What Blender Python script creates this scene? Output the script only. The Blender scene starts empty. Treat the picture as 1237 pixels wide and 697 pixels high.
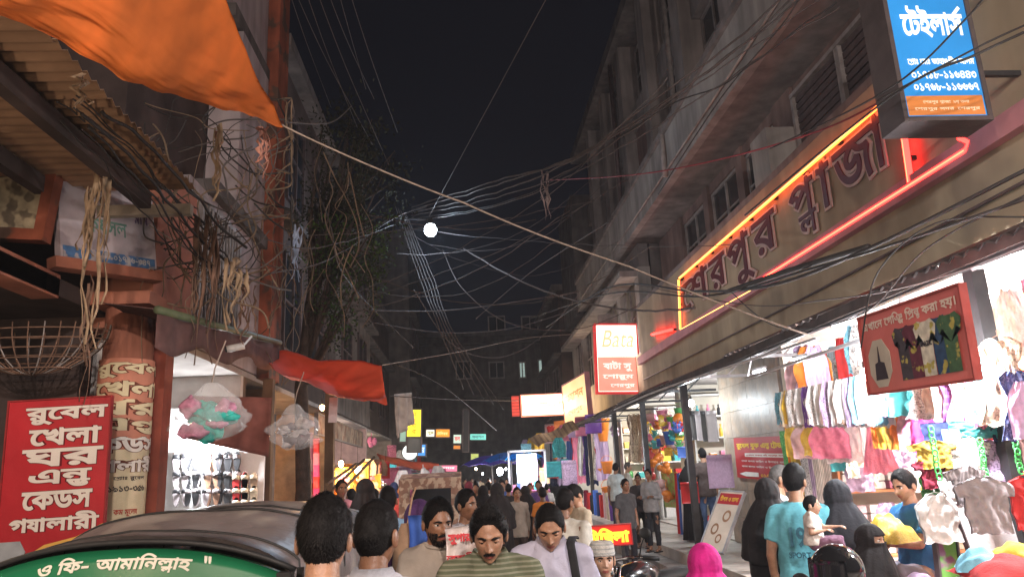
import bpy, math, random
import numpy as np
from mathutils import Vector, Matrix, noise
from mathutils.geometry import delaunay_2d_cdt
random.seed(7)
sc = bpy.context.scene
COL = sc.collection
R = math.radians
# ---------------------------------------------------------------- camera
FPX, CX, CY = 900.0, 618.5, 348.5
VP = (564.0, 570.0)
CAMZ = 1.8
_d = Vector((VP[0]-CX, -(VP[1]-CY), -FPX)).normalized()
_u = Vector((-.03, 1, 0)); _u = (_u - _u.dot(_d)*_d).normalized()
_x = _d.cross(_u)
ROT = Matrix((_x, _d, _u))
cam = bpy.data.cameras.new('camera'); cam.sensor_width = 36; cam.lens = 36*FPX/1237
cam.clip_end = 600; cam.clip_start = .05
camo = bpy.data.objects.new('camera', cam); COL.objects.link(camo)
camo.matrix_world = Matrix.Translation((0, 0, CAMZ)) @ ROT.to_4x4()
sc.camera = camo
C0 = Vector((0, 0, CAMZ))
def ray(px, py): return ROT @ Vector((px-CX, -(py-CY), -FPX))
def WX(px, py, X): r = ray(px, py); return C0 + r*(X/r.x)
def WY(px, py, Y): r = ray(px, py); return C0 + r*(Y/r.y)
def WZ(px, py, Z): r = ray(px, py); return C0 + r*((Z-CAMZ)/r.z)
# ---------------------------------------------------------------- night sky, faint moonlight
wd = bpy.data.worlds.new('World'); sc.world = wd; wd.use_nodes = True
nt = wd.node_tree
bg = nt.nodes['Background']
bg.inputs[0].default_value = (.0020, .0021, .0034, 1); bg.inputs[1].default_value = 1.0
sc.view_settings.view_transform = 'Standard'; sc.view_settings.look = 'None'
sc.view_settings.exposure = 0.9; sc.view_settings.gamma = 1.0
sc.cycles.max_bounces = 6; sc.cycles.diffuse_bounces = 3; sc.cycles.glossy_bounces = 3
sc.cycles.transparent_max_bounces = 12; sc.cycles.sample_clamp_indirect = 4.0
sc.cycles.caustics_reflective = False; sc.cycles.caustics_refractive = False
# ---------------------------------------------------------------- materials
_M = {}
def mat(name, col=(.5, .5, .5), rough=.75, var=.25, scale=6.0, bump=.15, metal=0.0, emit=None, es=1.0,
        alpha=1.0, trans=0.0, streak=0.0, stripes=None, spec=.3, sub=0.0, blotch=None):
    """Procedural material: base colour broken up by two noises, optional streaks, stripes, blotches."""
    if name in _M: return _M[name]
    m = bpy.data.materials.new(name); m.use_nodes = True; n = m.node_tree; N = n.nodes; L = n.links
    b = N['Principled BSDF']
    b.inputs['Roughness'].default_value = rough; b.inputs['Metallic'].default_value = metal
    b.inputs['Specular IOR Level'].default_value = spec
    tc = N.new('ShaderNodeTexCoord')
    ns = N.new('ShaderNodeTexNoise'); ns.inputs['Scale'].default_value = scale; ns.inputs['Detail'].default_value = 6
    L.new(tc.outputs['Object'], ns.inputs['Vector'])
    mr = N.new('ShaderNodeMapRange'); mr.inputs[1].default_value = .3; mr.inputs[2].default_value = .7
    mr.inputs[3].default_value = 1-var; mr.inputs[4].default_value = 1+var*.6
    L.new(ns.outputs['Fac'], mr.inputs[0])
    fac = mr.outputs[0]
    if streak > 0:
        mp = N.new('ShaderNodeMapping'); mp.inputs['Scale'].default_value = (2.6, 2.6, .45)
        L.new(tc.outputs['Object'], mp.inputs[0])
        n2 = N.new('ShaderNodeTexNoise'); n2.inputs['Scale'].default_value = 1.6; n2.inputs['Detail'].default_value = 5
        L.new(mp.outputs[0], n2.inputs['Vector'])
        m2 = N.new('ShaderNodeMapRange'); m2.inputs[1].default_value = .30; m2.inputs[2].default_value = .70
        m2.inputs[3].default_value = 1-streak; m2.inputs[4].default_value = 1.1
        L.new(n2.outputs['Fac'], m2.inputs[0])
        mm = N.new('ShaderNodeMath'); mm.operation = 'MULTIPLY'; L.new(fac, mm.inputs[0]); L.new(m2.outputs[0], mm.inputs[1])
        fac = mm.outputs[0]
    base = N.new('ShaderNodeRGB'); base.outputs[0].default_value = (*col, 1); src = base.outputs[0]
    if stripes:   # (colour, axis, frequency, duty)
        sx = N.new('ShaderNodeSeparateXYZ'); L.new(tc.outputs['Object'], sx.inputs[0])
        a = N.new('ShaderNodeMath'); a.operation = 'MULTIPLY'; a.inputs[1].default_value = stripes[2]
        L.new(sx.outputs[stripes[1]], a.inputs[0])
        f = N.new('ShaderNodeMath'); f.operation = 'FRACT'; L.new(a.outputs[0], f.inputs[0])
        g = N.new('ShaderNodeMath'); g.operation = 'LESS_THAN'; g.inputs[1].default_value = stripes[3]; L.new(f.outputs[0], g.inputs[0])
        mx = N.new('ShaderNodeMix'); mx.data_type = 'RGBA'; L.new(g.outputs[0], mx.inputs[0])
        L.new(src, mx.inputs[6]); mx.inputs[7].default_value = (*stripes[0], 1); src = mx.outputs[2]
    if blotch:    # (colour, scale, threshold)
        vo = N.new('ShaderNodeTexNoise'); vo.inputs['Scale'].default_value = blotch[1]; vo.inputs['Detail'].default_value = 2
        L.new(tc.outputs['Object'], vo.inputs['Vector'])
        g = N.new('ShaderNodeMapRange'); g.inputs[1].default_value = blotch[2]-.03; g.inputs[2].default_value = blotch[2]+.03
        L.new(vo.outputs['Fac'], g.inputs[0])
        mx = N.new('ShaderNodeMix'); mx.data_type = 'RGBA'; L.new(g.outputs[0], mx.inputs[0])
        L.new(src, mx.inputs[6]); mx.inputs[7].default_value = (*blotch[0], 1); src = mx.outputs[2]
    vm = N.new('ShaderNodeVectorMath'); vm.operation = 'SCALE'; L.new(src, vm.inputs[0]); L.new(fac, vm.inputs['Scale'])
    L.new(vm.outputs[0], b.inputs['Base Color'])
    if bump > 0:
        nb = N.new('ShaderNodeTexNoise'); nb.inputs['Scale'].default_value = scale*4; nb.inputs['Detail'].default_value = 4
        L.new(tc.outputs['Object'], nb.inputs['Vector'])
        bp = N.new('ShaderNodeBump'); bp.inputs['Strength'].default_value = bump; bp.inputs['Distance'].default_value = .02
        L.new(nb.outputs['Fac'], bp.inputs['Height']); L.new(bp.outputs[0], b.inputs['Normal'])
    if emit is not None:
        b.inputs['Emission Color'].default_value = (*emit, 1); b.inputs['Emission Strength'].default_value = es
        if es > 0 and (var > 0 or stripes or blotch) and emit == col:
            L.new(vm.outputs[0], b.inputs['Emission Color'])
    b.inputs['Alpha'].default_value = alpha
    b.inputs['Transmission Weight'].default_value = trans
    if sub > 0:
        b.inputs['Subsurface Weight'].default_value = sub; b.inputs['Subsurface Radius'].default_value = (.02, .008, .004)
    _M[name] = m
    return m
def cloth(col, name=None, **k):
    nm = name or 'cloth_%02x%02x%02x' % tuple(int(min(1, c)*255) for c in col)
    k.setdefault('rough', .85); k.setdefault('scale', 9); k.setdefault('bump', .25)
    return mat(nm, col, **k)
def translucent_cloth(name, col, amt=.35, **k):
    if name in _M: return _M[name]
    m = mat(name, col, **k); n = m.node_tree; N = n.nodes; L = n.links
    b = N['Principled BSDF']; tr = N.new('ShaderNodeBsdfTranslucent'); mx = N.new('ShaderNodeMixShader'); mx.inputs[0].default_value = amt
    src = b.inputs['Base Color'].links[0].from_socket; L.new(src, tr.inputs[0])
    L.new(b.outputs[0], mx.inputs[1]); L.new(tr.outputs[0], mx.inputs[2]); L.new(mx.outputs[0], N['Material Output'].inputs[0])
    return m
def clear_plastic(name='clear_plastic', tint=(.9, .92, .95), amt=.28):
    if name in _M: return _M[name]
    m = bpy.data.materials.new(name); m.use_nodes = True; N = m.node_tree.nodes; L = m.node_tree.links
    b = N['Principled BSDF']; b.inputs['Base Color'].default_value = (*tint, 1); b.inputs['Roughness'].default_value = .08
    tc = N.new('ShaderNodeTexCoord'); ns = N.new('ShaderNodeTexNoise'); ns.inputs['Scale'].default_value = 18
    L.new(tc.outputs['Object'], ns.inputs['Vector']); bp = N.new('ShaderNodeBump'); bp.inputs['Strength'].default_value = .8
    L.new(ns.outputs['Fac'], bp.inputs['Height']); L.new(bp.outputs[0], b.inputs['Normal'])
    t = N.new('ShaderNodeBsdfTransparent'); mx = N.new('ShaderNodeMixShader'); mx.inputs[0].default_value = amt
    L.new(t.outputs[0], mx.inputs[1]); L.new(b.outputs[0], mx.inputs[2]); L.new(mx.outputs[0], N['Material Output'].inputs[0])
    _M[name] = m; return m
def glow(name, col, s): return mat(name, col, var=0, bump=0, emit=col, es=s)
# ---------------------------------------------------------------- object helpers
def tag(o, label, cat, group=None):
    o['label'] = label; o['category'] = cat
    if group: o['group'] = group
    return o
def thing(name, label, cat, loc=(0, 0, 0), rz=0.0, group=None, mw=None):
    o = bpy.data.objects.new(name, None); COL.objects.link(o); o.empty_display_size = .1
    if mw is not None: o.matrix_world = mw
    else: o.location = loc; o.rotation_euler = (0, 0, rz)
    return tag(o, label, cat, group)
def link(name, me, parent=None, mats=None):
    o = bpy.data.objects.new(name, me); COL.objects.link(o)
    if parent is not None: o.parent = parent
    return o
def copy_tree(o, parent=None):
    c = o.copy(); COL.objects.link(c)
    if parent is not None: c.parent = parent; c.matrix_parent_inverse = o.matrix_parent_inverse
    for ch in o.children: copy_tree(ch, c)
    return c
class MB:
    """Collects faces; build() links them as one mesh object."""
    def __init__(s): s.v = []; s.f = []; s.m = []; s.mi = 0
    def add(s, vs, fs):
        b = len(s.v); s.v += [tuple(p) for p in vs]
        s.f += [tuple(b+i for i in f) for f in fs]; s.m += [s.mi]*len(fs); return s
    def box(s, x0, x1, y0, y1, z0, z1):
        return s.add([(x0,y0,z0),(x1,y0,z0),(x1,y1,z0),(x0,y1,z0),(x0,y0,z1),(x1,y0,z1),(x1,y1,z1),(x0,y1,z1)],
                     [(0,3,2,1),(4,5,6,7),(0,1,5,4),(1,2,6,5),(2,3,7,6),(3,0,4,7)])
    def bar(s, p, q, w, h=None, up=(0, 0, 1)):
        h = h or w; p = Vector(p); q = Vector(q); d = (q-p).normalized(); u = Vector(up)
        if abs(d.dot(u)) > .98: u = Vector((1, 0, 0))
        a = d.cross(u).normalized()*w/2; b = a.cross(d).normalized()*h/2
        return s.add([p-a-b, p+a-b, p+a+b, p-a+b, q-a-b, q+a-b, q+a+b, q-a+b],
                     [(0,3,2,1),(4,5,6,7),(0,1,5,4),(1,2,6,5),(2,3,7,6),(3,0,4,7)])
    def tube(s, pts, r, n=8, caps=True):
        pts = [Vector(p) for p in pts]; rs = r if isinstance(r, (list, tuple)) else [r]*len(pts)
        ref = None; rings = []
        for i, p in enumerate(pts):
            d = (pts[min(i+1, len(pts)-1)]-pts[max(i-1, 0)])
            d = d.normalized() if d.length > 1e-9 else Vector((0, 0, 1))
            if ref is None: ref = d.orthogonal().normalized()
            ref = (ref-ref.dot(d)*d); ref = ref.normalized() if ref.length > 1e-6 else d.orthogonal().normalized()
            w = d.cross(ref)
            rings.append([p+rs[i]*(math.cos(2*math.pi*k/n)*ref+math.sin(2*math.pi*k/n)*w) for k in range(n)])
        vs = [v for g in rings for v in g]; fs = []
        for i in range(len(pts)-1):
            for k in range(n):
                fs.append((i*n+k, i*n+(k+1) % n, (i+1)*n+(k+1) % n, (i+1)*n+k))
        if caps: fs.append(tuple(reversed(range(n)))); fs.append(tuple((len(pts)-1)*n+k for k in range(n)))
        return s.add(vs, fs)
    def capsule(s, p, q, r1, r2, n=12):
        p = Vector(p); q = Vector(q); d = (q-p); l = d.length; d = d.normalized() if l > 1e-6 else Vector((0, 0, 1))
        pts = []; rs = []
        for a in (.1, .45, .75, 1): pts.append(p-d*r1*math.cos(a*math.pi/2)); rs.append(r1*math.sin(a*math.pi/2))
        for a in (1, .75, .45, .1): pts.append(q+d*r2*math.cos(a*math.pi/2)); rs.append(r2*math.sin(a*math.pi/2))
        return s.tube(pts, rs, n)
    def ell(s, c, r, n=14, m=9):
        c = Vector(c); r = Vector(r) if not isinstance(r, (int, float)) else Vector((r, r, r)); vs = [(c.x, c.y, c.z+r.z)]; fs = []
        for i in range(1, m):
            t = math.pi*i/m
            for k in range(n):
                a = 2*math.pi*k/n
                vs.append((c.x+r.x*math.sin(t)*math.cos(a), c.y+r.y*math.sin(t)*math.sin(a), c.z+r.z*math.cos(t)))
        vs.append((c.x, c.y, c.z-r.z)); e = len(vs)-1
        for k in range(n):
            fs.append((0, 1+k, 1+(k+1) % n)); fs.append((e, e-n+(k+1) % n, e-n+k))
            for i in range(m-2): b = 1+i*n; fs.append((b+k, b+n+k, b+n+(k+1) % n, b+(k+1) % n))
        return s.add(vs, fs)
    def loft(s, rings, n=20, caps=True, fold=0.0, nf=9, ph=0.0):
        """rings: (z, rx, ry, cx, cy[, fold scale])"""
        vs = []; fs = []
        for g in rings:
            z, rx, ry, cx, cy = g[:5]; fk = g[5] if len(g) > 5 else 1
            for k in range(n):
                a = 2*math.pi*k/n; w = 1+fold*fk*math.sin(nf*a+ph+z*2)+fold*.5*fk*math.sin((nf*2+1)*a+ph*2)
                vs.append((cx+rx*w*math.cos(a), cy+ry*w*math.sin(a), z))
        for i in range(len(rings)-1):
            for k in range(n): fs.append((i*n+k, i*n+(k+1) % n, (i+1)*n+(k+1) % n, (i+1)*n+k))
        if caps: fs.append(tuple(reversed(range(n)))); fs.append(tuple((len(rings)-1)*n+k for k in range(n)))
        return s.add(vs, fs)
    def grid(s, fn, nu, nv):
        vs = [fn(i/nu, j/nv) for j in range(nv+1) for i in range(nu+1)]
        return s.add(vs, [(j*(nu+1)+i, j*(nu+1)+i+1, (j+1)*(nu+1)+i+1, (j+1)*(nu+1)+i) for j in range(nv) for i in range(nu)])
    def slab(s, fn, nu, nv, th):
        """closed thin solid over a surface function; th = offset vector"""
        t = Vector(th); b = len(s.v); s.grid(fn, nu, nv); c = len(s.v)
        s.grid(lambda u, v: tuple(Vector(fn(u, v))+t), nu, nv)
        bd = [j for j in range(nu+1)] + [(nu+1)*j+nu for j in range(1, nv+1)] + [(nu+1)*nv+nu-j for j in range(1, nu+1)] + [(nu+1)*(nv-j) for j in range(1, nv)]
        for i in range(len(bd)):
            p, q = bd[i], bd[(i+1) % len(bd)]; s.f.append((b+p, b+q, c+q, c+p)); s.m.append(s.mi)
        return s
    def mesh(s, name, mats, smooth=True):
        me = bpy.data.meshes.new(name); me.from_pydata(s.v, [], s.f)
        for m in (mats if isinstance(mats, (list, tuple)) else [mats]): me.materials.append(m)
        if any(s.m): me.polygons.foreach_set('material_index', s.m)
        if smooth: me.shade_smooth()
        me.update(); return me
    def build(s, name, mats, parent=None, smooth=False, kind=None, off=None):
        if off is not None: o3 = Vector(off); s.v = [tuple(Vector(p)-o3) for p in s.v]
        o = link(name, s.mesh(name, mats, smooth), parent)
        if kind: o['kind'] = kind
        if parent is None and off is not None: o.location = off
        return o
def structure(name, mb, m, smooth=False):
    o = mb.build(name, m, smooth=smooth); o['kind'] = 'structure'; return o
def lamp(name, parent, loc, power, col=(1, 1, 1), rad=.05, kind='POINT', rot=None, size=None, spread=None):
    l = bpy.data.lights.new(name, kind); l.energy = power; l.color = col
    if kind == 'POINT': l.shadow_soft_size = rad
    if kind == 'AREA': l.shape = 'RECTANGLE'; l.size, l.size_y = size
    if kind == 'SPOT': l.shadow_soft_size = rad; l.spot_size = R(spread or 120); l.spot_blend = .6
    o = bpy.data.objects.new(name, l); COL.objects.link(o)
    if parent: o.parent = parent
    o.location = loc
    if rot: o.rotation_euler = rot
    return o
def plane_frame(TL, TR, BL):
    """local frame of a flat board given in world corners: origin bottom-left, x right, y up, z to the front"""
    TL, TR, BL = Vector(TL), Vector(TR), Vector(BL)
    x = (TR-TL); w = x.length; x.normalize(); y = (TL-BL); y = y-y.dot(x)*x; h = y.length; y.normalize(); z = x.cross(y)
    m = Matrix((x, y, z)).transposed().to_4x4(); m.translation = TL-y*h
    return m, w, h
# ---------------------------------------------------------------- lettering (built-in font outlines turned into meshes)
_G = {}
def raw_glyphs(text):
    if text in _G: return _G[text]
    c = bpy.data.curves.new('t', 'FONT'); c.body = text; o = bpy.data.objects.new('t', c); COL.objects.link(o)
    dg = bpy.context.evaluated_depsgraph_get(); cu = o.evaluated_get(dg).to_curve(dg, apply_modifiers=False)
    cs = []; xm = 0
    for sp in cu.splines:
        bp = sp.bezier_points; n = len(bp); pl = []
        for i in range(n):
            a, b = bp[i], bp[(i+1) % n]
            straight = (a.handle_right-a.co).length < 1e-4 and (b.handle_left-b.co).length < 1e-4 or \
                abs((b.co-a.co).cross(a.handle_right-a.co).length)+abs((b.co-a.co).cross(b.handle_left-a.co).length) < 1e-5
            k = 1 if straight else 3
            for j in range(k):
                t = j/k; p = (1-t)**3*a.co+3*(1-t)**2*t*a.handle_right+3*(1-t)*t*t*b.handle_left+t**3*b.co
                if not pl or (p.xy-Vector(pl[-1])).length > 1e-4: pl.append((p.x, p.y))
        if len(pl) > 2: cs.append(pl); xm = max(xm, max(q[0] for q in pl))
    o.evaluated_get(dg).to_curve_clear(); bpy.data.objects.remove(o); bpy.data.curves.remove(c)
    _G[text] = (cs, xm); return _G[text]
def adv(t):
    if t == '': return 0
    return raw_glyphs(t+'ল')[1]-raw_glyphs('ল')[1] if ord(t[-1]) > 0x900 else raw_glyphs(t)[1]
def layout(spec):
    """spec: text in visual order, {a/b}: b small under a, {'a}: stroke above, {,a}: stroke below, {ya}: narrow form"""
    out = []; own = []; x = 0; i = 0; toks = []; buf = ''
    while i < len(spec):
        if spec[i] in '{ -':
            if buf: toks.append(buf); buf = ''
        if spec[i] == '{': j = spec.index('}', i); toks.append('{'+spec[i+1:j]); i = j+1
        elif spec[i] in ' -': toks.append(spec[i]); i += 1
        else: buf += spec[i]; i += 1
    if buf: toks.append(buf)
    def put(cs, dx, dy=0, sx=1, sy=1):
        for c in cs: out.append([(px*sx+dx, py*sy+dy) for px, py in c])
    for t in toks:
        if t == ' ': x += .3; continue
        if t == '-': own.append([(x+.08, .22), (x+.38, .22), (x+.38, .31), (x+.08, .31)]); x += .45; continue
        if t[0] != '{': put(raw_glyphs(t)[0], x); x += adv(t); continue
        t = t[1:]; w = adv(t.split('/')[0].lstrip("',y"))
        if '/' in t:
            a, b = t.split('/'); put(raw_glyphs(a)[0], x, .13, 1, .78)
            put(raw_glyphs(b)[0], x+w-adv(b)*.62-.02, -.2, .62, .5); x += w
        elif t[0] == "'":
            put(raw_glyphs(t[1:])[0], x); own.append([(x+w*.42, .67), (x+w*.5, .63), (x+w*.98, .84), (x+w*.9, .88)]); x += w
        elif t[0] == ',':
            put(raw_glyphs(t[1:])[0], x); own.append([(x+w*.1, -.03), (x+w*.15, -.1), (x+w*.9, .08), (x+w*.86, .15)]); x += w
        elif t[0] == 'y':
            put(raw_glyphs(t[1:])[0], x-.02, 0, .7, 1); x += w*.7-.03
    big = max(out, key=lambda c: abs(area2(c)))
    for p in own: out.append(p if area2(p)*area2(big) > 0 else p[::-1])
    return out, x
def area2(p): return sum(p[i][0]*p[(i+1) % len(p)][1]-p[(i+1) % len(p)][0]*p[i][1] for i in range(len(p)))
_T = {}
def text_tris(spec, bold=0.0, shear=0.0):
    key = (spec, bold, shear)
    if key in _T: return _T[key]
    cs, w = layout(spec)
    # orientation: the widest contour is an outer one
    big = max(cs, key=lambda c: abs(area2(c))); sg = 1 if area2(big) > 0 else -1
    res = []
    for c in cs:
        n = len(c); q = []
        for i in range(n):
            a, b, d = Vector(c[i-1]), Vector(c[i]), Vector(c[(i+1) % n])
            e1 = (b-a); e2 = (d-b)
            if e1.length < 1e-7 or e2.length < 1e-7: continue
            e1.normalize(); e2.normalize()
            nn = Vector((e1.y+e2.y, -(e1.x+e2.x)))*sg
            if nn.length < 1e-3: nn = Vector((e1.y, -e1.x))*sg
            nn.normalize(); k = max(.5, nn.dot(Vector((e1.y, -e1.x))*sg)); p = b+nn*min(bold/k, bold*1.6)
            q.append((p.x+shear*p.y, p.y))
        if len(q) > 2: res.append(q)
    pts = []; edges = []
    for q in res:
        b = len(pts); pts += [Vector(p) for p in q]; edges += [(b+i, b+(i+1) % len(q)) for i in range(len(q))]
    ov, oe, of, *_ = delaunay_2d_cdt(pts, edges, [], 0, 1e-5)
    V = np.array([tuple(p) for p in ov]); F = [tuple(f) for f in of]
    cen = np.array([V[list(f)].mean(axis=0) for f in F]); wn = np.zeros(len(F))
    for q in res:
        A = np.array(q); B = np.roll(A, -1, axis=0)
        for a, b in zip(A, B):
            if a[1] == b[1]: continue
            up = (a[1] <= cen[:, 1]) & (b[1] > cen[:, 1]); dn = (a[1] > cen[:, 1]) & (b[1] <= cen[:, 1])
            s = (b[0]-a[0])*(cen[:, 1]-a[1])-(cen[:, 0]-a[0])*(b[1]-a[1])
            wn += (up & (s > 0)).astype(int); wn -= (dn & (s < 0)).astype(int)
    keep = [f for f, k in zip(F, wn) if k*sg > 0]
    xs = V[:, 0]; ys = V[:, 1]
    _T[key] = (V, keep, (xs.min(), xs.max(), ys.min(), ys.max())); return _T[key]
def letters(spec, x0, y0, x1, y1, m, parent, bold=.0, z=.004, ext=0.0, name='lettering', shear=0.0, ref=None, warp=None):
    V, F, bb = text_tris(spec, bold, shear); rb = ref or bb
    sx = (x1-x0)/(rb[1]-rb[0]); sy = (y1-y0)/(rb[3]-rb[2])
    used = sorted({i for f in F for i in f}); mp = {i: k for k, i in enumerate(used)}
    P = []
    for i in used:
        p = (x0+(V[i][0]-rb[0])*sx, y0+(V[i][1]-rb[2])*sy, z)
        P.append(warp(p) if warp else p)
    F2 = [tuple(mp[i] for i in f) for f in F]
    mb = MB()
    if ext > 0:
        n = len(P); mb.add(P + [(p[0], p[1], p[2]-ext) for p in P], F2)
        ec = {}
        for f in F2:
            for i in range(len(f)): ec[(f[i], f[(i+1) % len(f)])] = 1
        side = [(b, a, a+n, b+n) for (a, b) in ec if (b, a) not in ec]
        mb.f += side; mb.m += [0]*len(side)
    else: mb.add(P, F2)
    return mb.build(name, m, parent), bb
# ================================================================ ground
m_road = mat('wet_dark_asphalt', (.05, .047, .045), rough=.55, var=.5, scale=1.5, bump=.6, blotch=((.03, .028, .027), 2.2, .56))
m_conc = mat('dirty_concrete', (.3, .27, .25), rough=.85, var=.4, scale=2.2, bump=.4, streak=.35)
m_darkc = mat('sooty_concrete', (.13, .115, .11), rough=.9, var=.45, scale=2, bump=.4, streak=.4)
m_tile = mat('worn_floor_tile', (.42, .38, .34), rough=.4, var=.3, scale=3, bump=.1)
structure('ground', MB().box(-60, 60, -30, 90, -.5, -.02), mat('dark_soil', (.06, .05, .045), scale=.6))
structure('street', MB().box(-3.0, 2.55, -6, 45, -.2, 0.0), m_road)
structure('left_pavement', MB().box(-9, -3.0, -6, 45, -.2, .13), m_conc)
st = MB()
st.box(2.55, 2.85, -6, 45, -.2, .17); st.box(2.85, 3.15, -6, 45, -.2, .34)
structure('shop_steps', st, m_conc)
structure('raised_walkway', MB().box(3.15, 9, -6, 45, -.2, .5), m_tile)
# ================================================================ right: the plaza building
m_fas = mat('buff_plaster_fascia', (.40, .335, .235), rough=.85, var=.22, scale=1.1, bump=.25, streak=.12, blotch=((.30, .25, .18), .9, .60))
m_pink = mat('pink_painted_ledge', (.62, .28, .32), rough=.7, var=.2, scale=3)
m_grey = mat('pale_grey_plaster', (.36, .33, .31), rough=.88, var=.35, scale=1.0, bump=.35, streak=.35)
m_mauve = mat('mauve_grey_plaster', (.24, .21, .20), rough=.88, var=.35, scale=1.0, bump=.3, streak=.4)
m_brn = mat('brown_stained_plaster', (.20, .135, .12), rough=.88, var=.35, scale=1.4, bump=.3, streak=.4)
m_dark = mat('recess_shade', (.025, .022, .022), rough=.8, var=.3)
m_fr = mat('weathered_window_frame', (.30, .27, .26), rough=.6, metal=.3, var=.3)
m_glassd = mat('dark_window_glass', (.02, .022, .025), rough=.12, var=.2, bump=.05, spec=.6)
m_glassw = mat('curtained_window_glass', (.28, .24, .18), rough=.3, var=.3, bump=.05, spec=.5, stripes=((.16, .13, .10), 1, 9, .4))
m_slat = mat('brown_shutter_slat', (.085, .06, .06), rough=.6, metal=.2, var=.3)
FX = 4.3
pl = thing('plaza_building', 'buff and grey plaza building with a neon framed name above the shops', 'building', (FX, 10, 0))
O = (FX, 10, 0)
MB().box(4.3, 4.55, 2.5, 17.7, 3.4, 5.5).build('fascia', m_fas, pl, off=O)
MB().box(4.2, 4.296, 2.5, 17.75, 4.12, 4.3).build('ledge', m_pink, pl, off=O)
MB().box(4.3, 5.3, 2.5, 17.7, 5.503, 5.6).build('canopy_top', m_mauve, pl, off=O)
w = MB()
for a, b in ((2.5, 5.6), (9.9, 10.6), (12.0, 12.3), (13.9, 14.2), (15.8, 17.7)): w.box(5.0, 5.3, a, b, 5.603, 7.2)
w.box(5.05, 5.3, 5.6, 17.7, 5.603, 5.75); w.box(5.05, 5.3, 5.6, 17.7, 7.0, 7.2)
w.build('upper_wall', m_brn, pl, off=O)
MB().box(5.35, 5.5, 2.5, 17.7, 5.6, 7.2).build('room_shade_sheet', m_dark, pl, off=O)  # near-black sheet stands in for the shade behind the upper windows
def window(par, off, x, y0, y1, z0, z1, side=1, glass=None, nv=2, nh=1, name='window'):
    """a framed window in a wall facing -X (side=1) or +X (side=-1) at plane x"""
    t = .06; f = MB(); s = side
    def bx(mb, xa, xb, *r): mb.box(min(xa, xb), max(xa, xb), *r)
    bx(f, x-s*.02, x+s*.06, y0, y1, z0, z0+t); bx(f, x-s*.02, x+s*.06, y0, y1, z1-t, z1)
    for k in range(nv+1):
        yy = y0+(y1-y0-t)*k/nv; bx(f, x-s*.015, x+s*.055, yy, yy+t, z0+t, z1-t)
    for k in range(1, nh+1):
        zz = z0+(z1-z0)*k/(nh+1); bx(f, x-s*.01, x+s*.05, y0+t, y1-t, zz, zz+.035)
    fo = f.build(name, m_fr, par, off=off)
    for k in range(nv):
        ya = y0+(y1-y0-t)*k/nv+t; yb = y0+(y1-y0-t)*(k+1)/nv
        g = MB(); bx(g, x+s*.02, x+s*.03, ya, yb, z0+t, z1-t)
        go = g.build('pane', (glass or m_glassd) if k % 2 == 0 or glass is None else glass, fo, off=(0, 0, 0))
        for vtx in go.data.vertices: vtx.co -= Vector(off)
    return fo
for a, b in ((12.3, 13.9), (10.6, 12.0), (14.2, 15.8)): window(pl, O, 5.1, a, b, 5.75, 7.0, 1, m_glassd, 2, 1)
for a, b in ((5.7, 7.05), (7.1, 8.45), (8.5, 9.85)):     # roller shutters, every slat its own piece
    fr = MB(); fr.box(4.98, 5.1, a-.03, a+.03, 5.75, 7.0); fr.box(4.98, 5.1, b-.03, b+.03, 5.75, 7.0); fr.box(4.97, 5.1, a-.03, b+.03, 6.98, 7.04)
    sh = fr.build('roller_shutter', m_fr, pl, off=O)
    me = None
    for k in range(11):
        z = 5.78+k*.11
        if me is None:
            q = MB().box(0, .035, 0, b-a-.08, 0, .085); me = q.mesh('slat', m_slat, False)
        s_ = link('slat', me, sh); s_.location = (5.03-FX, a+.04-10, z)
# stair-side box between the windows and shutters
q = MB().box(4.55, 5.05, 9.9, 10.5, 5.603, 6.55); q.build('air_duct_box', m_grey, pl, off=O)
# balcony slab
MB().box(4.15, 4.3, 2.5, 26, 7.2, 8.3).build('balcony_parapet', m_grey, pl, off=O)
MB().box(4.3, 5.6, 2.5, 26, 7.203, 7.35).build('balcony_slab', m_mauve, pl, off=O)
MB().box(4.08, 4.148, 2.5, 26, 8.18, 8.3).build('parapet_coping', m_mauve, pl, off=O)
# floors above: piers, spandrels and recessed windows
y = 2.6; ys = []
while y < 26: ys.append(y); y += 2.6
for y in ys: MB().box(4.5, 5.0, y, y+.55, 8.31, 13.0).build('pier', m_mauve, pl, off=O)
MB().box(4.75, 5.2, 2.5, 26, 8.31, 9.0).build('spandrel', m_brn, pl, off=O)
MB().box(4.76, 5.2, 2.5, 26, 10.4, 11.1).build('spandrel', m_mauve, pl, off=O)
MB().box(4.3, 5.6, 2.4, 26.3, 13.0, 13.35).build('roof_cornice', m_darkc, pl, off=O)
MB().box(5.3, 12, 2.5, 26, 5.603, 13.0).build('rear_mass', m_darkc, pl, off=O)
for y in ys[:-1]:
    if int(y*10) % 3 == 0:
        MB().box(4.8, 5.0, y+.55, y+2.6, 9.003, 10.397).build('infill_wall', m_brn, pl, off=O)
    else: window(pl, O, 4.95, y+.6, y+2.55, 9.01, 10.39, 1, m_glassd, 3, 1)
    window(pl, O, 4.95, y+.6, y+2.55, 11.11, 12.8, 1, m_glassd, 2, 1)
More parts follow.
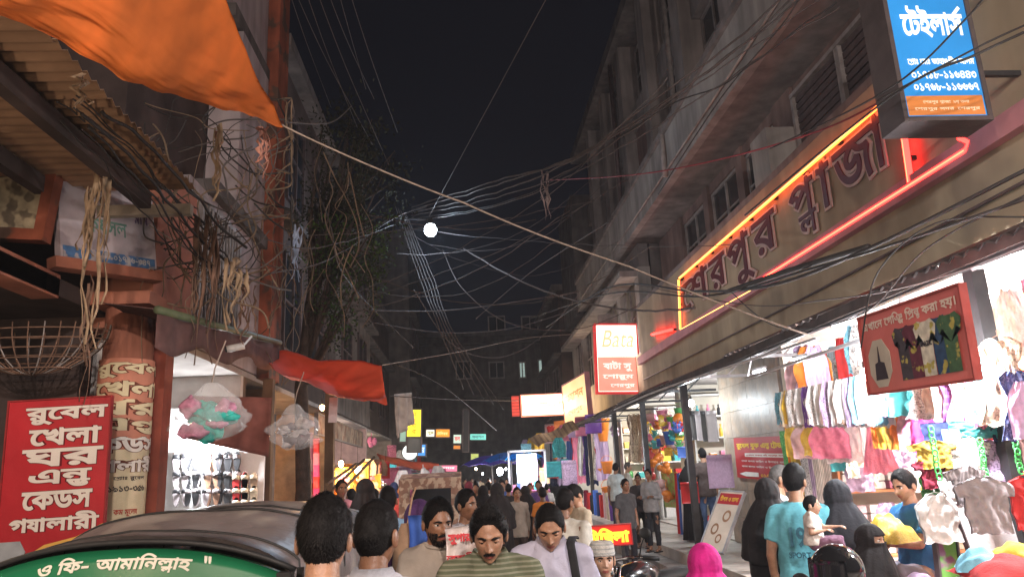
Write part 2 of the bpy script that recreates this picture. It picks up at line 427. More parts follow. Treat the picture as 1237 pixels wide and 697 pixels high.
# small split air conditioner on the upper wall
def ac_unit(loc, label, rz=0):
    a = thing('air_conditioner', label, 'air conditioner', loc, rz)
    MB().box(-.15, .15, -.4, .4, 0, .55).build('casing', m_fr, a)
    g = MB()
    for k in range(7): g.box(-.17, -.152, -.32, .32, .06+k*.065, .09+k*.065)
    g.build('grille', m_slat, a)
    [MB().bar((0, q, -.02), (.3, q, -.03), .03).build('bracket', m_slat, a) for q in (-.3, .3)]
ac_unit((4.72, 12.2, 7.36+.95), 'grey air conditioner casing on the long balcony of the plaza building')
ac_unit((4.72, 8.2, 9.25), 'grey air conditioner casing on the balcony nearer the blue sign', 0)
ac_unit((4.62, 6.6, 5.75), 'small air conditioner casing on the canopy before the shutters', 0)
def pipe(label, pts, r=.04, m=None):
    c = Vector(pts[0]); o = MB().tube([Vector(p)-c for p in pts], r, 10).build('drain_pipe', m or m_fr, smooth=True); o.location = c; tag(o, label, 'pipe'); return o
pipe('tall grey drain pipe down the upper plaza wall between two piers', [(4.42, 13.6, 12.9), (4.42, 13.6, 8.6), (4.1, 13.6, 8.35), (4.1, 13.6, 7.3)], .055)
pipe('dark drain pipe on the far part of the plaza', [(4.42, 19.0, 12.9), (4.42, 19.0, 8.35)], .06, m_slat)
pipe('thin white pipe running along the foot of the balcony parapet', [(4.11, 3, 7.42), (4.11, 12, 7.40), (4.11, 25, 7.42)], .022, m_grey)
pipe('thin conduit along the fascia above the eave', [(4.27, 3, 3.75), (4.27, 9, 3.72), (4.27, 17.5, 3.74)], .014, m_slat)
# ---- the block beyond the fascia
fb = thing('apartment_block', 'grey apartment block with rows of metal windows beyond the end of the neon sign', 'building', (4.2, 22, 0)); OB = (4.2, 22, 0)
MB().box(4.45, 4.7, 17.75, 30, 3.4, 4.5).build('lower_wall', m_fas, fb, off=OB)
MB().box(4.45, 4.7, 17.75, 30, 6.6, 7.19).build('upper_band', m_mauve, fb, off=OB)
for k in range(6): MB().box(4.4, 4.72, 17.76+k*2.3, 18.2+k*2.3, 4.503, 6.597).build('pier', m_grey, fb, off=OB)
for k in range(5): window(fb, OB, 4.55, 18.22+k*2.3, 20.04+k*2.3, 4.52, 6.58, 1, m_glassw if k < 2 else m_glassd, 3, 1)
MB().box(4.75, 11, 17.75, 30, 3.4, 7.19).build('rear_mass', m_darkc, fb, off=OB)
MB().box(4.2, 11, 26.4, 30, 7.2, 11.8).build('tower_mass', m_darkc, fb, off=OB)
MB().box(3.95, 4.45, 17.8, 29.8, 6.35, 6.5).build('sunshade', m_grey, fb, off=OB)
# ================================================================ tin eave along the right shops
m_tin = mat('rusty_corrugated_tin', (.16, .13, .12), rough=.55, metal=.5, var=.5, scale=2.5, bump=.4, blotch=((.12, .06, .035), 3, .58))
m_steel = mat('painted_steel', (.42, .42, .44), rough=.45, metal=.4, var=.25)
m_stdk = mat('dark_iron', (.05, .048, .05), rough=.5, metal=.5, var=.3)
m_wood = mat('old_wood', (.16, .10, .06), rough=.8, var=.4, scale=4, streak=.4)
def corrugated(L, W, n):
    """sheet of length L along y (ridges across), width W along x"""
    def f(u, v): return (u*W, v*L, .018*math.sin(2*math.pi*v*n))
    return MB().slab(f, 1, n*4, (0, 0, .006))
ev = thing('tin_eave', 'long rusty corrugated tin eave running over the right hand shop fronts', 'awning', (3.4, 15, 3.05)); 
cme = corrugated(.93, 1.02, 6).mesh('eave_sheet', m_tin)
random.seed(3)
for k in range(34):
    o = link('tin_sheet', cme, ev); y = 4.0+k*.87
    o.location = (-.04+random.uniform(-.05, .03), y-15, random.uniform(-.012, .012)+(k % 2)*.012); o.rotation_euler = (random.uniform(-.01, .01), -R(21)+random.uniform(-.02, .02), random.uniform(-.02, .02))
ev2 = MB(); ev2.bar((3.42, 4.0, 3.0), (3.42, 33.4, 3.0), .05); ev2.bar((3.85, 4.0, 3.17), (3.85, 33.4, 3.17), .05)
MB().box(3.345, 3.36, 4.0, 33.4, 2.985, 3.075).build('edge_strip', mat('dark_rusty_strip', (.05, .035, .03), rough=.8, var=.5), ev, off=(3.4, 15, 3.05))
ev2.build('purlin', m_stdk, ev, off=(3.4, 15, 3.05))
for k in range(15):
    y = 4.6+k*2.0
    MB().bar((3.4, y, 2.98), (4.3, y, 2.98), .04).bar((3.4, y, 2.96), (4.3, y, 3.3), .03).bar((3.8, y, 2.98), (4.05, y, 3.2), .02).build('bracket', m_steel if k < 4 else m_stdk, ev, off=(3.4, 15, 3.05))
# ================================================================ right shop rooms
m_rmw = mat('cream_shop_wall', (.55, .5, .42), rough=.7, var=.2, scale=2)
m_marb = mat('stained_wall_tiles', (.30, .24, .19), rough=.45, var=.35, scale=5, bump=.2, blotch=((.30, .22, .16), 7, .55))
m_ceil = mat('smoky_ceiling', (.35, .32, .3), rough=.9, var=.3, scale=2)
def room(label, x0, x1, y0, y1, z0, z1, wall, t=.12):
    """open-fronted shop; x0 is the street side"""
    s = 1 if x1 > x0 else -1; off = (x0, (y0+y1)/2, z0); r = thing('shop_unit', label, 'shop', off)
    def bx(n, xa, xb, ya, yb, za, zb, m): MB().box(min(xa, xb), max(xa, xb), ya, yb, za, zb).build(n, m, r, off=off)
    bx('floor', x0, x1, y0, y1, z0+.004, z0+.03, m_tile)
    bx('back_wall', x1-s*t, x1, y0+t, y1-t, z0+.031, z1, wall)
    bx('side_wall', x0, x1, y0, y0+t, z0+.032, z1, wall); bx('side_wall', x0, x1, y1-t, y1, z0+.032, z1, wall)
    bx('ceiling', x0, x1, y0, y1, z1+.002, z1+.08, m_ceil)
    return r
room('bright overfilled clothes shop behind the hanging scarves', 4.35, 8.4, 4.2, 10.0, .5, 3.32, m_rmw)
room('narrow cosmetics shop where the couple stands at the step', 4.35, 7.0, 12.5, 15.2, .5, 3.32, m_rmw)
room('toy shop hung with net bags of balls', 4.35, 7.5, 15.21, 18.2, .5, 3.32, m_rmw)
room('cream lit shop behind the boys on the steps', 4.35, 7.5, 18.21, 22.2, .5, 3.32, m_rmw)
room('fabric shop with upright rolls at its door', 4.35, 7.5, 22.21, 26.5, .5, 3.32, m_rmw)
room('far white lit shop behind the blue umbrellas', 4.35, 7.5, 26.51, 31, .5, 3.32, m_rmw)
# tiled wall between the clothes shop and the couple's shop
tw = thing('tiled_wall', 'stained marble tiled wall carrying the red notice board', 'wall', (4.3, 11.2, .5))
bk = MB().box(4.34, 4.6, 10.02, 12.48, .51, 3.38).build('core', m_conc, tw, off=(4.3, 11.2, .5))
tme = MB().box(0, .03, 0, .402, 0, .402).mesh('tile', m_marb, False)
for i in range(6):
    for j in range(7):
        o = link('tile', tme, tw); o.location = (.008+random.uniform(-.002, .002), 10.03+i*.408-11.2, .015+j*.408)
# ================================================================ left: near open bay, column, salmon building
m_salm = mat('salmon_painted_plaster', (.36, .14, .09), rough=.8, var=.35, scale=1.8, bump=.3, streak=.25, blotch=((.3, .12, .08), 3.5, .62))
m_orng = mat('orange_painted_edge', (.30, .085, .045), rough=.8, var=.45, scale=2, streak=.5, blotch=((.12, .07, .05), 3, .57))
m_lgrey = mat('light_grey_panel', (.40, .34, .345), rough=.85, var=.25, scale=1.2, bump=.25, streak=.3)
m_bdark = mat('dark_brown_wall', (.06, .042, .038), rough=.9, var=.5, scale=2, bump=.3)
lb = thing('salmon_building', 'salmon and grey building with barred window behind tangled cables', 'building', (-3.1, 9.5, 0)); OL = (-3.1, 9.5, 0)
MB().box(-3.5, -3.1, 8.3, 12.0, 3.35, 5.3).build('wall', m_lgrey, lb, off=OL)
MB().box(-3.6, -3.0, 7.25, 8.28, 3.3, 5.0).build('corner_pier', m_salm, lb, off=OL)
MB().box(-3.55, -3.0, 8.9, 12.05, 5.303, 5.5).build('slab_edge', m_darkc, lb, off=OL)
MB().box(-3.5, -3.06, 9.9, 11.3, 5.503, 8.2).build('upper_panel', m_lgrey, lb, off=OL)
MB().box(-3.5, -3.06, 9.5, 11.35, 8.203, 8.4).build('slab_edge', m_darkc, lb, off=OL)
MB().box(-3.5, -3.1, 8.9, 11.3, 8.403, 13).build('upper_panel', m_lgrey, lb, off=OL)
MB().box(-3.45, -2.92, 11.35, 12.0, 3.3, 14).build('orange_pilaster', m_orng, lb, off=OL)
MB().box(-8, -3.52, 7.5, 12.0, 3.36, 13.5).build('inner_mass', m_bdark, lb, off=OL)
# barred window
bw = MB(); bw.box(-3.1, -3.04, 8.6, 8.66, 3.7, 5.1); bw.box(-3.1, -3.04, 10.1, 10.16, 3.7, 5.1); bw.box(-3.1, -3.04, 8.6, 10.16, 5.1, 5.16); bw.box(-3.1, -3.04, 8.6, 10.16, 3.64, 3.7)
bwo = bw.build('barred_window', m_fr, lb, off=OL)
MB().box(-3.098, -3.09, 8.66, 10.1, 3.7, 5.1).build('pane', m_glassd, bwo, off=OL)
bme = MB().bar((0, 0, 0), (0, 0, 1.4), .022).mesh('bar', m_fr, False)
for k in range(12): o = link('bar', bme, bwo); o.location = (-3.05+3.1, 8.75+k*.115-9.5, 3.7)
# deep dark shop bay on the near left
nb = thing('storage_bay', 'dark open storage bay behind the two red and cream shop banners', 'building', (-5, 5.5, 0)); ON = (-5, 5.5, 0)
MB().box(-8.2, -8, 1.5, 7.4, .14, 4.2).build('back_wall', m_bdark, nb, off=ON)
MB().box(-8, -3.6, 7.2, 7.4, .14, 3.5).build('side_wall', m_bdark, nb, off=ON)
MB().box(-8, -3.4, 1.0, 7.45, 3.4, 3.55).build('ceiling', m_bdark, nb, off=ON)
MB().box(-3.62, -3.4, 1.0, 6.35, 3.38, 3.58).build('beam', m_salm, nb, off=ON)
# pale mosaic board and dusty white shop board over the bay
bo = thing('mosaic_board', 'stained beige board in an orange frame above the dark bay', 'sign board')
TL, TR, BL = WY(-60, 205, 6.2), WY(58, 212, 6.2), WY(-60, 272, 6.2)
mw, w_, h_ = plane_frame(TL, TR, BL); bo.matrix_world = mw
MB().box(0, w_, 0, h_, -.06, 0).build('panel', mat('stained_beige_board', (.42, .36, .24), var=.45, scale=7, blotch=((.16, .13, .09), 6, .52), emit=None), bo)
MB().box(-.05, w_+.05, -.1, -.002, -.08, .04).box(w_+.002, w_+.09, -.1, h_+.04, -.08, .05).build('frame', m_orng, bo)
wb = thing('shop_board', 'dusty white shop board with a torn blue lower strip over the left bay', 'sign board')
TL, TR, BL = WX(72, 213, -3.25), WX(183, 243, -2.98), WX(72, 268, -3.25)
TL = WY(70, 212, 6.3); TR = WY(184, 240, 7.1); BL = WY(70, 275, 6.3)
mw, w_, h_ = plane_frame(TL, TR, BL); wb.matrix_world = mw
h2 = .74
MB().box(0, w_, h_-h2, h_, -.08, 0).build('panel', mat('dusty_white_sheet', (.46, .42, .46), var=.35, scale=3, rough=.5, blotch=((.3, .27, .3), 4, .6)), wb)
MB().box(.02, w_-.02, h_-h2+.01, h_-h2+.11, .001, .006).build('blue_strip', mat('torn_blue_print', (.07, .17, .36), var=.4, scale=12, blotch=((.4, .38, .4), 9, .55)), wb)
MB().box(-.06, w_+.05, h_-h2-.1, h_-h2-.003, -.1, .03).build('lower_rail', m_salm, wb)
letters('রার', w_*.76, h_-.30, w_*.93, h_-.12, mat('faded_ink', (.12, .08, .16), var=.1), wb, bold=.02, z=.004)
letters('ফয়সল', w_*.25, h_-.50, w_*.68, h_-.33, mat('faded_green_ink', (.12, .26, .22), var=.1), wb, bold=.02, z=.004)
letters('০১৭১৬-৩৪৭', w_*.52, h_-h2+.035, w_*.92, h_-h2+.09, mat('faded_white_ink', (.5, .5, .5), var=.1), wb, bold=.02, z=.009)
# corrugated awning seen from below, with timber joists
m_tinl = mat('sunbleached_tin_underside', (.36, .23, .15), rough=.65, metal=.15, var=.4, scale=2.2, bump=.4)
aw = thing('tin_awning', 'broad corrugated tin awning on dark timber joists under the orange tarpaulin', 'awning', (-3.4, 4.5, 4.4))
ame = corrugated(.62, 2.6, 5).mesh('awning_sheet', m_tinl)
for k in range(7): o = link('tin_sheet', ame, aw); o.location = (-1.6, 2.35-4.5+k*.6, .03+(k % 2)*.008)
jme = MB().box(-.05, .05, 0, 4.3, -.14, 0).mesh('joist', m_bdark, False)
for x in (-4.25, -3.55, -2.85): o = link('joist', jme, aw); o.location = (x+3.4, 2.3-4.5, 0)
MB().box(-5.1, -2.45, 6.6, 6.68, 4.2, 4.3).build('edge_rail', mat('pale_timber', (.33, .28, .22), streak=.3), aw, off=(-3.4, 4.5, 4.4))
MB().box(-5.1, -2.5, 2.3, 2.38, 4.25, 4.38).build('edge_rail', m_wood, aw, off=(-3.4, 4.5, 4.4))
# round column wrapped by a printed banner
cl = thing('round_column', 'salmon painted round column behind the cream shop banner', 'column', (-3.12, 7.1, .13))
MB().tube([(0, 0, 0), (0, 0, 3.3)], .215, 20).build('shaft', m_salm, cl, smooth=True)
MB().box(-.27, .27, -.27, .27, 3.3, 3.42).build('capital', m_salm, cl)
# rust red square post right of it
ps = thing('square_post', 'rust red square post between the cream banner and the sandal shop', 'post', (WY(188, 500, 7.35).x, 7.35, .13))
MB().box(-.1, .1, -.1, .1, 0, 3.2).build('shaft', mat('rust_red_paint', (.27, .065, .04), var=.35, scale=4, streak=.3), ps)
MB().box(-.12, .12, -.12, .12, 0, .35).build('base', m_darkc, ps)
# further left buildings
def far_building(label, s, x, y0, y1, z0, z1, m, wins, mtrim=m_darkc, depth=6, lit=()):
    off = (x, (y0+y1)/2, 0); b = thing('terrace_building', label, 'building', off)
    MB().box(min(x, x+s*depth), max(x, x+s*depth), y0, y1, z0, z1).build('wall', m, b, off=off)
    MB().box(min(x-s*.25, x+s*depth), max(x-s*.25, x+s*depth), y0-.05, y1+.05, z1+.003, z1+.25).build('cornice', mtrim, b, off=off)
    for (a, c, d, e) in wins:
        wo = window(b, off, x-s*.03, a, c, d, e, s, m_glassd, 2, 1); wo.data.materials[0] = m_slat
    for k in range(1, int((z1-z0)/3)+1):
        if z0+3*k < z1: MB().box(min(x-s*.3, x), max(x-s*.3, x)-.002, y0+.1, y1-.1, z0+3*k-.1, z0+3*k).build('floor_ledge', mtrim, b, off=off)
    return b
far_building('dark brown building behind the leafy tree', -1, -3.15, 12.1, 17.5, 3.3, 9.3, m_bdark, [(13, 14.4, 4, 5.8), (15.3, 16.8, 4, 5.8), (13, 14.4, 6.8, 8.6), (15.3, 16.8, 6.8, 8.6)])
far_building('sooty grey building past the tree with a ledge at each floor', -1, -3.0, 17.6, 24, 3.3, 9.0, m_darkc, [(18.4, 20, 4, 5.8), (21.2, 23, 4, 5.8), (18.4, 20, 7, 8.4), (21.2, 23, 7, 8.4)])
far_building('far left dim building above the yellow sign', -1, -3.3, 24.1, 33, 3.3, 8, m_bdark, [(25, 27, 4, 6), (29, 31, 4, 6)])
far_building('tall dim building closing the left side of the lane', -1, -2.4, 33.1, 42, 0, 12.5, m_darkc, [(35, 36.6, 4, 6), (38, 40, 4, 6), (35, 36.6, 7, 9), (38, 40, 7, 9)])
far_building('dim building past the grey apartment block', 1, 4.0, 30.1, 38, 3.4, 9.0, m_bdark, [(31, 33, 4, 6), (34.5, 36.5, 4, 6)])
# end of the street: wide building with a few lit windows
eb = thing('end_building', 'dark block closing the lane with a few lit windows', 'building', (2, 44, 0)); OE = (2, 44, 0)
MB().box(-7, 14, 44, 50, 0, 9.6).build('wall', m_mauve if False else m_darkc, eb, off=OE)
MB().box(-7.1, 14, 43.75, 44, 9.6, 9.9).build('cornice', m_darkc, eb, off=OE)
for k in range(3): MB().box(-6.9, 13.9, 43.6, 43.998, 2.9+k*3.1, 3.05+k*3.1).build('floor_ledge', m_darkc, eb, off=OE)
m_litw = mat('lit_curtained_window', (.42, .55, .55), emit=(.42, .55, .5), es=.35, var=.5, stripes=((.05, .05, .05), 0, 2.3, .3))
for (px, py, ww, hh, lit) in ((631, 447, 10, 20, 1), (660, 445, 22, 22, 1), (600, 447, 20, 20, 0), (686, 395, 12, 12, 0), (560, 447, 20, 22, 0), (640, 392, 22, 20, 0), (600, 392, 22, 20, 0)):
    a = WY(px-ww/2, py-hh/2, 43.97); b = WY(px+ww/2, py+hh/2, 43.97)
    f = MB(); t = .08
    f.box(a.x, b.x, 43.9, 44-.002, a.z-t, a.z); f.box(a.x, b.x, 43.9, 43.998, b.z, b.z+t); f.box(a.x, a.x+t, 43.9, 43.998, b.z+t, a.z-t); f.box(b.x-t, b.x, 43.9, 43.998, b.z+t, a.z-t)
    f.box((a.x+b.x)/2-.03, (a.x+b.x)/2+.03, 43.92, 43.998, b.z+t, a.z-t)
    fo = f.build('window', m_fr, eb, off=OE)
    g = MB().box(a.x+t, b.x-t, 43.95, 43.99, b.z+t, a.z-t).build('pane', m_litw if lit else m_glassd, fo, off=OE)
# ================================================================ neon name on the fascia
m_nz = glow('orange_neon', (1, .13, .02), 5); m_nr = glow('red_neon', (1, .016, .012), 9)
m_core = glow('yellow_neon_core', (1, .42, .10), 3.2)
m_corer = glow('pink_neon_core', (1, .16, .07), 3)
def neon(label, pts, m, core=True):
    q = [WX(px, py, 4.22) for px, py in pts]; c = q[0]
    t = thing('neon_tube', label, 'neon light', c)
    MB().tube([p-c for p in q], .02 if m is m_nz else .03, 8).build('tube', m, t, smooth=True)
    if core: MB().tube([p-c+Vector((-.017 if m is m_nz else -.026, 0, 0)) for p in q], .007, 6).build('bright_core', m_core if m is m_nz else m_corer, t, smooth=True)
    k = MB(); n = max(2, int((q[-1]-q[0]).length/.8))
    for i in range(n+1):
        p = q[0].lerp(q[-1], i/n)-c; k.box(p.x+.02, p.x+.085, p.y-.02, p.y+.02, p.z-.02, p.z+.02)
    k.build('clip', m_stdk, t, kind="stuff")
neon('long orange neon tube running above the maroon letters', [(821, 336), (1062, 128)], m_nz)
neon('short upright neon tube closing the far end of the name', [(820, 338), (822, 398)], m_nz)
neon('long red neon tube running under the maroon letters', [(823, 398), (910, 350)], m_nz)
neon('red neon tube on the pink ledge towards the blue sign', [(914, 342), (1168, 182)], m_nr)
neon('short steep red neon tube below the blue sign', [(1092, 163), (1100, 220)], m_nr)
neon('short red neon stub at the near end of the ledge', [(1160, 166), (1172, 172), (1168, 183)], m_nr, False)
neon('small unlit looking red neon stub on the fascia beyond the letters', [(788, 404), (812, 398)], m_nr, False)
a = WX(824, 340, 4.28); b = WX(1070, 150, 4.28)
nm = thing('fascia_name', 'raised maroon name letters with pale outline along the buff fascia', 'sign', (4.28, a.y, 0), rz=0)
nm.matrix_world = Matrix(((0, 0, -1, 4.285), (-1, 0, 0, a.y), (0, 1, 0, 0), (0, 0, 0, 1)))   # x -> -Y, y -> Z, z -> -X
m_mar = mat('maroon_letter', (.10, .015, .025), rough=.5, var=.2); m_out = mat('pale_letter_edge', (.62, .46, .43), rough=.6, var=.15)
segs = [('েশ', 820, 855), ('র', 856, 876), ('পু', 878, 908), ('র', 908, 937), ('{প/ল}', 953, 984), ('া', 987, 1004), ('জা', 1007, 1071)]
for s_, p0, p1 in segs:
    y0 = WX(p0, 300, 4.28).y; y1 = WX(p1, 200, 4.28).y
    # the headline stands at a steady height; px measured along it
    y0 = a.y+(WX(p0, 340-(p0-824)*.772, 4.28).y-a.y); y1 = WX(p1, 340-(p1-824)*.772, 4.28).y
    V, F, bb = text_tris(s_, .035); H = .6
    ref = (bb[0], bb[1], 0.0, .70)
    letters(s_, a.y-y0, 4.60, a.y-y1, 5.16, m_out, nm, bold=.05, z=.02, ext=.018, name='letter_outline', ref=ref)
    letters(s_, a.y-y0, 4.60, a.y-y1, 5.16, m_mar, nm, bold=.010, z=.035, ext=.014, name='letter', ref=ref)
# ================================================================ boards
m_white = mat('white_print', (.75, .75, .72), var=.1, bump=.0)
m_frame = mat('sign_frame', (.12, .1, .1), rough=.5, metal=.3)
def board(label, TL, TR, BL, mface, d=.06, fr=.03, mfr=None, name='sign_board', cat='sign', group=None, emitl=None):
    mw, w, h = plane_frame(TL, TR, BL); t = thing(name, label, cat, mw=mw, group=group)
    MB().box(0, w, 0, h, -d, 0).build('panel', mface, t)
    if fr:
        f = MB(); f.box(-fr, -.001, -fr, h+fr, -d-.01, .012); f.box(w+.001, w+fr, -fr, h+fr, -d-.01, .012)
        f.box(0, w, -fr, -.001, -d-.01, .012); f.box(0, w, h+.001, h+fr, -d-.01, .012); f.build('frame', mfr or m_frame, t)
    if emitl: lamp('sign_glow', t, (w/2, h/2, .08), emitl[0], emitl[1], kind='AREA', size=(w*.8, h*.8), rot=(math.pi, 0, 0))
    return t, w, h
def rect(par, x0, x1, y0, y1, m, z=.003, name='print'): return MB().box(x0, x1, y0, y1, .0005, z).build(name, m, par)
def poly(par, pts, m, z=.005, name='print'):
    n = len(pts); return MB().add([(x, y, .001) for x, y in pts]+[(x, y, z) for x, y in pts], [tuple(range(n, 2*n))]+[(i, (i+1) % n, n+(i+1) % n, n+i) for i in range(n)]).build(name, m, par)
def E_(name, c, s, var=.16): return mat(name, c, rough=.35, var=var, scale=1.9, bump=0, emit=c, es=s)
# tailors box sign
t, w, h = board('tall blue lit box sign with white lettering and orange foot, hung high beside the neon', WY(1059, -60, 4.75), WY(1150, -60, 4.75), WY(1085, 142, 4.75), E_('blue_lit_face', (.02, .18, .45), .6), d=.28, fr=.035)
rect(t, .012, w-.012, .012, h*.118, E_('orange_lit_face', (.55, .19, .05), .35), name='orange_foot')
mw_ = E_('white_lit_letters', (.8, .85, .78), .55)
mshadow = mat('sign_text_shade', (.01, .05, .12), bump=0)
letters('েটইলা{\'স}', w*.13, h*.455, w*.93, h*.65, mw_, t, bold=.035, z=.006)
letters('সুিমতা', w*.2, h*.74, w*.85, h*.90, mw_, t, bold=.03, z=.006)
letters('ে{,প}াঃ েমাঃ জাহাঙ্গীর আলম', w*.12, h*.285, w*.97, h*.345, mw_, t, bold=.03, z=.006)
letters('০১৭১৮-১১৬৪৪৩', w*.14, h*.215, w*.96, h*.26, mw_, t, bold=.025, z=.006)
letters('০১৭৬৮-১১৬৬৬৭', w*.14, h*.145, w*.96, h*.19, mw_, t, bold=.025, z=.006)
mor = E_('cream_small_letters', (.75, .6, .4), .5)
letters('েশরপুর {প/ল}াজা, ২য় তলা', w*.22, h*.068, w*.80, h*.09, mor, t, bold=.01, z=.006)
letters('েশরপুর সদর, েশরপুর', w*.1, h*.03, w*.92, h*.052, mor, t, bold=.01, z=.006)
MB().bar((w+.03, h*.3, -.15), (w+.5, h*.3, -.15), .04).bar((w+.03, h*.85, -.15), (w+.5, h*.85, -.15), .04).build('bracket', m_stdk, t)
# shoe shop sign further down
t, w, h = board('white over red lit box sign with red script lettering beyond the neon', WY(720, 393, 19), WY(768, 393, 19), WY(725, 473, 19), E_('white_hot_face', (1, .86, .74), 1.5), d=.22, fr=.05, mfr=mat('red_sign_rim', (.5, .05, .05), emit=(.6, .03, .03), es=.5), emitl=(14, (1, .8, .7)))
rect(t, .01, w-.01, .01, h*.52, E_('red_hot_face', (1, .22, .16), .95), name='red_field')
letters('Bata', w*.12, h*.66, w*.92, h*.93, E_('red_lit_letters', (1, .38, .2), 1.1), t, bold=.01, z=.006, shear=.28)
letters('বাটা সু', w*.14, h*.30, w*.86, h*.46, mw_, t, bold=.04, z=.006)
letters('েশারুম', w*.12, h*.17, w*.88, h*.26, mw_, t, bold=.03, z=.006)
letters('েশরপুর', w*.3, h*.05, w*.9, h*.12, mw_, t, bold=.03, z=.006)
MB().box(.1, w*.55, h+.06, h+.3, -.3, -.05).build('cap_box', m_grey, t)
MB().bar((w, h*.75, -.1), (w+.45, h*.75, -.1), .05).bar((w, h*.2, -.1), (w+.45, h*.2, -.1), .05).build('bracket', m_stdk, t)
# long blown-out signboard and the cream one crossing it
t, w, h = board('long glowing cream signboard with red end over the far right shops', WY(630, 478, 27), WY(700, 475, 27), WY(630, 502, 27), E_('cream_hot_face', (1, .80, .58), 2.0, .25), d=.2, fr=.04, mfr=mat('red_glow_rim', (.7, .2, .12), emit=(.9, .25, .15), es=.8), emitl=(50, (1, .72, .5)))
letters('িমম ফ{y য}াশন হাউজ', w*.05, h*.2, w*.9, h*.8, E_('orange_hot_letters', (1, .62, .38), 1.6), t, bold=.03, z=.02) if False else letters('িমম ফ{yয}াশন হাউজ', w*.05, h*.2, w*.9, h*.8, E_('orange_hot_letters', (1, .5, .28), 1.5), t, bold=.03, z=.02)
MB().box(-.36, -.1, 0, h, -.2, 0).build('red_end', mat('red_lattice', (.55, .08, .06), emit=(.6, .06, .04), es=.6, stripes=((.15, .02, .02), 1, 9, .3)), t)
t, w, h = board('cream square lit sign jutting over the lane beside the long glowing one', WY(679, 467, 25.5), WY(706, 451, 23.3), WY(682, 517, 25.5), E_('warm_yellow_face', (1, .70, .34), .6, .2), d=.14, fr=.05, mfr=m_pink, emitl=(16, (1, .75, .5)))
letters('ফ{yয}াশন', w*.1, h*.55, w*.9, h*.75, E_('brown_lit_letters', (.6, .22, .06), .7), t, bold=.03, z=.012); letters('েশরপুর', w*.2, h*.2, w*.8, h*.35, E_('brown_lit_letters', (.6, .22, .06), .7), t, bold=.03, z=.012)
# far left signs
def simple_sign(label, x0, y0, x1, y1, Y, c, es, txt=None, ct=None, frc=None):
    t, w, h = board(label, WY(x0, y0, Y), WY(x1, y0, Y), WY(x0, y1, Y), E_('face_'+label.replace(' ', '_')[:26], c, es*.55, .3), d=.12, fr=.04, mfr=frc)
    if txt: letters(txt, w*.12, h*.25, w*.88, h*.75, E_('ink_'+label.replace(' ', '_')[:26], ct, .5), t, bold=.03, z=.008)
    return t, w, h
tt, w, h = board('bright yellow upright lit sign on the far left', WY(492.5, 495, 21), WY(508.5, 495, 21), WY(492.5, 527, 21), E_('yellow_hot_face', (1, .8, .03), 1.0, .15), d=.1, fr=.03)
for k, s_ in enumerate(('ঘ', 'িড়', 'ঘ', 'র')): letters(s_, w*.3, h*(.76-.22*k), w*.7, h*(.92-.22*k), E_('ochre_letters', (.6, .3, .02), .6), tt, bold=.03, z=.008)
simple_sign('pale green upright sign left of the yellow one', 484, 500, 491, 533, 21.2, (.35, .6, .5), .5)
simple_sign('dim grey panel under the yellow sign', 493, 529, 508, 545, 21.1, (.12, .13, .12), .2)
simple_sign('white end of the long orange sign over the far shops', 515, 519, 525.5, 527, 30, (1, .95, .8), 1.2, 'নূর', (.3, .3, .1))
simple_sign('orange lit sign over the far shops', 526, 518.5, 543, 527.5, 30, (1, .33, .03), 1.1, 'েটিলকম', (1, .8, .3))
simple_sign('small white and green lit sign under the dark pole', 548, 525, 557, 535, 33, (.7, .9, .75), .9, 'ফল', (.7, .1, .1))
simple_sign('small orange lit sign low in the far lane', 548, 538, 556, 542, 34, (.9, .3, .05), .8)
simple_sign('teal and white lit sign at the far end of the lane', 568, 524, 587, 531, 36, (.25, .9, .75), .9, 'ফ{yয}াশন', (.1, .3, .3))
simple_sign('blue lit sign beside the round white one', 505, 537, 514, 550, 24, (.08, .35, .85), .9, 'কর', (.8, .9, 1))
simple_sign('pink and red lit signboard low in the far lane', 530, 562, 552, 569, 30, (.9, .2, .35), .8, 'সুপার', (1, .9, .9))
simple_sign('pale lime lit sign low in the far lane', 569, 548, 578, 555, 36, (.7, .8, .2), .6)
simple_sign('tall black panel with rows of small dark squares', 560, 495, 566, 545, 30, (.01, .01, .01), 0)
rs = thing('round_sign', 'round white lit sign over the left shops', 'sign', WY(495, 546, 23))
MB().tube([(0, .1, 0), (0, 0, 0)], .22, 24).build('face', E_('white_round_face', (.8, .9, .9), .8), rs)
MB().tube([(0, .12, 0), (0, .02, 0)], .25, 24).build('rim', m_frame, rs)
# red notice on the tiled wall
m_red = mat('red_printed_board', (.40, .025, .03), rough=.5, var=.15, scale=4, bump=.05)
t, w, h = board('dark red notice with yellow heading on the tiled wall', WX(886, 529, 4.28), WX(955, 526, 4.28), WX(888, 576, 4.28), m_red, d=.015, fr=0)
m_yel = mat('yellow_print', (.75, .52, .05), var=.1, bump=0)
letters('রুেবল বুক এ{ন/ড} ে{,ট}ডাস', w*.05, h*.70, w*.96, h*.90, m_yel, t, bold=.04, z=.004)
rect(t, w*.2, w*.9, h*.53, h*.62, m_white, .003, 'white_strip'); letters('এখােন সকল বই পাওয়া যায়', w*.22, h*.55, w*.88, h*.60, m_red, t, bold=.03, z=.006)
for k in range(2): letters('খাতা কলম ফাইল ও উপহার সামগ্রী'.replace('গ্রী', 'গী'), w*.12, h*(.40-k*.13), w*.94, h*(.46-k*.13), m_white, t, bold=.015, z=.004)
poly(t, [(w*.06, h*.10), (w*.18, h*.16), (w*.42, h*.16), (w*.42, h*.06), (w*.18, h*.05)], m_white); letters('০১৭১৭-৪৪৫', w*.46, h*.06, w*.92, h*.14, m_yel, t, bold=.02, z=.004)
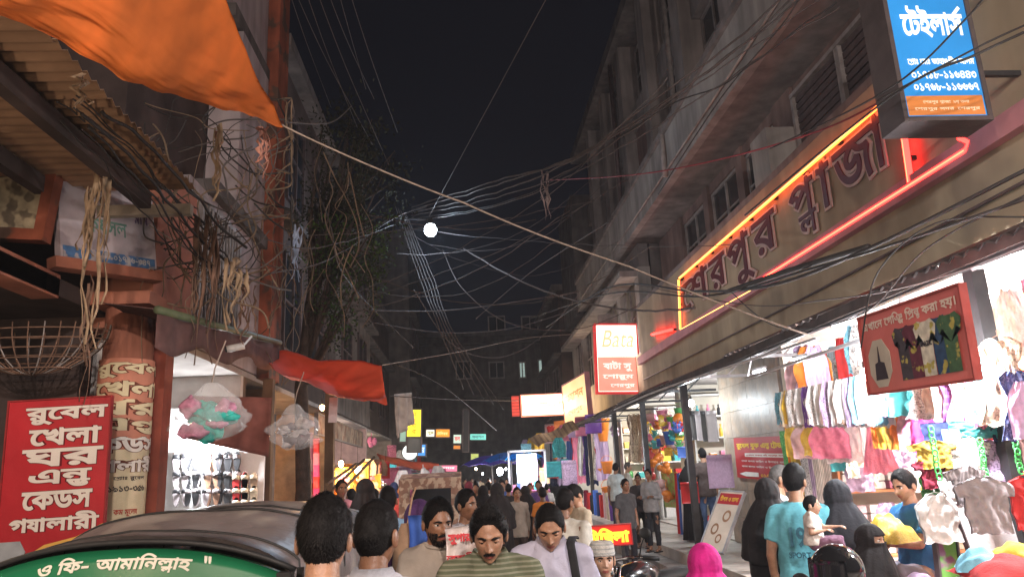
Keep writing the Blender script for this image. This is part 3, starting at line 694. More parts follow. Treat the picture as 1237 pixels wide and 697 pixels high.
# leaning board with jewellery print
t, w, h = board('white board with red heading and jewellery print leaning by the steps', WY(871, 593, 10.9), WY(898, 595, 10.6), WY(856, 664, 10.5), mat('cream_print_board', (.62, .56, .48), var=.2, scale=3), d=.03, fr=.02, mfr=m_steel)
rect(t, .01, w-.01, h*.78, h*.97, m_red, name='red_heading'); letters('িটপস ও মালা', w*.1, h*.83, w*.9, h*.93, m_yel, t, bold=.02)
m_gold = mat('brown_print', (.3, .17, .10), var=.3, bump=0)
for cx_, cy_, r_ in ((.65, .58, .17), (.33, .35, .16), (.62, .2, .13)):
    q = MB()
    for k in range(18):
        a0 = 2*math.pi*k/18; a1 = 2*math.pi*(k+1)/18
        q.add([(w*cx_+w*r_*rr*math.cos(aa), h*cy_+w*r_*1.5*rr*math.sin(aa), .003) for aa, rr in ((a0, 1), (a1, 1), (a1, .6), (a0, .6))], [(0, 1, 2, 3)])
    q.build('necklace_print', m_gold, t)
# yellow lettered red board
t, w, h = board('small red board with fat yellow lettering behind the boy in the white cap', WY(703, 637, 7.2), WY(761, 633, 7.1), WY(705, 660, 7.2), mat('glowing_red_board', (.62, .03, .02), var=.1, emit=(.5, .02, .015), es=.35), d=.05, fr=.01, mfr=m_red)  # board and its yellow letters get a glow of their own by emission
letters('িমিথলা', w*.04, h*.10, w*.97, h*.9, mat('glowing_yellow_print', (.9, .75, .06), var=.05, bump=0, emit=(.8, .62, .03), es=.5), t, bold=.06, z=.005)
MB().bar((w*.2, 0, -.03), (w*.2, -1.0, -.03), .03).bar((w*.8, 0, -.03), (w*.8, -1.0, -.03), .03).build('leg', m_stdk, t)
# T-shirt print banner hung from the eave
m_ban = mat('faded_red_flex', (.60, .12, .10), rough=.45, var=.25, scale=1.6, bump=.3)
t, w, h = board('red hanging banner with shirt pictures and a white headline', WX(1038, 386, 2.9), WX(1158, 345, 2.9), WX(1052, 475, 2.9), m_ban, d=.03, fr=.015, mfr=mat('faded_red_rim', (.35, .06, .05)))
letters('এখােন েগি{ঞ/জ} ি{,প}{ন/ট} করা হয়।', w*.03, h*.78, w*.96, h*.95, mat('cream_print', (.75, .62, .52), var=.1, bump=0), t, bold=.03)
def tee(x, y, s, c, k):
    p = [(-.5, .38), (-.3, .5), (-.1, .47), (.1, .47), (.3, .5), (.5, .38), (.42, .18), (.28, .26), (.26, -.5), (-.26, -.5), (-.28, .26), (-.42, .18)]
    p = [(x+a*s*.9, y+b*s*1.35) for a, b in p]
    n = len(p); q = MB(); c_ = (x, y, .0)
    z = .003+k*.002; q.add([(a, b, z) for a, b in p]+[(x, y, z)], [(i, (i+1) % n, n) for i in range(n)])
    q.build('shirt_print', c, t)
cols = [(.05, .04, .05), (.12, .02, .04), (.02, .06, .14), (.05, .12, .05), (.65, .62, .5)]
for k, (fx, c) in enumerate(zip((.44, .55, .78, .88, .67), cols)): tee(w*fx, h*.42, w*.23, mat('print_%d' % k, c, var=.3, scale=20, bump=0, blotch=((.45, .38, .08), 14, .62)), k)
letters('BRAZIL', w*.615, h*.44, w*.725, h*.50, mat('dark_ink', (.03, .02, .03), bump=0), t, bold=.05, z=.016, name='number')
poly(t, [(w*(.17+.13*math.cos(a)), h*(.36+.33*math.sin(a))) for a in [k*math.pi/4+.39 for k in range(8)]], mat('pale_badge', (.5, .45, .36), var=.2, bump=0), .004)
poly(t, [(w*.11, h*.15), (w*.24, h*.15), (w*.22, h*.36), (w*.18, h*.38), (w*.17, h*.58), (w*.155, h*.38), (w*.12, h*.36)], mat('dark_ink', (.03, .02, .03), bump=0), .007)
# red shop banner at left
m_banl = mat('red_shop_flex', (.42, .022, .03), rough=.45, var=.3, scale=1.3, bump=.45)
m_cream = mat('pale_print', (.66, .60, .54), var=.08, bump=0)
t, w, h = board('large red banner with six lines of pale lettering by the auto rickshaw', WY(12, 486, 6.3), WY(134, 479, 6.3), WY(3, 690, 6.3), m_banl, d=.02, fr=.012, mfr=mat('dull_red_hem', (.25, .02, .02)), name='shop_banner', cat='banner')
lines = ['রুেবল', 'েখলা', 'ঘর', 'এ{ন/ড}', 'েকডস', 'গ{yয}ালারী']
xs = [(.17, .98), (.22, .93), (.17, .96), (.25, .86), (.20, .88), (.10, .96)]
for k, s_ in enumerate(lines):
    y1 = h*(.955-k*.127); y0 = y1-h*.108
    letters(s_, w*(xs[k][0]-.003), y0-.004, w*(xs[k][1]+.003), y1+.004, mat('dark_red_edge', (.12, .005, .01), bump=0), t, bold=.07, z=.002, name='lettering_outline')  # wider dark letters printed behind the pale ones as an outline
    letters(s_, w*xs[k][0], y0, w*xs[k][1], y1, m_cream, t, bold=.035, z=.006)
poly(t, [(0, 0), (w, 0), (w, h*.24), (w*.75, h*.17), (w*.45, h*.135), (w*.3, h*.08)], mat('ochre_print', (.62, .36, .08), var=.2, bump=0), .004)
poly(t, [(0, h*.05), (w*.22, h*.05), (w*.28, h*.1), (w*.22, h*.165), (0, h*.165)], mat('grey_badge', (.30, .32, .34), var=.3, bump=0), .007)
# cream banner wrapped round the column
cwr = .232; m_wr = mat('cream_wrap_print', (.62, .52, .33), rough=.4, var=.18, scale=5, bump=.05)
wr = thing('wrapped_banner', 'cream and pink printed banner wrapped round the salmon column', 'banner', (-3.12, 7.1, 0), rz=R(18))
zt = 2.93; zb = 1.2
q = MB(); n = 40; q.tube([(0, 0, zb), (0, 0, zt-.62), (0, 0, zt-.615), (0, 0, zt)], cwr, n, False); qo = q.build('sheet', m_wr, wr, smooth=True)
q = MB(); q.tube([(0, 0, zt-.8), (0, 0, zt+.01)], cwr+.003, n, False); q.build('pink_field', mat('pink_brown_print', (.50, .20, .13), var=.25, scale=4, bump=0), wr, smooth=True)
def wrap(p):   # x along the circumference measured from the side facing the lane's camera end
    a = p[0]/cwr-math.pi/2; r = cwr+p[2]
    return (r*math.cos(a), r*math.sin(a), p[1])
for k, s_ in enumerate(lines):
    y1 = zt-.03-k*.165; y0 = y1-.14
    m = mat('ochre_yellow_letters', (.58, .50, .32), var=.15, bump=0) if k < 4 else mat('offwhite_letters', (.66, .62, .56), var=.1, bump=0)
    letters(s_, -.30, y0-.003, .42, y1+.003, mat('dark_brown_edge', (.12, .03, .015), bump=0), wr, bold=.075, z=.005, warp=wrap, name='lettering_outline')  # printed dark outline round the wrapped letters
    letters(s_, -.29, y0, .41, y1, m, wr, bold=.035, z=.008, warp=wrap)
letters('ে{,প}াঃ রুেবল', -.02, 1.86, .26, 1.90, mat('dark_ink', (.03, .02, .03), bump=0), wr, bold=.02, z=.004, warp=wrap)
letters('০১৯১৩-৩৫৬', -.1, 1.77, .27, 1.82, mat('dark_ink', (.03, .02, .03), bump=0), wr, bold=.02, z=.004, warp=wrap)
letters('কম মূেল{yয}', 0, 1.56, .2, 1.62, mat('red_ink', (.4, .03, .02), bump=0), wr, bold=.02, z=.004, warp=wrap)
for sx_, sz_ in ((.05, 1.42), (.16, 1.40)):
    q = MB()
    P = [(-.05, 0), (.05, 0), (.055, .02), (.02, .03), (0, .05), (-.03, .05), (-.05, .03)]
    q.add([wrap((sx_+a_, sz_+b_, .004)) for a_, b_ in P], [tuple(range(7))]); q.build('shoe_print', mat('dark_ink', (.03, .02, .03), bump=0), wr)
# ================================================================ auto rickshaw
m_green = mat('green_auto_paint', (.008, .13, .055), rough=.3, var=.12, scale=3, bump=.03, spec=.5)
m_hood = mat('grey_vinyl_hood', (.15, .125, .12), rough=.38, var=.45, scale=3, bump=.35, spec=.5, blotch=((.22, .19, .17), 2.6, .58))
m_blk = mat('black_rubber', (.018, .018, .018), rough=.55, var=.2)
m_chr = mat('chrome', (.6, .6, .62), rough=.15, metal=1, var=.1, bump=0)
m_glass = clear_plastic('windscreen_glass', (.5, .55, .55), .35)
def smooth_grid(fn, nu, nv): return MB().grid(fn, nu, nv)
ar = thing('auto_rickshaw', 'green three wheeled auto rickshaw with a grey vinyl hood and white lettering over its windscreen', 'auto rickshaw', (-1.26, 3.02, .03), R(-4))
def arch(x, hw=.62): return -.125*(abs(x)/hw)**2.4
def hoodpt(u, v):
    # u across -1..1, v along front..back
    a = (u*2-1); y = .02+v*1.95; top = 1.575+.075*math.sin(min(1, v*2.2)*math.pi/2)-.10*max(0, v-.75)**1.0*2; hw = .62+.035*math.sin(v*math.pi)
    t = a*1.5; x = hw*math.copysign(min(1, abs(math.sin(min(1.5707, abs(t)))))**.9, t); 
    c = abs(math.cos(min(1.5707, abs(t)))) ; zz = top-.21*(1-c**.9)-max(0, abs(t)-1.2)*1.3
    rib = .016*(.3-abs(noise.noise(Vector((x*4+y*3, y*5, 7)))))+.016*math.cos(v*math.pi*2*3)+.006*noise.noise(Vector((x*5, y*6, 3)))
    return (x, y, zz+rib*c+.012*noise.noise(Vector((x*3, y*2.4, 1))))
MB().slab(lambda u, v: hoodpt(u, v), 40, 36, (0, 0, -.015)).build('hood', m_hood, ar, smooth=True)
for v_ in (.06, .30, .55, .80): MB().tube([tuple(Vector(hoodpt(k/30, v_))+Vector((0, 0, .003))) for k in range(31)], .006, 6).build('seam', m_blk, ar, smooth=True)
MB().grid(lambda u, v: (-.6+1.2*u, 1.97+.03*math.sin(u*math.pi), 1.45-v*.9), 8, 6).build('hood_back', m_hood, ar, smooth=True)
MB().slab(lambda u, v: ((u*2-1)*.615, -.06-.03*v-.03*math.cos((u-.5)*math.pi), 1.555+arch(u*2-1, 1)*(1-.3*v)-v*.17), 30, 4, (0, .03, 0)).build('header_panel', m_green, ar, smooth=True)
MB().tube([((u*2-1)*.625, -.03-.03*math.cos((u-.5)*math.pi), 1.576+arch(u*2-1, 1)) for u in [k/24 for k in range(25)]], .011, 8).build('black_piping', m_blk, ar, smooth=True)
MB().tube([((u*2-1)*.612, -.093-.03*math.cos((u-.5)*math.pi), 1.43+arch(u*2-1, 1)*.8) for u in [k/24 for k in range(25)]], .007, 6).build('yellow_moulding', mat('dull_yellow_trim', (.35, .30, .08), rough=.4), ar, smooth=True)
MB().tube([((u*2-1)*.617, -.098-.03*math.cos((u-.5)*math.pi), 1.385+arch(u*2-1, 1)*.7) for u in [k/24 for k in range(25)]], .016, 8).build('lower_moulding', m_green, ar, smooth=True)
def arw(p):
    u = (p[0]/.615+1)/2; v = (1.555+arch(u*2-1, 1)-p[1])/.17
    return (p[0], -.06-.03*max(0, v)-.03*math.cos((u-.5)*math.pi)-p[2], p[1]+arch(u*2-1, 1)*.85)
letters('ও িফ- আমািন{ল/ল}াহ', -.29, 1.476, .27, 1.540, mat('cream_painted_letters', (.62, .6, .5), bump=0, var=.15), ar, bold=.03, z=.005, warp=arw, shear=.15)
letters('"', .31, 1.515, .335, 1.54, mat('cream_painted_letters', (.62, .6, .5)), ar, bold=.02, z=.005, warp=arw)
MB().box(-.56, .56, -.085, -.06, .78, 1.36).build('windscreen', m_glass, ar)
q = MB(); q.bar((-.6, -.07, .75), (-.6, -.07, 1.45), .05); q.bar((.6, -.07, .75), (.6, -.07, 1.45), .05); q.bar((-.6, -.07, .74), (.6, -.07, .74), .05); q.bar((0, -.1, .78), (.25, -.1, 1.2), .012); q.build('windscreen_frame', m_blk, ar)
MB().slab(lambda u, v: ((u*2-1)*(.60-.18*v**2), -.09-.22*math.sin(v*math.pi)*math.cos((u-.5)*math.pi)-.05*v, .74-.44*v), 20, 8, (0, .03, 0)).build('front_cowl', m_green, ar, smooth=True)
hl = MB().tube([(0, -.30, .56), (0, -.36, .56)], [.085, .075], 18).build('headlight', m_chr, ar, smooth=True)
MB().tube([(0, -.362, .56), (0, -.368, .56)], .066, 18).build('lens', mat('headlight_lens', (.6, .6, .58), rough=.1), hl)
MB().box(-.62, .62, .0, 1.98, .32, .36).build('floor_pan', m_blk, ar)
for s_ in (-1, 1):
    MB().slab(lambda u, v: (s_*(.62+.02*math.sin(v*3)), .75+u*1.25, .95-.58*v), 8, 6, (-s_*.02, 0, 0)).build('side_panel', m_green, ar, smooth=True)
    q = MB()
    for k in range(5): q.bar((s_*.62, .05, .9-k*.11), (s_*.62, .74, .9-k*.11), .012)
    q.bar((s_*.62, .05, .4), (s_*.62, .05, 1.45), .022); q.bar((s_*.62, .74, .36), (s_*.62, .74, 1.45), .022); q.build('door_grille', m_blk, ar)
    mi = MB().ell((s_*.70, -.12, 1.18), (.07, .015, .05), 12, 8); mi.bar((s_*.61, -.07, 1.1), (s_*.69, -.11, 1.17), .012); mi.build('mirror', m_blk, ar, smooth=True)
def wheel(par, c, r, w, axis='x', spokes=0):
    t = MB(); n = 28; vs = []; ms = 8
    for i in range(n):
        a = 2*math.pi*i/n
        for j in range(ms): b = 2*math.pi*j/ms; rr = r-w/2+w/2*math.cos(b); vs.append((c[0]+w/2*math.sin(b), c[1]+rr*math.cos(a), c[2]+rr*math.sin(a)))
    t.add(vs, [(i*ms+j, i*ms+(j+1) % ms, ((i+1) % n)*ms+(j+1) % ms, ((i+1) % n)*ms+j) for i in range(n) for j in range(ms)])
    wo = t.build('wheel', m_blk, par, smooth=True)
    q = MB(); q.tube([(c[0]-w*.25, c[1], c[2]), (c[0]+w*.25, c[1], c[2])], (r-w)*(.55 if not spokes else .18), 14)
    for k in range(spokes): a = 2*math.pi*k/spokes; q.bar((c[0], c[1], c[2]), (c[0], c[1]+(r-w)*math.cos(a), c[2]+(r-w)*math.sin(a)), .008)
    ring = [(c[0], c[1]+(r-w)*math.cos(2*math.pi*k/24), c[2]+(r-w)*math.sin(2*math.pi*k/24)) for k in range(25)]; q.tube(ring, .014, 6, False)
    q.build('rim', m_chr, wo, smooth=True)
wheel(ar, (0, -.08, .22), .22, .10); wheel(ar, (-.52, 1.65, .22), .22, .11); wheel(ar, (.52, 1.65, .22), .22, .11)
MB().box(-.45, .45, 1.1, 1.6, .55, .68).build('seat', m_blk, ar); MB().box(-.2, .2, .45, .8, .6, .7).build('driver_seat', m_blk, ar)
MB().tube([(-.3, .12, 1.0), (0, .06, .98), (.3, .12, 1.0)], .015, 8).build('handlebar', m_blk, ar, smooth=True)
# ================================================================ motorcycles
def motorcycle(label, x, y, rz, col):
    t = thing('motorcycle', label, 'motorcycle', (x, y, 0), rz); m = mat('bike_paint_%d' % int(col[0]*1000), col, rough=.2, var=.1, bump=0, spec=.6)
    wheel(t, (0, -.65, .30), .30, .10, spokes=12); wheel(t, (0, .65, .30), .30, .11, spokes=12)
    q = MB(); q.ell((0, -.12, .86), (.13, .27, .13), 18, 12); q.build('fuel_tank', m, t, smooth=True)
    q = MB(); q.ell((0, .38, .82), (.13, .38, .07), 18, 10); q.build('seat', m_blk, t, smooth=True)
    q = MB(); q.bar((0, -.35, .85), (0, .7, .72), .05); q.bar((0, -.35, .8), (0, -.1, .35), .04); q.bar((0, .65, .3), (0, .1, .4), .04); q.bar((.14, .65, .3), (.12, .5, .75), .03); q.bar((-.14, .65, .3), (-.12, .5, .75), .03); q.build('frame', m_stdk, t)
    q = MB(); q.box(-.13, .13, -.12, .22, .28, .6); 
    for k in range(5): q.box(-.16, .16, -.05, .15, .38+k*.04, .392+k*.04)
    q.build('engine', m_steel, t)
    q = MB(); q.tube([(.16, -.02, .35), (.18, .2, .25), (.18, .9, .34)], [.025, .03, .045], 10); q.build('exhaust', m_chr, t, smooth=True)
    q = MB()
    for s_ in (-1, 1): q.tube([(s_*.09, -.65, .3), (s_*.09, -.42, .98)], .022, 8)
    q.build('fork', m_chr, t, smooth=True)
    MB().tube([(-.38, -.28, 1.05), (-.2, -.36, 1.06), (0, -.40, 1.02), (.2, -.36, 1.06), (.38, -.28, 1.05)], .013, 8).build('handlebar', m_chr, t, smooth=True)
    for s_ in (-1, 1):
        MB().tube([(s_*.28, -.33, 1.055), (s_*.40, -.27, 1.05)], .019, 8).build('grip', m_blk, t, smooth=True)
        mo = MB().tube([(s_*.26, -.35, 1.06), (s_*.30, -.36, 1.16), (s_*.33, -.35, 1.22)], .006, 6); mo.ell((s_*.34, -.35, 1.25), (.065, .02, .045), 14, 8); mo.build('mirror', m_blk, t, smooth=True)
        io = MB().ell((s_*.16, -.48, .9), (.03, .035, .022), 10, 7); io.build('indicator', mat('amber_lens', (.6, .2, .02), rough=.2), t, smooth=True)
    hl = MB().ell((0, -.50, .93), (.095, .075, .095), 18, 12).build('headlight', m_chr, t, smooth=True)
    MB().tube([(0, -.565, .93), (0, -.578, .93)], .078, 18).build('lens', mat('headlight_lens', (.6, .6, .58), rough=.1), hl)
    MB().slab(lambda u, v: ((v-.5)*.13, -.65-.33*math.cos(R(-10+u*120)), .3+.345*math.sin(R(-10+u*120))), 14, 2, (0, 0, .006)).build('mudguard', m, t, smooth=True)
    MB().box(-.08, .08, .72, .80, .70, .78).build('tail_light', mat('red_lens', (.5, .01, .01), rough=.2), t)
    return t
# ================================================================ tarpaulins
m_tarp = translucent_cloth('orange_tarpaulin', (.78, .20, .035), .4, rough=.7, var=.35, scale=1.1, bump=.35, streak=.35)
m_rtarp = translucent_cloth('red_orange_tarpaulin', (.62, .10, .045), .35, rough=.7, var=.25, scale=2, bump=.2)
def tarp(label, TL, TR, BR, BL, m, sag=.2, wr=.03, nu=40, nv=30, curve=None):
    TL, TR, BR, BL = map(Vector, (TL, TR, BR, BL)); c = (TL+TR+BR+BL)/4; t = thing('tarpaulin', label, 'tarpaulin', c)
    def f(u, v):
        p = TL.lerp(TR, u).lerp(BL.lerp(BR, u), v)-c; s = 4*u*(1-u); q = 4*v*(1-v)
        p.z -= sag*(s*.5+q*.5)*.6+sag*.5*s*q
        w = noise.noise(Vector((u*3+v*2.2, v*1.2, c.x)))*wr*2.4+(.3-abs(noise.noise(Vector((u*7+v*5, v*2.2-u, 4)))))*wr*1.5+(.25-abs(noise.noise(Vector((u*16-v*9, v*8, 9)))))*wr*.5+.4*wr*math.sin(14*u+5*v)*q
        p.z += w
        if curve: p += curve(u, v)
        return tuple(p)
    MB().slab(f, nu, nv, (0, 0, .004)).build('sheet', m, t, smooth=True)
    return t, f, c
A = WY(342, 151, 5.0); B = WY(-6, 30, 3.3); Cc = WY(262, -30, 3.9); D = WY(-300, -320, 2.2)
tarp('big sun faded orange tarpaulin stretched overhead from the left roofs', D, Cc, A, B, m_tarp, .16, .035, 60, 44)
# ragged rope ends at the tarp corner
P1, P2, P3, P4 = WX(303, 414, -2.85), WY(461, 443, 9.6), WY(468, 487, 9.0), WY(352, 460, 8.2)
tarp('red orange tarpaulin sagging over the left stalls', P1, P2, P3, P4, m_rtarp, .14, .03)
tarp('low faded red awning cloth over the far left stalls', WY(455, 548, 19), WY(530, 560, 23), WY(532, 571, 21), WY(462, 557, 17), m_rtarp, .1, .02, 20, 12)
# awning over the sandal shop
gc = thing('canvas_awning', 'dark brown canvas awning with a green front rail over the sandal shop', 'awning', (-3, 8.5, 3.3))
pa, pb = WX(190, 374, -2.55), WX(338, 414, -2.35); pc, pd = Vector((-3.1, pb.y+.2, pb.z-.05)), Vector((-3.1, pa.y+.1, pa.z+.1))
c0 = Vector((-3, 8.5, 3.3))
MB().tube([pa-c0, pb-c0], .035, 10).build('front_rail', mat('dull_green_paint', (.09, .11, .06), rough=.5), gc, smooth=True)
m_bcloth = mat('dark_brown_cloth', (.11, .055, .05), rough=.9, var=.35, scale=5)
MB().slab(lambda u, v: tuple(pa.lerp(pb, u).lerp(pd.lerp(pc, u), v)-c0+Vector((0, 0, .02*math.sin(u*20)))), 24, 6, (0, 0, .008)).build('canopy', m_bcloth, gc, smooth=True)
MB().slab(lambda u, v: tuple(pa.lerp(pb, u)-c0+Vector((.02*math.sin(u*31), 0, -.04-v*(.28+.06*math.sin(u*17))))), 40, 4, (.006, 0, 0)).build('valance', m_bcloth, gc, smooth=True)
# reddish curtain hanging beside the sandals
def curtain(label, A_p, B_p, drop, m, nf=6, amp=.03, tilt=0.0, name='curtain', cat='curtain'):
    A_p, B_p = Vector(A_p), Vector(B_p); t = thing(name, label, cat, (A_p+B_p)/2); c = (A_p+B_p)/2; n = (B_p-A_p).cross(Vector((0, 0, 1))).normalized()
    MB().slab(lambda u, v: tuple(A_p.lerp(B_p, u)-c+n*amp*(math.sin(u*nf*6.28+v)*(.4+v)+.5*noise.noise(Vector((u*5, v*3, c.x))))-Vector((0, 0, v*drop*(1+tilt*u)))), nf*8, 10, tuple(n*.006)).build('cloth', m, t, smooth=True)
    return t
curtain('reddish brown curtain tied over the sandal display', WY(232, 478, 8.3), WY(328, 480, 8.3), .46, mat('reddish_brown_cloth', (.20, .07, .055), rough=.9, var=.3), 3, .04, .38)
# ================================================================ CCTV camera
cc = thing('security_camera', 'small white security camera under the green awning rail', 'security camera', WY(288, 420, 7.6))
MB().tube([(-.10, -.05, -.02), (.06, .0, .02)], .035, 12).build('housing', mat('white_plastic', (.6, .58, .55), rough=.4, var=.1), cc, smooth=True)
MB().tube([(-.115, -.055, -.024), (-.10, -.05, -.02)], .028, 12).build('lens', m_blk, cc); MB().bar((.05, 0, .02), (.12, .03, .12), .02).build('bracket', m_steel, cc)
# ================================================================ street lamp
L0 = WY(520, 278, 14)
sl = thing('street_lamp', 'bright white street lamp bulb hung over the lane from the crossing cables', 'street lamp', L0)
MB().ell((0, 0, 0), (.125, .125, .13), 18, 12).build('bulb', glow('street_lamp_glow', (.80, .92, 1), 14), sl, smooth=True)
MB().tube([(0, 0, .11), (0, 0, .24)], [.09, .05], 12).build('socket', m_stdk, sl); MB().bar((0, 0, .22), (-1.2, .6, .5), .03).build('arm', m_stdk, sl)
lamp('bulb_light', sl, (0, -.02, -.20), 110, (.62, .8, 1), .12)
# ================================================================ tree on the left
m_bark = mat('tree_bark', (.07, .05, .04), rough=.95, var=.4, scale=8, bump=.6)
m_leaf = mat('dull_green_leaf', (.035, .036, .022), spec=.05, rough=.95, var=.6, scale=1.2, bump=0); m_leafb = mat('fresh_green_leaf', (.05, .085, .02), spec=.05, rough=.9, var=.4, scale=1.5, bump=0)
tr = thing('street_tree', 'dusty dark leafy tree rising between the left buildings under the cables', 'tree', (-2.75, 12.9, .13))
rnd = random.Random(11); tq = MB(); tq.tube([(0, 0, 0), (.06, 0, 1.5), (-.03, .05, 3.2), (.1, 0, 4.6), (.3, -.1, 6.0)], [.16, .13, .11, .09, .05], 12)
br = []
cen = WY(428, 235, 12.6)-Vector((-2.75, 12.9, .13))
def inside(): 
    while 1:
        p = Vector((rnd.uniform(-1, 1), rnd.uniform(-1, 1), rnd.uniform(-1, 1)))
        if p.length < 1: return p
for k in range(48):
    p = inside(); tip = Vector((cen.x+p.x*.9, cen.y+p.y*.9, cen.z+p.z*1.9)); st = Vector((.1, 0, rnd.uniform(3.2, 5.8))); mid = st.lerp(tip, .5)+Vector((rnd.uniform(-.15, .15), rnd.uniform(-.15, .15), .15))
    tq.tube([st, mid, tip], [.035, .022, .008], 6); br.append(tip); br.append(mid)
tq.build('trunk', m_bark, tr, smooth=True)
lq = MB()
for k in range(9000):
    b = rnd.choice(br); 
    p = b+Vector((rnd.gauss(0, .17), rnd.gauss(0, .17), rnd.gauss(-.08, .26)))
    if noise.noise(p*2.2) < -.12: continue
    d = inside().normalized(); e = d.orthogonal().normalized()*.022; L = rnd.uniform(.06, .11); lq.mi = 1 if p.z < cen.z-.5 and rnd.random() < .5 else 0
    lq.add([p, p+d*L*.5+e, p+d*L, p+d*L*.5-e], [(0, 1, 2, 3)])
for k in range(60):     # hanging sprays
    b = rnd.choice(br); L = rnd.uniform(.5, 1.6); q = b.copy(); lq.mi = 0
    for j in range(int(L/.035)):
        q = q+Vector((rnd.uniform(-.012, .012), rnd.uniform(-.012, .012), -.035)); d = inside().normalized(); e = d.orthogonal()*.012
        lq.add([q, q+d*.03+e, q+d*.055, q+d*.03-e], [(0, 1, 2, 3)])
lq.build('crown', [m_leaf, m_leafb], tr)
# ================================================================ cables
m_cab = mat('black_cable', (.03, .027, .026), rough=.6, var=.3, bump=0); m_cabg = mat('dusty_grey_cable', (.085, .072, .068), rough=.7, var=.3, bump=0)
m_cabl = mat('pale_rope', (.30, .24, .20), rough=.8, var=.3, scale=20); m_cabr = mat('dull_red_cable', (.25, .04, .05), rough=.6, var=.2)
m_cabv = mat('dry_vine', (.17, .12, .08), rough=.9, var=.4, bump=0)
def cable(label, pts, r=.008, m=None, group=None, sag=.0, name='overhead_cable', cat='cable', n=6, jit=0):
    """pts: (px, py, depth) knots joined by a smooth line"""
    P = [WY(*p) for p in pts]; c = P[0]; out = []
    for i in range(len(P)-1):
        p0 = P[max(0, i-1)]; p1 = P[i]; p2 = P[i+1]; p3 = P[min(len(P)-1, i+2)]; k = 10
        for j in range(k+(i == len(P)-2)):
            t = j/k; q = .5*((2*p1)+(p2-p0)*t+(2*p0-5*p1+4*p2-p3)*t*t+(3*p1-p0-3*p2+p3)*t**3)
            q.z -= sag*4*t*(1-t)
            if jit: q += Vector((noise.noise(q*3), noise.noise(q*3+Vector((9, 0, 0))), noise.noise(q*3+Vector((0, 9, 0)))))*jit
            out.append(q-c)
    t = thing(name, label, cat, c, group=group) if False else None
    o = MB().tube(out, r, n).build(name, m or m_cab, smooth=True); o.location = c; tag(o, label, cat, group); return o
cable('pale rope running from the orange tarpaulin corner down to the eave across the lane', [(340, 151, 5), (560, 245, 5.4), (760, 322, 5.7), (988, 408, 5.8)], .007, m_cabl, sag=.02, name='tarp_rope', cat='rope')
cable('white strut like rope stay ending at the eave above the small tube lights', [(988, 408, 5.8), (800, 470, 9.5), (742, 495, 12)], .012, m_steel, name='stay_rope', cat='rope')
cable('thin pale cord rising from the street lamp to the top of the picture', [(518, 262, 14), (600, 110, 10), (662, -5, 8)], .006, m_cabg)
G = 'cable bundle strung across the lane towards the plaza'
lb_ = ['thick grey cable of the bundle climbing to the plaza balcony, topmost', 'grey cable of the climbing bundle, second from top', 'grey cable of the climbing bundle with a kink beside the rag', 'lowest cable of the climbing bundle', 'black cable of the climbing bundle that ends near the blue sign', 'slack cable leaving the climbing bundle early']
for k, l in enumerate(lb_):
    o = k*6; j_ = lambda a: random.Random(k*31+a).uniform(-9, 9); cable(l, [(497, 250+o*.6, 15.4), (600, 222+o*.9+j_(1)*.5, 11.5), (690, 185+o*.8+j_(2), 9.5), (790, 125+o*.9+j_(3), 8), (880, 60+o*1.2+j_(4), 7.2), (960+o*2+j_(5), -20+o, 6.2)], .012 if k < 3 else .008, m_cabg if k != 4 else m_cab, G, jit=.03)
cable('black cable sweeping over the end of the neon sign to the right edge', [(660, 395, 17), (735, 348, 11), (840, 352, 8), (930, 345, 6), (1050, 300, 5), (1240, 205, 4.2)], .014)
cable('second black cable sweeping under the first over the neon sign', [(640, 385, 18), (735, 355, 11), (850, 358, 8), (990, 322, 5.5), (1110, 285, 4.6), (1240, 240, 4.1)], .011)
cable('thick black taped cable end near the lower neon tube', [(880, 352, 6.8), (960, 325, 5.8), (1050, 298, 5.1)], .024, m_cab)
cable('dull red cable crossing in front of the grey balcony', [(660, 218, 12), (760, 212, 9.5), (860, 195, 8), (985, 160, 6.6), (1070, 120, 5.6)], .009, m_cabr)
cable('thin cable rising steeply from the balcony to the blue sign', [(795, 235, 9), (870, 120, 7), (945, 30, 6), (975, -20, 5.5)], .007)
cable('thin black cable passing in front of the blue sign', [(930, 180, 6.2), (1070, 110, 4.6), (1165, 25, 4.0), (1200, -20, 3.8)], .007)
cable('black cable crossing the foot of the blue sign', [(900, 260, 6.5), (1075, 118, 4.5), (1180, 66, 4.1), (1240, 38, 4)], .009)
cable('black cable just above the one crossing the blue sign foot', [(1060, 122, 4.6), (1180, 58, 4.1), (1240, 30, 4)], .007)
cable('pale thin wire across the buff fascia below the neon', [(775, 345, 11), (900, 368, 8), (1000, 362, 6), (1100, 345, 5), (1240, 300, 4.3)], .006, m_cabg)
cable('slack dark wire drooping across the fascia beside the banner', [(880, 350, 8), (940, 395, 6.6), (1040, 380, 5.4), (1120, 300, 4.7), (1240, 235, 4.2)], .006)
cable('looped dark wire above the shirt banner', [(1040, 420, 5), (1060, 330, 4.8), (1130, 270, 4.5), (1240, 262, 4.2)], .006)
G2 = 'bundle of thin cables dropping from the street lamp to the far stalls'
for k in range(5):
    cable('thin lit cable dropping from the street lamp towards the far left stalls', [(478+k*3, 250+k*2, 15.2), (505+k*4, 330, 15.0), (528+k*5, 390+k*3, 14.5), (560+k*12, 470+k*6, 17)], .008, m_cabg, G2, jit=.02)
cable('cable curving from the street lamp down to the plaza corner', [(535, 302, 15.4), (560, 350, 15), (620, 392, 15.5), (700, 397, 17), (770, 370, 16)], .010, m_cabg)
cable('lower drooping cable from the lamp bundle to the shoe sign', [(500, 350, 14), (545, 415, 15), (600, 432, 16), (650, 410, 16.5), (700, 355, 15)], .010, m_cabg)
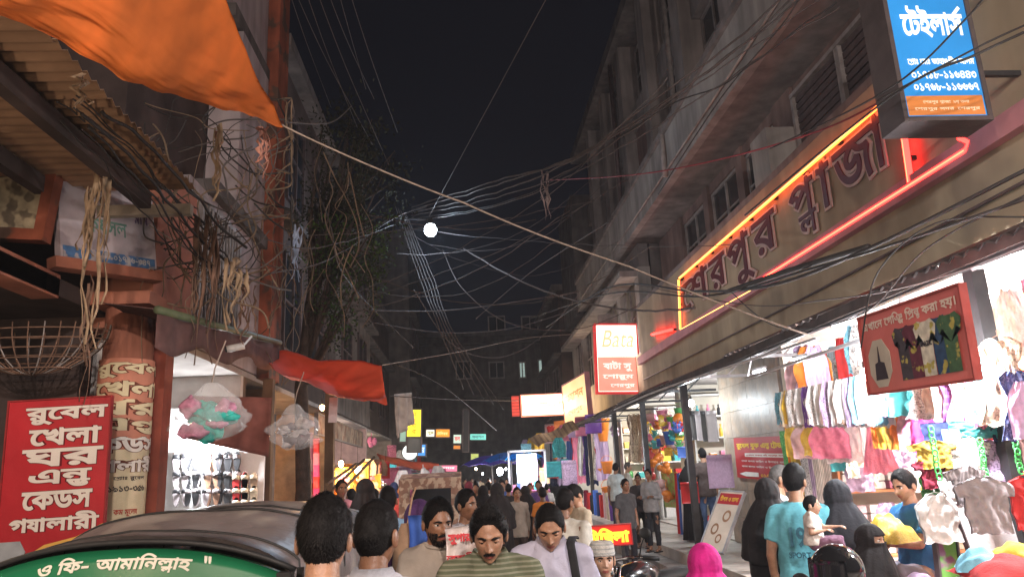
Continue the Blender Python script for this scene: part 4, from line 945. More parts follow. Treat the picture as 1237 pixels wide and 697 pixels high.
cable('straight grey cable from below the lamp to the far grey block', [(575, 385, 17), (640, 330, 15), (740, 265, 11)], .010, m_cabg)
cable('thick twisted cable falling from the lamp to the plaza end', [(560, 300, 15.2), (620, 335, 13.8), (690, 362, 13), (770, 375, 12), (840, 372, 10)], .018, m_cabg, jit=.02)
cable('level wire strung between the tarpaulin and the shoe sign', [(462, 441, 9.6), (560, 424, 13), (640, 408, 17), (720, 402, 18.5)], .007, m_cabl)
cable('level dark wire across the lane at the height of the plaza end', [(440, 375, 13), (540, 375, 14), (640, 362, 15), (700, 352, 16)], .010, m_cabg)
cable('dark wire sagging across the lane below the level one', [(452, 390, 13), (540, 402, 15), (620, 396, 16), (700, 372, 16)], .008, m_cabg)
cable('low pale wire over the far stalls', [(470, 478, 12), (560, 483, 16), (625, 484, 25)], .008, m_cabg)
cable('low dark cable slanting from the tarpaulin to the far lane', [(480, 440, 11), (540, 470, 14), (600, 520, 20)], .009)

G3 = 'thin cables fanning from the top left into the tree'
for k, (x0, x1, y1) in enumerate(((358, 450, 175), (372, 432, 155), (385, 470, 200), (398, 452, 120), (412, 442, 108), (425, 480, 160), (352, 400, 130))):
    cable('thin grey cable fanning down from the top left into the tree', [(x0-6, -20, 8.5), (x0+(x1-x0)*.4, y1*.42, 10), (x1, y1, 12.2)], .006, m_cabg, G3)
cable('cable crossing from the barred window over to the street lamp', [(195, 243, 7.3), (270, 340, 7.6), (330, 330, 8.5), (400, 312, 10.5), (480, 262, 13.6), (515, 250, 15.2)], .009, m_cabg, jit=.02)
cable('cable hanging in a loop by the awning and crossing the tree', [(230, 300, 7.2), (300, 285, 8), (370, 300, 9.5), (440, 285, 11.5), (500, 262, 15.0)], .008, m_cabg, jit=.02)
cable('pale wire from the white board to the barred window', [(180, 272, 7.0), (225, 300, 7.1), (262, 322, 7.3)], .006, m_cabl)
cable('long dark cable from the salmon building down to the far stalls', [(335, 120, 7), (395, 260, 9), (420, 340, 11), (500, 420, 14)], .010)
cable('grey cable from the tarpaulin corner dipping to the tree', [(345, 148, 5.1), (400, 148, 6.5), (425, 128, 8)], .006, m_cabg)
G6 = 'random slack cables across the lane'
for k in range(11):
    rr = random.Random(900+k); x0 = rr.uniform(360, 480); x1 = rr.uniform(640, 760); y0 = rr.uniform(230, 420); y1 = rr.uniform(200, 430); Y0 = rr.uniform(9, 15); Y1 = rr.uniform(10, 17); dy = rr.uniform(5, 55)
    if k % 4 == 0: x0, y0, Y0 = rr.uniform(480, 520), rr.uniform(250, 300), 15.2
    if k % 5 == 0: x1, y1, Y1 = rr.uniform(780, 980), rr.uniform(40, 330), rr.uniform(6, 8)
    cable('thin slack cable crossing the dark sky over the lane', [(x0, y0, Y0), (x0+(x1-x0)*.3, y0+(y1-y0)*.3+dy*.8, (Y0*2+Y1)/3), (x0+(x1-x0)*.65, y0+(y1-y0)*.65+dy, (Y0+Y1*2)/3), (x1, y1, Y1)], rr.choice([.004, .005, .006, .009]), m_cabg, G6, jit=.03)
G7 = 'dry vines hanging on the left facades'
for k in range(34):
    rr = random.Random(300+k); x = rr.uniform(330, 440) if k % 3 else rr.uniform(180, 260); y = rr.uniform(150, 330); Y = 7.0 if x < 300 else rr.uniform(9, 12); pts = [(x, y, Y)]
    for j in range(rr.randint(3, 6)): x += rr.uniform(-16, 16); y += rr.uniform(12, 34); pts.append((x, y, Y+rr.uniform(-.2, .2)))
    cable('dry twig like vine hanging on the left facades', pts, rr.choice([.004, .006, .01]), m_cabv, G7, name='dry_vine', cat='vine', n=5)
# tangles on the salmon building
G4 = 'tangled cables on the salmon building'
rnd = random.Random(5)
tl = []
for k in range(64):
    x = rnd.uniform(185, 345); y = rnd.uniform(140, 330); pts = []
    a = rnd.uniform(0, 6.28); Y = rnd.uniform(6.9, 7.6)
    for j in range(rnd.randint(4, 7)):
        pts.append((x, y, Y)); a += rnd.uniform(-1.1, 1.1); st = rnd.uniform(22, 48); x += math.cos(a)*st; y += math.sin(a)*st*.8
        x = min(max(x, 175), 352); y = min(max(y, 120), 400)
    cable('looping dusty cable in the tangle on the salmon building', pts, rnd.choice([.005, .006, .009]), rnd.choice([m_cab, m_cabg, m_cabv]), G4)
G5 = 'sagging cables along the tin awning'
for k in range(12):
    x0 = rnd.uniform(60, 130); y0 = rnd.uniform(75, 130)
    cable('dark cable slanting from the tin awning to the salmon building', [(x0, y0+k*4, 4.8), (x0+70, y0+50+k*6, 5.6), (x0+130, y0+115+k*7, 6.8), (x0+175, y0+150+k*8, 7.2)], rnd.choice([.006, .009, .013]), m_cab, G5, jit=.04)
# shredded hanging strips
def rag(label, x, y0, y1, Y, n, m, w=.04, group=None, seed=0):
    rr = random.Random(seed); top = WY(x, y0, Y); L = (top-WY(x, y1, Y)).length; t = thing('shredded_rag', label, 'rag', top, group=group)
    for k in range(n):
        q = MB(); xx, yy = rr.uniform(-w, w)*1.6, rr.uniform(-w, w); Lk = L*rr.uniform(.45, 1); ww = rr.uniform(.008, .028); a = rr.uniform(0, 3)
        z0 = rr.uniform(0, .15)*L; nn = 10; vs = []
        for j in range(nn+1):
            v = j/nn; cx_ = xx+.035*math.sin(v*7+k)*v+noise.noise(Vector((v*4, k, seed)))*.06; cy_ = yy+.03*math.cos(v*5+k*2)*v; tw = a+v*4
            wj = ww*(1-.6*v)*(1+.7*noise.noise(Vector((v*9, k*3, 1))))
            for e in (-1, 1): vs.append((cx_+e*wj*math.cos(tw), cy_+e*wj*math.sin(tw), -z0-v*Lk))
        q.add(vs, [(2*j, 2*j+1, 2*j+3, 2*j+2) for j in range(nn)]); o = q.build('strip', m, t, smooth=True)
        sm = o.modifiers.new('t', 'SOLIDIFY'); sm.thickness = .003
    return t
m_rag = mat('dusty_tan_rag', (.36, .26, .17), rough=.95, var=.45, scale=9); m_ragd = mat('dusty_brown_rag', (.17, .10, .07), rough=.95, var=.45, scale=9)
rag('small brown and white rag hanging from the cable bundle over the lane', 657, 203, 266, 10.2, 6, mat('grey_rag', (.22, .17, .16), rough=.9, var=.5), .03, seed=20)
rag('long tan shredded rag hanging before the white board', 128, 170, 440, 5.9, 9, m_rag, .05, seed=1)
rag('short pale rag at the left of the white board', 112, 225, 330, 5.9, 6, m_rag, .04, seed=2)
rag('thin twisted strip dangling above the cream column banner', 112, 330, 500, 6.0, 4, m_ragd, .02, seed=3)
rag('heavy brown shredded rag left of the barred window', 252, 255, 440, 7.0, 14, m_ragd, .07, seed=4)
rag('tan tattered rag caught on the barred window', 285, 310, 400, 7.0, 7, m_rag, .06, seed=5)
rag('thin pale cord rags dangling under the orange tarpaulin', 262, 145, 250, 5.6, 4, m_rag, .03, seed=6)
rag('pinkish rag tied to the orange tarpaulin corner', 322, 152, 215, 5.1, 6, mat('pinkish_rag', (.42, .2, .15), rough=.9, var=.4), .03, seed=7)
rag('brown rag hanging right of the barred window', 300, 340, 420, 7.4, 6, m_ragd, .05, seed=8)
rag('small pale rags hanging from the orange tarpaulin hem', 98, 88, 135, 4.4, 4, m_rag, .02, seed=9)
rag('small tan rags on the tin awning edge', 60, 110, 140, 5.0, 4, m_rag, .03, seed=10)
rag('pale blue and white tatters hanging beside the tree', 362, 270, 345, 9.5, 7, mat('pale_blue_rag', (.35, .42, .55), rough=.9, var=.4), .05, seed=12)
# coil of wire netting in the dark bay
wn = thing('wire_basket', 'large woven wire basket hanging in the dark bay', 'basket', WY(45, 395, 6.6))
for k in range(15):
    a = k/15*math.pi; MB().tube([(.62*math.cos(b)*math.cos(a), .25*math.cos(b)*math.sin(a), -.42*math.sin(b)) for b in [math.pi*j/12 for j in range(13)]], .006, 5).build('rib', m_fr if k % 3 == 0 else m_ragd, wn, smooth=True)
for k in range(5):
    z = -.05-k*.08; r = math.sqrt(max(.02, 1-(z/.43)**2)); MB().tube([(.62*r*math.cos(b), .25*r*math.sin(b), z) for b in [2*math.pi*j/20 for j in range(21)]], .006, 5, False).build('hoop', m_ragd, wn, smooth=True)
# plastic bags hanging at the sandal shop
def hang_bag(label, px, py, Y, w, h, cols, seed):
    rr = random.Random(seed); p = WY(px, py, Y); t = thing('hanging_bag', label, 'plastic bag', p)
    q = MB(); nu, nv = 44, 34
    def f(u, v):
        a = u*2*math.pi; r = (.10+.90*min(1, v*1.7)**.75)*(1 if v < .72 else 1-((v-.72)/.28)**2*.75); pp = Vector((math.cos(a)*2, math.sin(a)*2, v*5+seed))
        k = 1+.48*noise.noise(pp*.9)+.22*(.3-abs(noise.noise(pp*2.2)))+.09*(.3-abs(noise.noise(pp*5)))
        return (w*.5*r*k*math.cos(a)+.05*w*noise.noise(Vector((v*3, seed, 0))), w*.28*r*k*math.sin(a), -v*h+.05*h*noise.noise(Vector((math.cos(a)*2, math.sin(a)*2, seed)))*v)
    q.grid(f, nu, nv).build('bag', clear_plastic(amt=.20), t, smooth=True)
    for k in range(len(cols)*6):
        c = cols[k % len(cols)]; e = MB(); cx_ = rr.uniform(-.33, .33)*w*(.6+.5*(k % 2)); cz_ = -h*rr.uniform(.42, .88); rw = w*rr.uniform(.09, .15)
        e.ell((0, 0, 0), (rw, rw*.7, rw*rr.uniform(.6, 1)), 16, 12); sd = rr.uniform(0, 50)
        e.v = [(cx_+x*(1+.6*noise.noise(Vector((x*22+sd, y*22, z*22)))), rr.uniform(-.01, .01)*0+y*(1+.5*noise.noise(Vector((x*15, y*15+sd, z*15))))+(-.04 if k % 2 else .03), cz_+z*(1+.7*noise.noise(Vector((x*18, y*18, z*18+sd))))) for x, y, z in e.v]
        e.build('bundle', cloth(c, None, var=.4, scale=20, rough=.5), t, smooth=True)
    MB().tube([(0, 0, 0), (.02, 0, .12), (.08, .05, .35)], .006, 5).build('string', m_cabl, t)
hang_bag('clear plastic bag of teal and pink playthings hung by the square post', 256, 462, 6.2, .58, .46, [(.03, .38, .33), (.5, .22, .32), (.08, .5, .42), (.03, .38, .33)], 3)
hang_bag('clear crumpled bag of white and grey shoes beside the curtain', 356, 488, 8.2, .52, .48, [(.5, .45, .42), (.2, .16, .16), (.55, .5, .5)], 8)
# shop signs and tin front of the next left stalls
t, w, h = board('weathered grey tin fascia board slanting over the orange lit stall', WX(384, 500, -2.75), WX(438, 523, -2.7), WX(384, 523, -2.75), mat('weathered_tin_board', (.30, .22, .16), var=.5, scale=3, streak=.4, blotch=((.2, .1, .06), 4, .55)), d=.05, fr=.03)
t, w, h = board('small pale notice tied beside the red orange tarpaulin', WY(398, 480, 9.3), WY(408, 480, 9.3), WY(397, 510, 9.3), mat('pale_notice', (.45, .4, .4), var=.3), d=.02, fr=0)
curtain('white and grey sheet hung over the lane past the red orange tarpaulin', WY(476, 476, 13), WY(497, 474, 13.5), .75, mat('dirty_white_sheet', (.45, .38, .33), var=.3, streak=.3), 2, .05, -.25)
# ================================================================ people
SK = {'tan': (.36, .19, .115), 'brown': (.24, .115, .065), 'dark': (.15, .07, .042), 'light': (.46, .27, .18)}
def skin(k): return mat('skin_'+k, SK[k], rough=.42, var=.28, scale=22, bump=.16, sub=.06, spec=.45)
m_hair = mat('black_hair', (.010, .009, .009), rough=.6, var=.3, scale=30, bump=.2, spec=.12)
m_hairb = mat('dark_brown_hair', (.022, .014, .010), rough=.45, var=.3, scale=30, bump=.2)
m_hairg = mat('greying_hair', (.10, .09, .085), rough=.6, var=.5, scale=40, bump=.2)
m_eye = mat('eye_white', (.6, .58, .55), rough=.2, var=0, bump=0); m_iris = mat('dark_iris', (.015, .008, .005), rough=.1, var=0, bump=0)
m_lip = mat('lips', (.27, .085, .07), rough=.45, var=.1, bump=.05)
_q = []   # pending voxel fusions
def fuse(mb, vox, smooth=3, noise_amp=0.0, nscale=9.0, seed=0, extra=None):
    """register a raw collection of closed shapes to be fused to one skin; returns a mesh datablock filled later"""
    raw = bpy.data.meshes.new('raw'); raw.from_pydata(mb.v, [], mb.f); raw.update()
    o = bpy.data.objects.new('raw', raw); COL.objects.link(o)
    m = o.modifiers.new('r', 'REMESH'); m.mode = 'VOXEL'; m.voxel_size = vox; m.use_smooth_shade = True
    if smooth: k = o.modifiers.new('s', 'SMOOTH'); k.iterations = smooth; k.factor = .5
    tgt = bpy.data.meshes.new('body'); _q.append((o, tgt, noise_amp, nscale, seed, extra)); return tgt
def flush():
    dg = bpy.context.evaluated_depsgraph_get(); dg.update()
    for o, tgt, na, nsc, seed, extra in _q:
        e = o.evaluated_get(dg); me = e.to_mesh(); n = len(me.vertices)
        co = np.empty(n*3, dtype=np.float32); me.vertices.foreach_get('co', co); co = co.reshape(-1, 3)
        fs = [tuple(p.vertices) for p in me.polygons]
        if na:
            nr = np.empty(n*3, dtype=np.float32); me.vertices.foreach_get('normal', nr); nr = nr.reshape(-1, 3)
            d = np.array([1.2*(.35-abs(noise.noise(Vector((c[0]*nsc+c[2]*3+seed, c[1]*nsc, c[2]*nsc*.6)))*2))+.7*(.3-abs(noise.noise(Vector((c[0]*nsc*2-c[2]*6, c[1]*nsc*2+seed, c[2]*nsc*1.3)))*2)) for c in co], dtype=np.float32)
            co = co+nr*d[:, None]*na
        e.to_mesh_clear()
        vs = [tuple(map(float, c)) for c in co]; mi = [0]*len(fs)
        if extra:
            ev, ef, em = extra; b = len(vs); vs += ev; fs += [tuple(b+i for i in f) for f in ef]; mi += em
        tgt.from_pydata(vs, [], fs)
        if any(mi): tgt.polygons.foreach_set('material_index', mi)
        tgt.shade_smooth(); tgt.update()
        raw = o.data; bpy.data.objects.remove(o); bpy.data.meshes.remove(raw)
    _q.clear()
A_, B_, C_ = .069, .095, .119
def g_(x, s): return math.exp(-(x/s)**2)
def head_pt(th, ph, face=True, child=False):
    """th from crown 0..pi, ph: 0 = front (-Y)"""
    x = A_*math.sin(th)*math.sin(ph); y = -B_*math.sin(th)*math.cos(ph); z = C_*math.cos(th)
    if z < 0:
        t = -z/C_; x *= 1-.30*t**1.6+(.10*t if y > 0 else 0)
        if y > 0: y *= 1-.45*t
        else: y -= .012*t*max(0, 1-abs(x)/.06)
    else: x *= 1+.06*math.sin(math.pi*z/C_)
    if face and y < .02:
        f = min(1, max(0, (-y+.02)/.05)); ax = abs(x)
        ramp = max(0, min(1, (.022-z)/.05)) if z > -.030 else max(0, 1-(-.030-z)/.009)
        y -= f*(.026*g_(x, .0095)*ramp + .011*g_(ax-.0125, .006)*g_(z+.028, .008))
        y += f*.014*g_(ax-.031, .014)*g_(z-.010, .012)
        y -= f*.006*g_(z-.028, .008)*g_(x, .05)
        y -= f*.007*g_(x, .021)*(g_(z+.0545, .005)+1.1*g_(z+.066, .0055))
        y += f*.003*g_(x, .02)*g_(z+.060, .0025)
        y -= f*.010*g_(x, .022)*g_(z+.098, .014)
        y -= f*.004*g_(ax-.045, .018)*g_(z+.018, .018)
        if child: y -= f*.004*g_(ax-.035, .02)*g_(z+.045, .02)
    return (x, y, z)
def head_mesh(res, child=False):
    nu, nv = res, int(res*.8); vs = [head_pt(0, 0)]; fs = []; mi = []
    # denser toward the face
    phs = []
    for k in range(nu):
        u = -math.pi+2*math.pi*k/nu; phs.append(u-.55*math.sin(u) if nu > 30 else u)
    for i in range(1, nv):
        for p in phs: vs.append(head_pt(math.pi*i/nv, p, True, child))
    vs.append(head_pt(math.pi, 0)); e = len(vs)-1
    def add(f):
        fs.append(f); c = [sum(vs[i][k] for i in f)/len(f) for k in range(3)]
        lip = abs(c[0]) < .0245 and c[1] < -.06 and (-.0715 < c[2] < -.050) and abs(c[0]) < .024-abs(c[2]+.0605)*.9
        mi.append(1 if lip else 0)
    for k in range(nu):
        add((0, 1+k, 1+(k+1) % nu)); add((e, e-nu+(k+1) % nu, e-nu+k))
        for i in range(nv-2): b = 1+i*nu; add((b+k, b+nu+k, b+nu+(k+1) % nu, b+(k+1) % nu))
    for s in (-1, 1):     # ears
        q = MB().ell((s*.079, .012, -.008), (.010, .020, .032), 12, 8); q.ell((s*.076, .016, -.010), (.006, .014, .024), 10, 6)
        b = len(vs); vs += q.v; fs += [tuple(b+i for i in f) for f in q.f]; mi += [0]*len(q.f)
    return vs, fs, mi
_H = {}
def hair_mesh(style, res, seed, strands):
    """scalp shell thick on top, thin at the edge, with strand tufts"""
    rnd = random.Random(seed); q = MB(); nu, nv = max(24, res), max(16, int(res*.6))
    vol = {'short': .012, 'crop': .007, 'quiff': .019, 'bowl': .020, 'thick': .022}[style]
    def edge(ph):      # lowest polar angle of the hair by direction
        a = abs(((ph+math.pi) % (2*math.pi))-math.pi)/math.pi    # 0 front .. 1 back
        pts = [(0, .265), (.12, .275), (.20, .32), (.27, .40), (.34, .43), (.40, .55), (.48, .535), (.60, .60), (.75, .66), (1, .68)]
        if style in ('bowl',): pts = [(0, .36), (.2, .38), (.32, .47), (.45, .57), (.55, .60), (.75, .72), (1, .73)]
        for (a0, b0), (a1, b1) in zip(pts, pts[1:]):
            if a <= a1: return math.pi*(b0+(b1-b0)*(a-a0)/(a1-a0))
        return math.pi*.68
    def pt(u, v, off=0):
        ph = -math.pi+2*math.pi*u; th = edge(ph)*(1+.035*noise.noise(Vector((math.cos(ph)*5, math.sin(ph)*5, seed)))*v)*v; x, y, z = head_pt(th, ph, False)
        p = Vector((x, y, z)); n = Vector((x/A_**2, y/B_**2, z/C_**2)).normalized()
        e = min(1, (1-v)*4.5); top = .5+.5*math.cos(th*1.1)
        k = vol*(.18+.82*top**1.3)*(.25+.75*e)
        if style == 'quiff': k += .008*max(0, .4+.6*math.cos(ph))*e*g_(th-.75, .8)
        k += (.0035 if strands else .002)*noise.noise(p*38+Vector((seed, 0, 0)))*e
        return p+n*(k+.0015+off), n, ph, th
    vs = []; fs = []
    for j in range(nv+1):
        for i in range(nu): vs.append(tuple(pt(i/nu, j/nv)[0]))
    for i in range(nu):
        p, n, ph, th = pt(i/nu, 1); vs.append(tuple(p-n*.008))
    for j in range(nv+1):
        for i in range(nu): a = j*nu+i; b = j*nu+(i+1) % nu; fs.append((a, b, b+nu, a+nu))
    q.add(vs, fs)
    for _ in range(strands):
        u, v = rnd.random(), rnd.random()**.6; p, n, ph, th = pt(u, min(v, .995), -.001)
        down = Vector(pt(u, min(1, v+.03))[0])-Vector(pt(u, max(0, v-.03))[0]); down.normalize()
        d = down*(1 if th > .9 or style != 'quiff' or math.cos(ph) < .2 else -.5)+n*.35+Vector((rnd.uniform(-.45, .45), rnd.uniform(-.4, .4), rnd.uniform(-.25, .25)))
        d.normalize(); L = rnd.uniform(.010, .024)*(1.0 if style in ('quiff', 'thick', 'bowl') else .7)*(1 if v < .85 else .45)
        s = d.cross(n); s = s.normalized()*.0011 if s.length > 1e-4 else Vector((.001, 0, 0)); m1 = p+d*L*.55+n*.0015; tip = p+d*L-n*.002
        q.add([p-s, p+s, m1+s*.8, m1-s*.8, tip], [(0, 1, 2, 3), (3, 2, 4)])
    return q
def hand(mb, w, d, palm, curl=.5, s=1.0, side=1, n=6):
    """w wrist, d pointing direction, palm normal; five separate fingers"""
    d = Vector(d).normalized(); p = Vector(palm); p = (p-p.dot(d)*d).normalized(); a = d.cross(p)*side; w = Vector(w)
    L = .085*s
    rings = []
    for t, hw, th in ((0, .026, .016), (.25, .033, .016), (.7, .041, .014), (1, .040, .011)):
        c = w+d*L*t; rings.append([c+a*hw*s*math.cos(k*math.pi/4)+p*th*s*math.sin(k*math.pi/4) for k in range(8)])
    vs = [v for r in rings for v in r]; fs = [(i*8+k, i*8+(k+1) % 8, i*8+8+(k+1) % 8, i*8+8+k) for i in range(3) for k in range(8)]
    fs += [tuple(reversed(range(8))), tuple(24+k for k in range(8))]; mb.add(vs, fs)
    for k, (off, ln) in enumerate(((.030, .070), (.010, .079), (-.011, .074), (-.030, .058))):
        b = w+d*L*.94+a*off*s; pts = [b]; cd = d.copy(); ang = curl*(.8+.12*k)
        for j, f in enumerate((.44, .32, .24)):
            cd = (cd*math.cos(ang)+p*math.sin(ang)).normalized(); pts.append(pts[-1]+cd*ln*f*s)
            p2 = cd.cross(a)*1; ang *= .95
            p_ = p
        mb.tube(pts, [.0095*s, .009*s, .008*s, .0055*s], n)
    b = w+d*L*.25+a*.030*s; t1 = b+(a*.7+d*.6+p*.35).normalized()*.036*s; t2 = t1+(d*.8+a*.15+p*.5).normalized()*.032*s; t3 = t2+(d*.9+p*.4).normalized()*.022*s
    mb.tube([b, t1, t2, t3], [.013*s, .0115*s, .010*s, .007*s], n)
def arm_pose(kind, s, sh):
    """returns elbow, wrist, hand dir, palm for side s (+1 = person's left = +X)"""
    if kind == 'down': e = sh+Vector((s*.045, .02, -.285)); w = e+Vector((s*.01, -.06, -.25)); return e, w, (0, -.15, -1), (-s, 0, 0)
    if kind == 'bent': e = sh+Vector((s*.05, .02, -.27)); w = e+Vector((-s*.07, -.23, .04)); return e, w, (-s*.5, -1, .1), (0, 0, -1)
    if kind == 'phone': e = sh+Vector((s*.03, -.05, -.27)); w = e+Vector((-s*.12, -.20, .09)); return e, w, (-s*.7, -.6, .4), (0, .6, .8)
    if kind == 'face': e = sh+Vector((s*.02, -.14, -.24)); w = e+Vector((s*.06, -.13, .23)); return e, w, (s*.1, -.4, 1), (s, .3, 0)
    if kind == 'swing': e = sh+Vector((s*.05, -.10, -.26)); w = e+Vector((-s*.02, -.17, -.16)); return e, w, (0, -.7, -.7), (-s, 0, 0)
    if kind == 'back': e = sh+Vector((s*.05, .12, -.25)); w = e+Vector((s*.01, .05, -.24)); return e, w, (0, .2, -1), (-s, 0, 0)
    if kind == 'reach': e = sh+Vector((s*.03, -.16, -.22)); w = e+Vector((-s*.05, -.24, .02)); return e, w, (-s*.1, -1, .05), (0, 0, -1)
    if kind == 'bars': e = sh+Vector((s*.09, -.14, -.22)); w = e+Vector((s*.03, -.22, -.06)); return e, w, (-s*.3, -1, -.1), (0, 0, -1)
def person(label, x, y, rz=0, H=1.68, z=0.0, sk='tan', top=(.3, .3, .3), topm=None, bottom=(.05, .05, .07), hair='short', hm=None,
           arms=('down', 'down'), pitch=0, yaw=0, roll=0, sleeve='short', res=1, legs='stand', beard=None, collar=None, build=1.0,
           group=None, child=False, hairless=False, drop=0.0, brow=True, lids=False, headscale=1.0, lean=0.0, hide_legs=False):
    """standing or seated figure facing local -Y; returns (thing, helper dict in local metres at 1.7 m scale)"""
    s = H/1.7; t = thing('person', label, 'person', (x, y, z), rz, group); S = lambda m: m
    t.scale = (s, s, s); rnd = random.Random(hash(label) % 9999 if False else sum(map(ord, label)))
    vox = (.011, .018, .028)[2-res] if res >= 0 else .03
    vox = {2: .011, 1: .02, 0: .03}[res]
    skm = skin(sk); b = MB(); bw = build
    nk = Vector((0, .012-lean*.4, 1.43)); sh = {q: Vector((q*.163*bw, .012-lean*.35, 1.362)) for q in (-1, 1)}
    hipz = .93
    hc = Vector((0, -.018-lean*.55, 1.70-C_*headscale-.006)) - Vector((0, drop*.6, abs(pitch)*.012+drop))
    if legs == 'sit': pass
    b.ell((0, .01-lean*.2, 1.22), (.155*bw, .10*bw, .21)); b.ell((0, .0, 1.02), (.135*bw, .095*bw, .17)); b.ell((0, .01, .93), (.15*bw, .105*bw, .12))
    b.capsule((0, .02-lean*.35, 1.38), hc+Vector((0, .018, -.06)), .062, .052)
    b.capsule(sh[-1], sh[1], .038, .038)
    for q in (-1, 1): b.capsule(nk+Vector((q*.02, 0, -.01)), sh[q]+Vector((-q*.03, 0, -.008)), .036, .030)
    hands = MB(); wr = {}
    for q, kind in ((-1, arms[0]), (1, arms[1])):
        e, w, hd, pm = arm_pose(kind, q, sh[q]); wr[q] = (w, Vector(hd).normalized(), e)
        b.capsule(sh[q], e, .042*bw, .037*bw); b.capsule(e, w, .038*bw, .026)
        hand(b if False else hands, w, hd, pm, .35 if kind in ('down', 'swing', 'back') else .6, 1.0, q if True else 1, 6 if res == 2 else 5)
    for q in (-1, 1):
        hp = Vector((q*.085, .01, .90))
        if legs == 'stand': kn = Vector((q*.095, -.01, .50)); an = Vector((q*.10, .02, .09))
        elif legs == 'walk': kn = Vector((q*.09, -.10 if q > 0 else .02, .50)); an = Vector((q*.09, -.16 if q > 0 else .27, .10 if q > 0 else .16))
        elif legs == 'sit': kn = Vector((q*.20, -.40, .96)); an = Vector((q*.06, -.34, .60)) if q > 0 else Vector((-.26, -.52, .58))
        elif legs == 'ride': kn = Vector((q*.19, -.40, .82)); an = Vector((q*.19, -.30, .40))
        b.capsule(hp, kn, .083*bw, .055); b.capsule(kn, an, .055, .036)
        ft = an+Vector((0, -.03, -.06)); b.capsule(an+Vector((0, .02, -.04)), ft+Vector((q*.01, -.13, 0)), .038, .030)
        wr['k%d' % q] = (hp, kn, an)
    # head joined to the same mesh
    M = Matrix.Translation(hc) @ Matrix.Rotation(yaw, 4, 'Z') @ Matrix.Rotation(pitch, 4, 'X') @ Matrix.Rotation(roll, 4, 'Y') @ Matrix.Scale(headscale, 4)
    hv, hf, hmi = head_mesh({2: 84, 1: 48, 0: 28}[res], child)
    hv = [tuple(M @ Vector(v)) for v in hv]; n0 = len(hv); ex = (hv+hands.v, hf+[tuple(n0+i for i in f) for f in hands.f], hmi+[0]*len(hands.f))
    me = fuse(b, vox, 4, extra=ex); me.materials.append(skm); me.materials.append(m_lip)
    link('body', me, t)
    def on_head(name, q, m, smooth=True):
        q.v = [tuple(M @ Vector(v)) for v in q.v]; return q.build(name, m, t, smooth=smooth)
    if not hairless:
        on_head('hair', hair_mesh(hair, {2: 64, 1: 36, 0: 24}[res], len(label), {2: 6500, 1: 2000, 0: 150}[res]), hm or m_hair)
    if res >= 1:
        for q in (-1, 1):
            e = MB().ell((q*.0305, -.0715, .008), (.0135, .0125, .0115 if not lids else .0115), 14, 10); eo = on_head('eye', e, m_eye)
            ir = MB().ell((q*.0305, -.0818, .0075 if not lids else .0035), (.0062, .0030, .0062), 12, 8); io = on_head('iris', ir, m_iris); io.parent = eo
            ld = MB(); c0 = Vector((q*.0305, -.0715, .008)); lo = -10 if lids else 18
            vs = []; n1 = 14; n2 = 5
            for j in range(n2+1):
                el = R(lo+(85-lo)*j/n2)
                for i in range(n1+1):
                    az = R(-75+150*i/n1); dd = Vector((math.sin(az)*math.cos(el), -math.cos(az)*math.cos(el), math.sin(el))); vs.append(c0+Vector((dd.x*.0152, dd.y*.0142, dd.z*.0135)))
            ld.add(vs, [(j*(n1+1)+i, j*(n1+1)+i+1, (j+1)*(n1+1)+i+1, (j+1)*(n1+1)+i) for j in range(n2) for i in range(n1)])
            on_head('eyelid', ld, skm)
            la = MB().tube([vs[i] for i in range(0, n1+1)], .0011, 5); on_head('lashes', la, m_hair)
            if brow:
                bp = []
                for k in range(7):
                    u = k/6; xx = q*(.012+.040*u); zz = .0225+.005*math.sin(math.pi*min(1, u*1.1))-.004*u
                    r_ = math.sqrt(max(0, 1-(xx/A_)**2-(zz/C_)**2)); bp.append((xx, -B_*r_-.0055, zz))
                on_head('eyebrow', MB().tube(bp, [.0026, .0050, .0052, .0048, .0040, .0030, .0014], 6), m_hair)
    if beard:
        q = MB(); rb = random.Random(5)
        def surf(xx, zz, off=.002):
            best = None
            for it in range(40):
                pass
            th = math.acos(max(-1, min(1, zz/C_))); st = math.sin(th); 
            k = 1.0
            t_ = -zz/C_ if zz < 0 else 0; k = 1-.30*t_**1.6
            ph = math.asin(max(-.98, min(.98, xx/max(1e-4, A_*st*k)))); p = Vector(head_pt(th, ph)); return p+Vector((0, -off, 0))
        if beard in ('moustache', 'both', 'full'):
            for sg in (-1, 1):
                pts = [surf(sg*xx, zz, .0015) for xx, zz in ((.002, -.0455), (.010, -.0460), (.018, -.0485), (.026, -.0545))]
                q.tube(pts, [.0035, .0050, .0042, .0015], 7)
            for _ in range(260 if res == 2 else 60):
                xx = rb.uniform(-.026, .026); p = surf(xx, -.0455-abs(xx)*.2+rb.uniform(-.003, .003), .004); d = Vector((xx*.6, -.25, -1)).normalized()*.007
                q.add([p+Vector((-.0006, 0, 0)), p+Vector((.0006, 0, 0)), p+d], [(0, 1, 2)])
        if beard in ('full', 'both', 'chin'):
            n_ = {'full': 2600, 'both': 700, 'chin': 500}[beard]
            if res < 2: n_ //= 3
            for _ in range(n_):
                zz = rb.uniform(-.112, -.035); xx = rb.uniform(-.066, .066)
                lim = .030 if zz > -.075 else 0
                if beard in ('both', 'chin') and (abs(xx) > .03 or zz > -.072): 
                    if beard == 'chin' or rb.random() < .8: continue
                if abs(xx) < lim and zz > -.078: continue
                if abs(xx) > .066*(1-.3*(zz/C_)**2): continue
                p = surf(xx, zz, .0005); L = .016 if beard == 'full' else .006; d = Vector((xx*3+rb.uniform(-.3, .3), -.5, -1)).normalized()*L*rb.uniform(.6, 1.2)
                q.add([p+Vector((-.0008, 0, 0)), p+Vector((.0008, 0, 0)), p+d], [(0, 1, 2)])
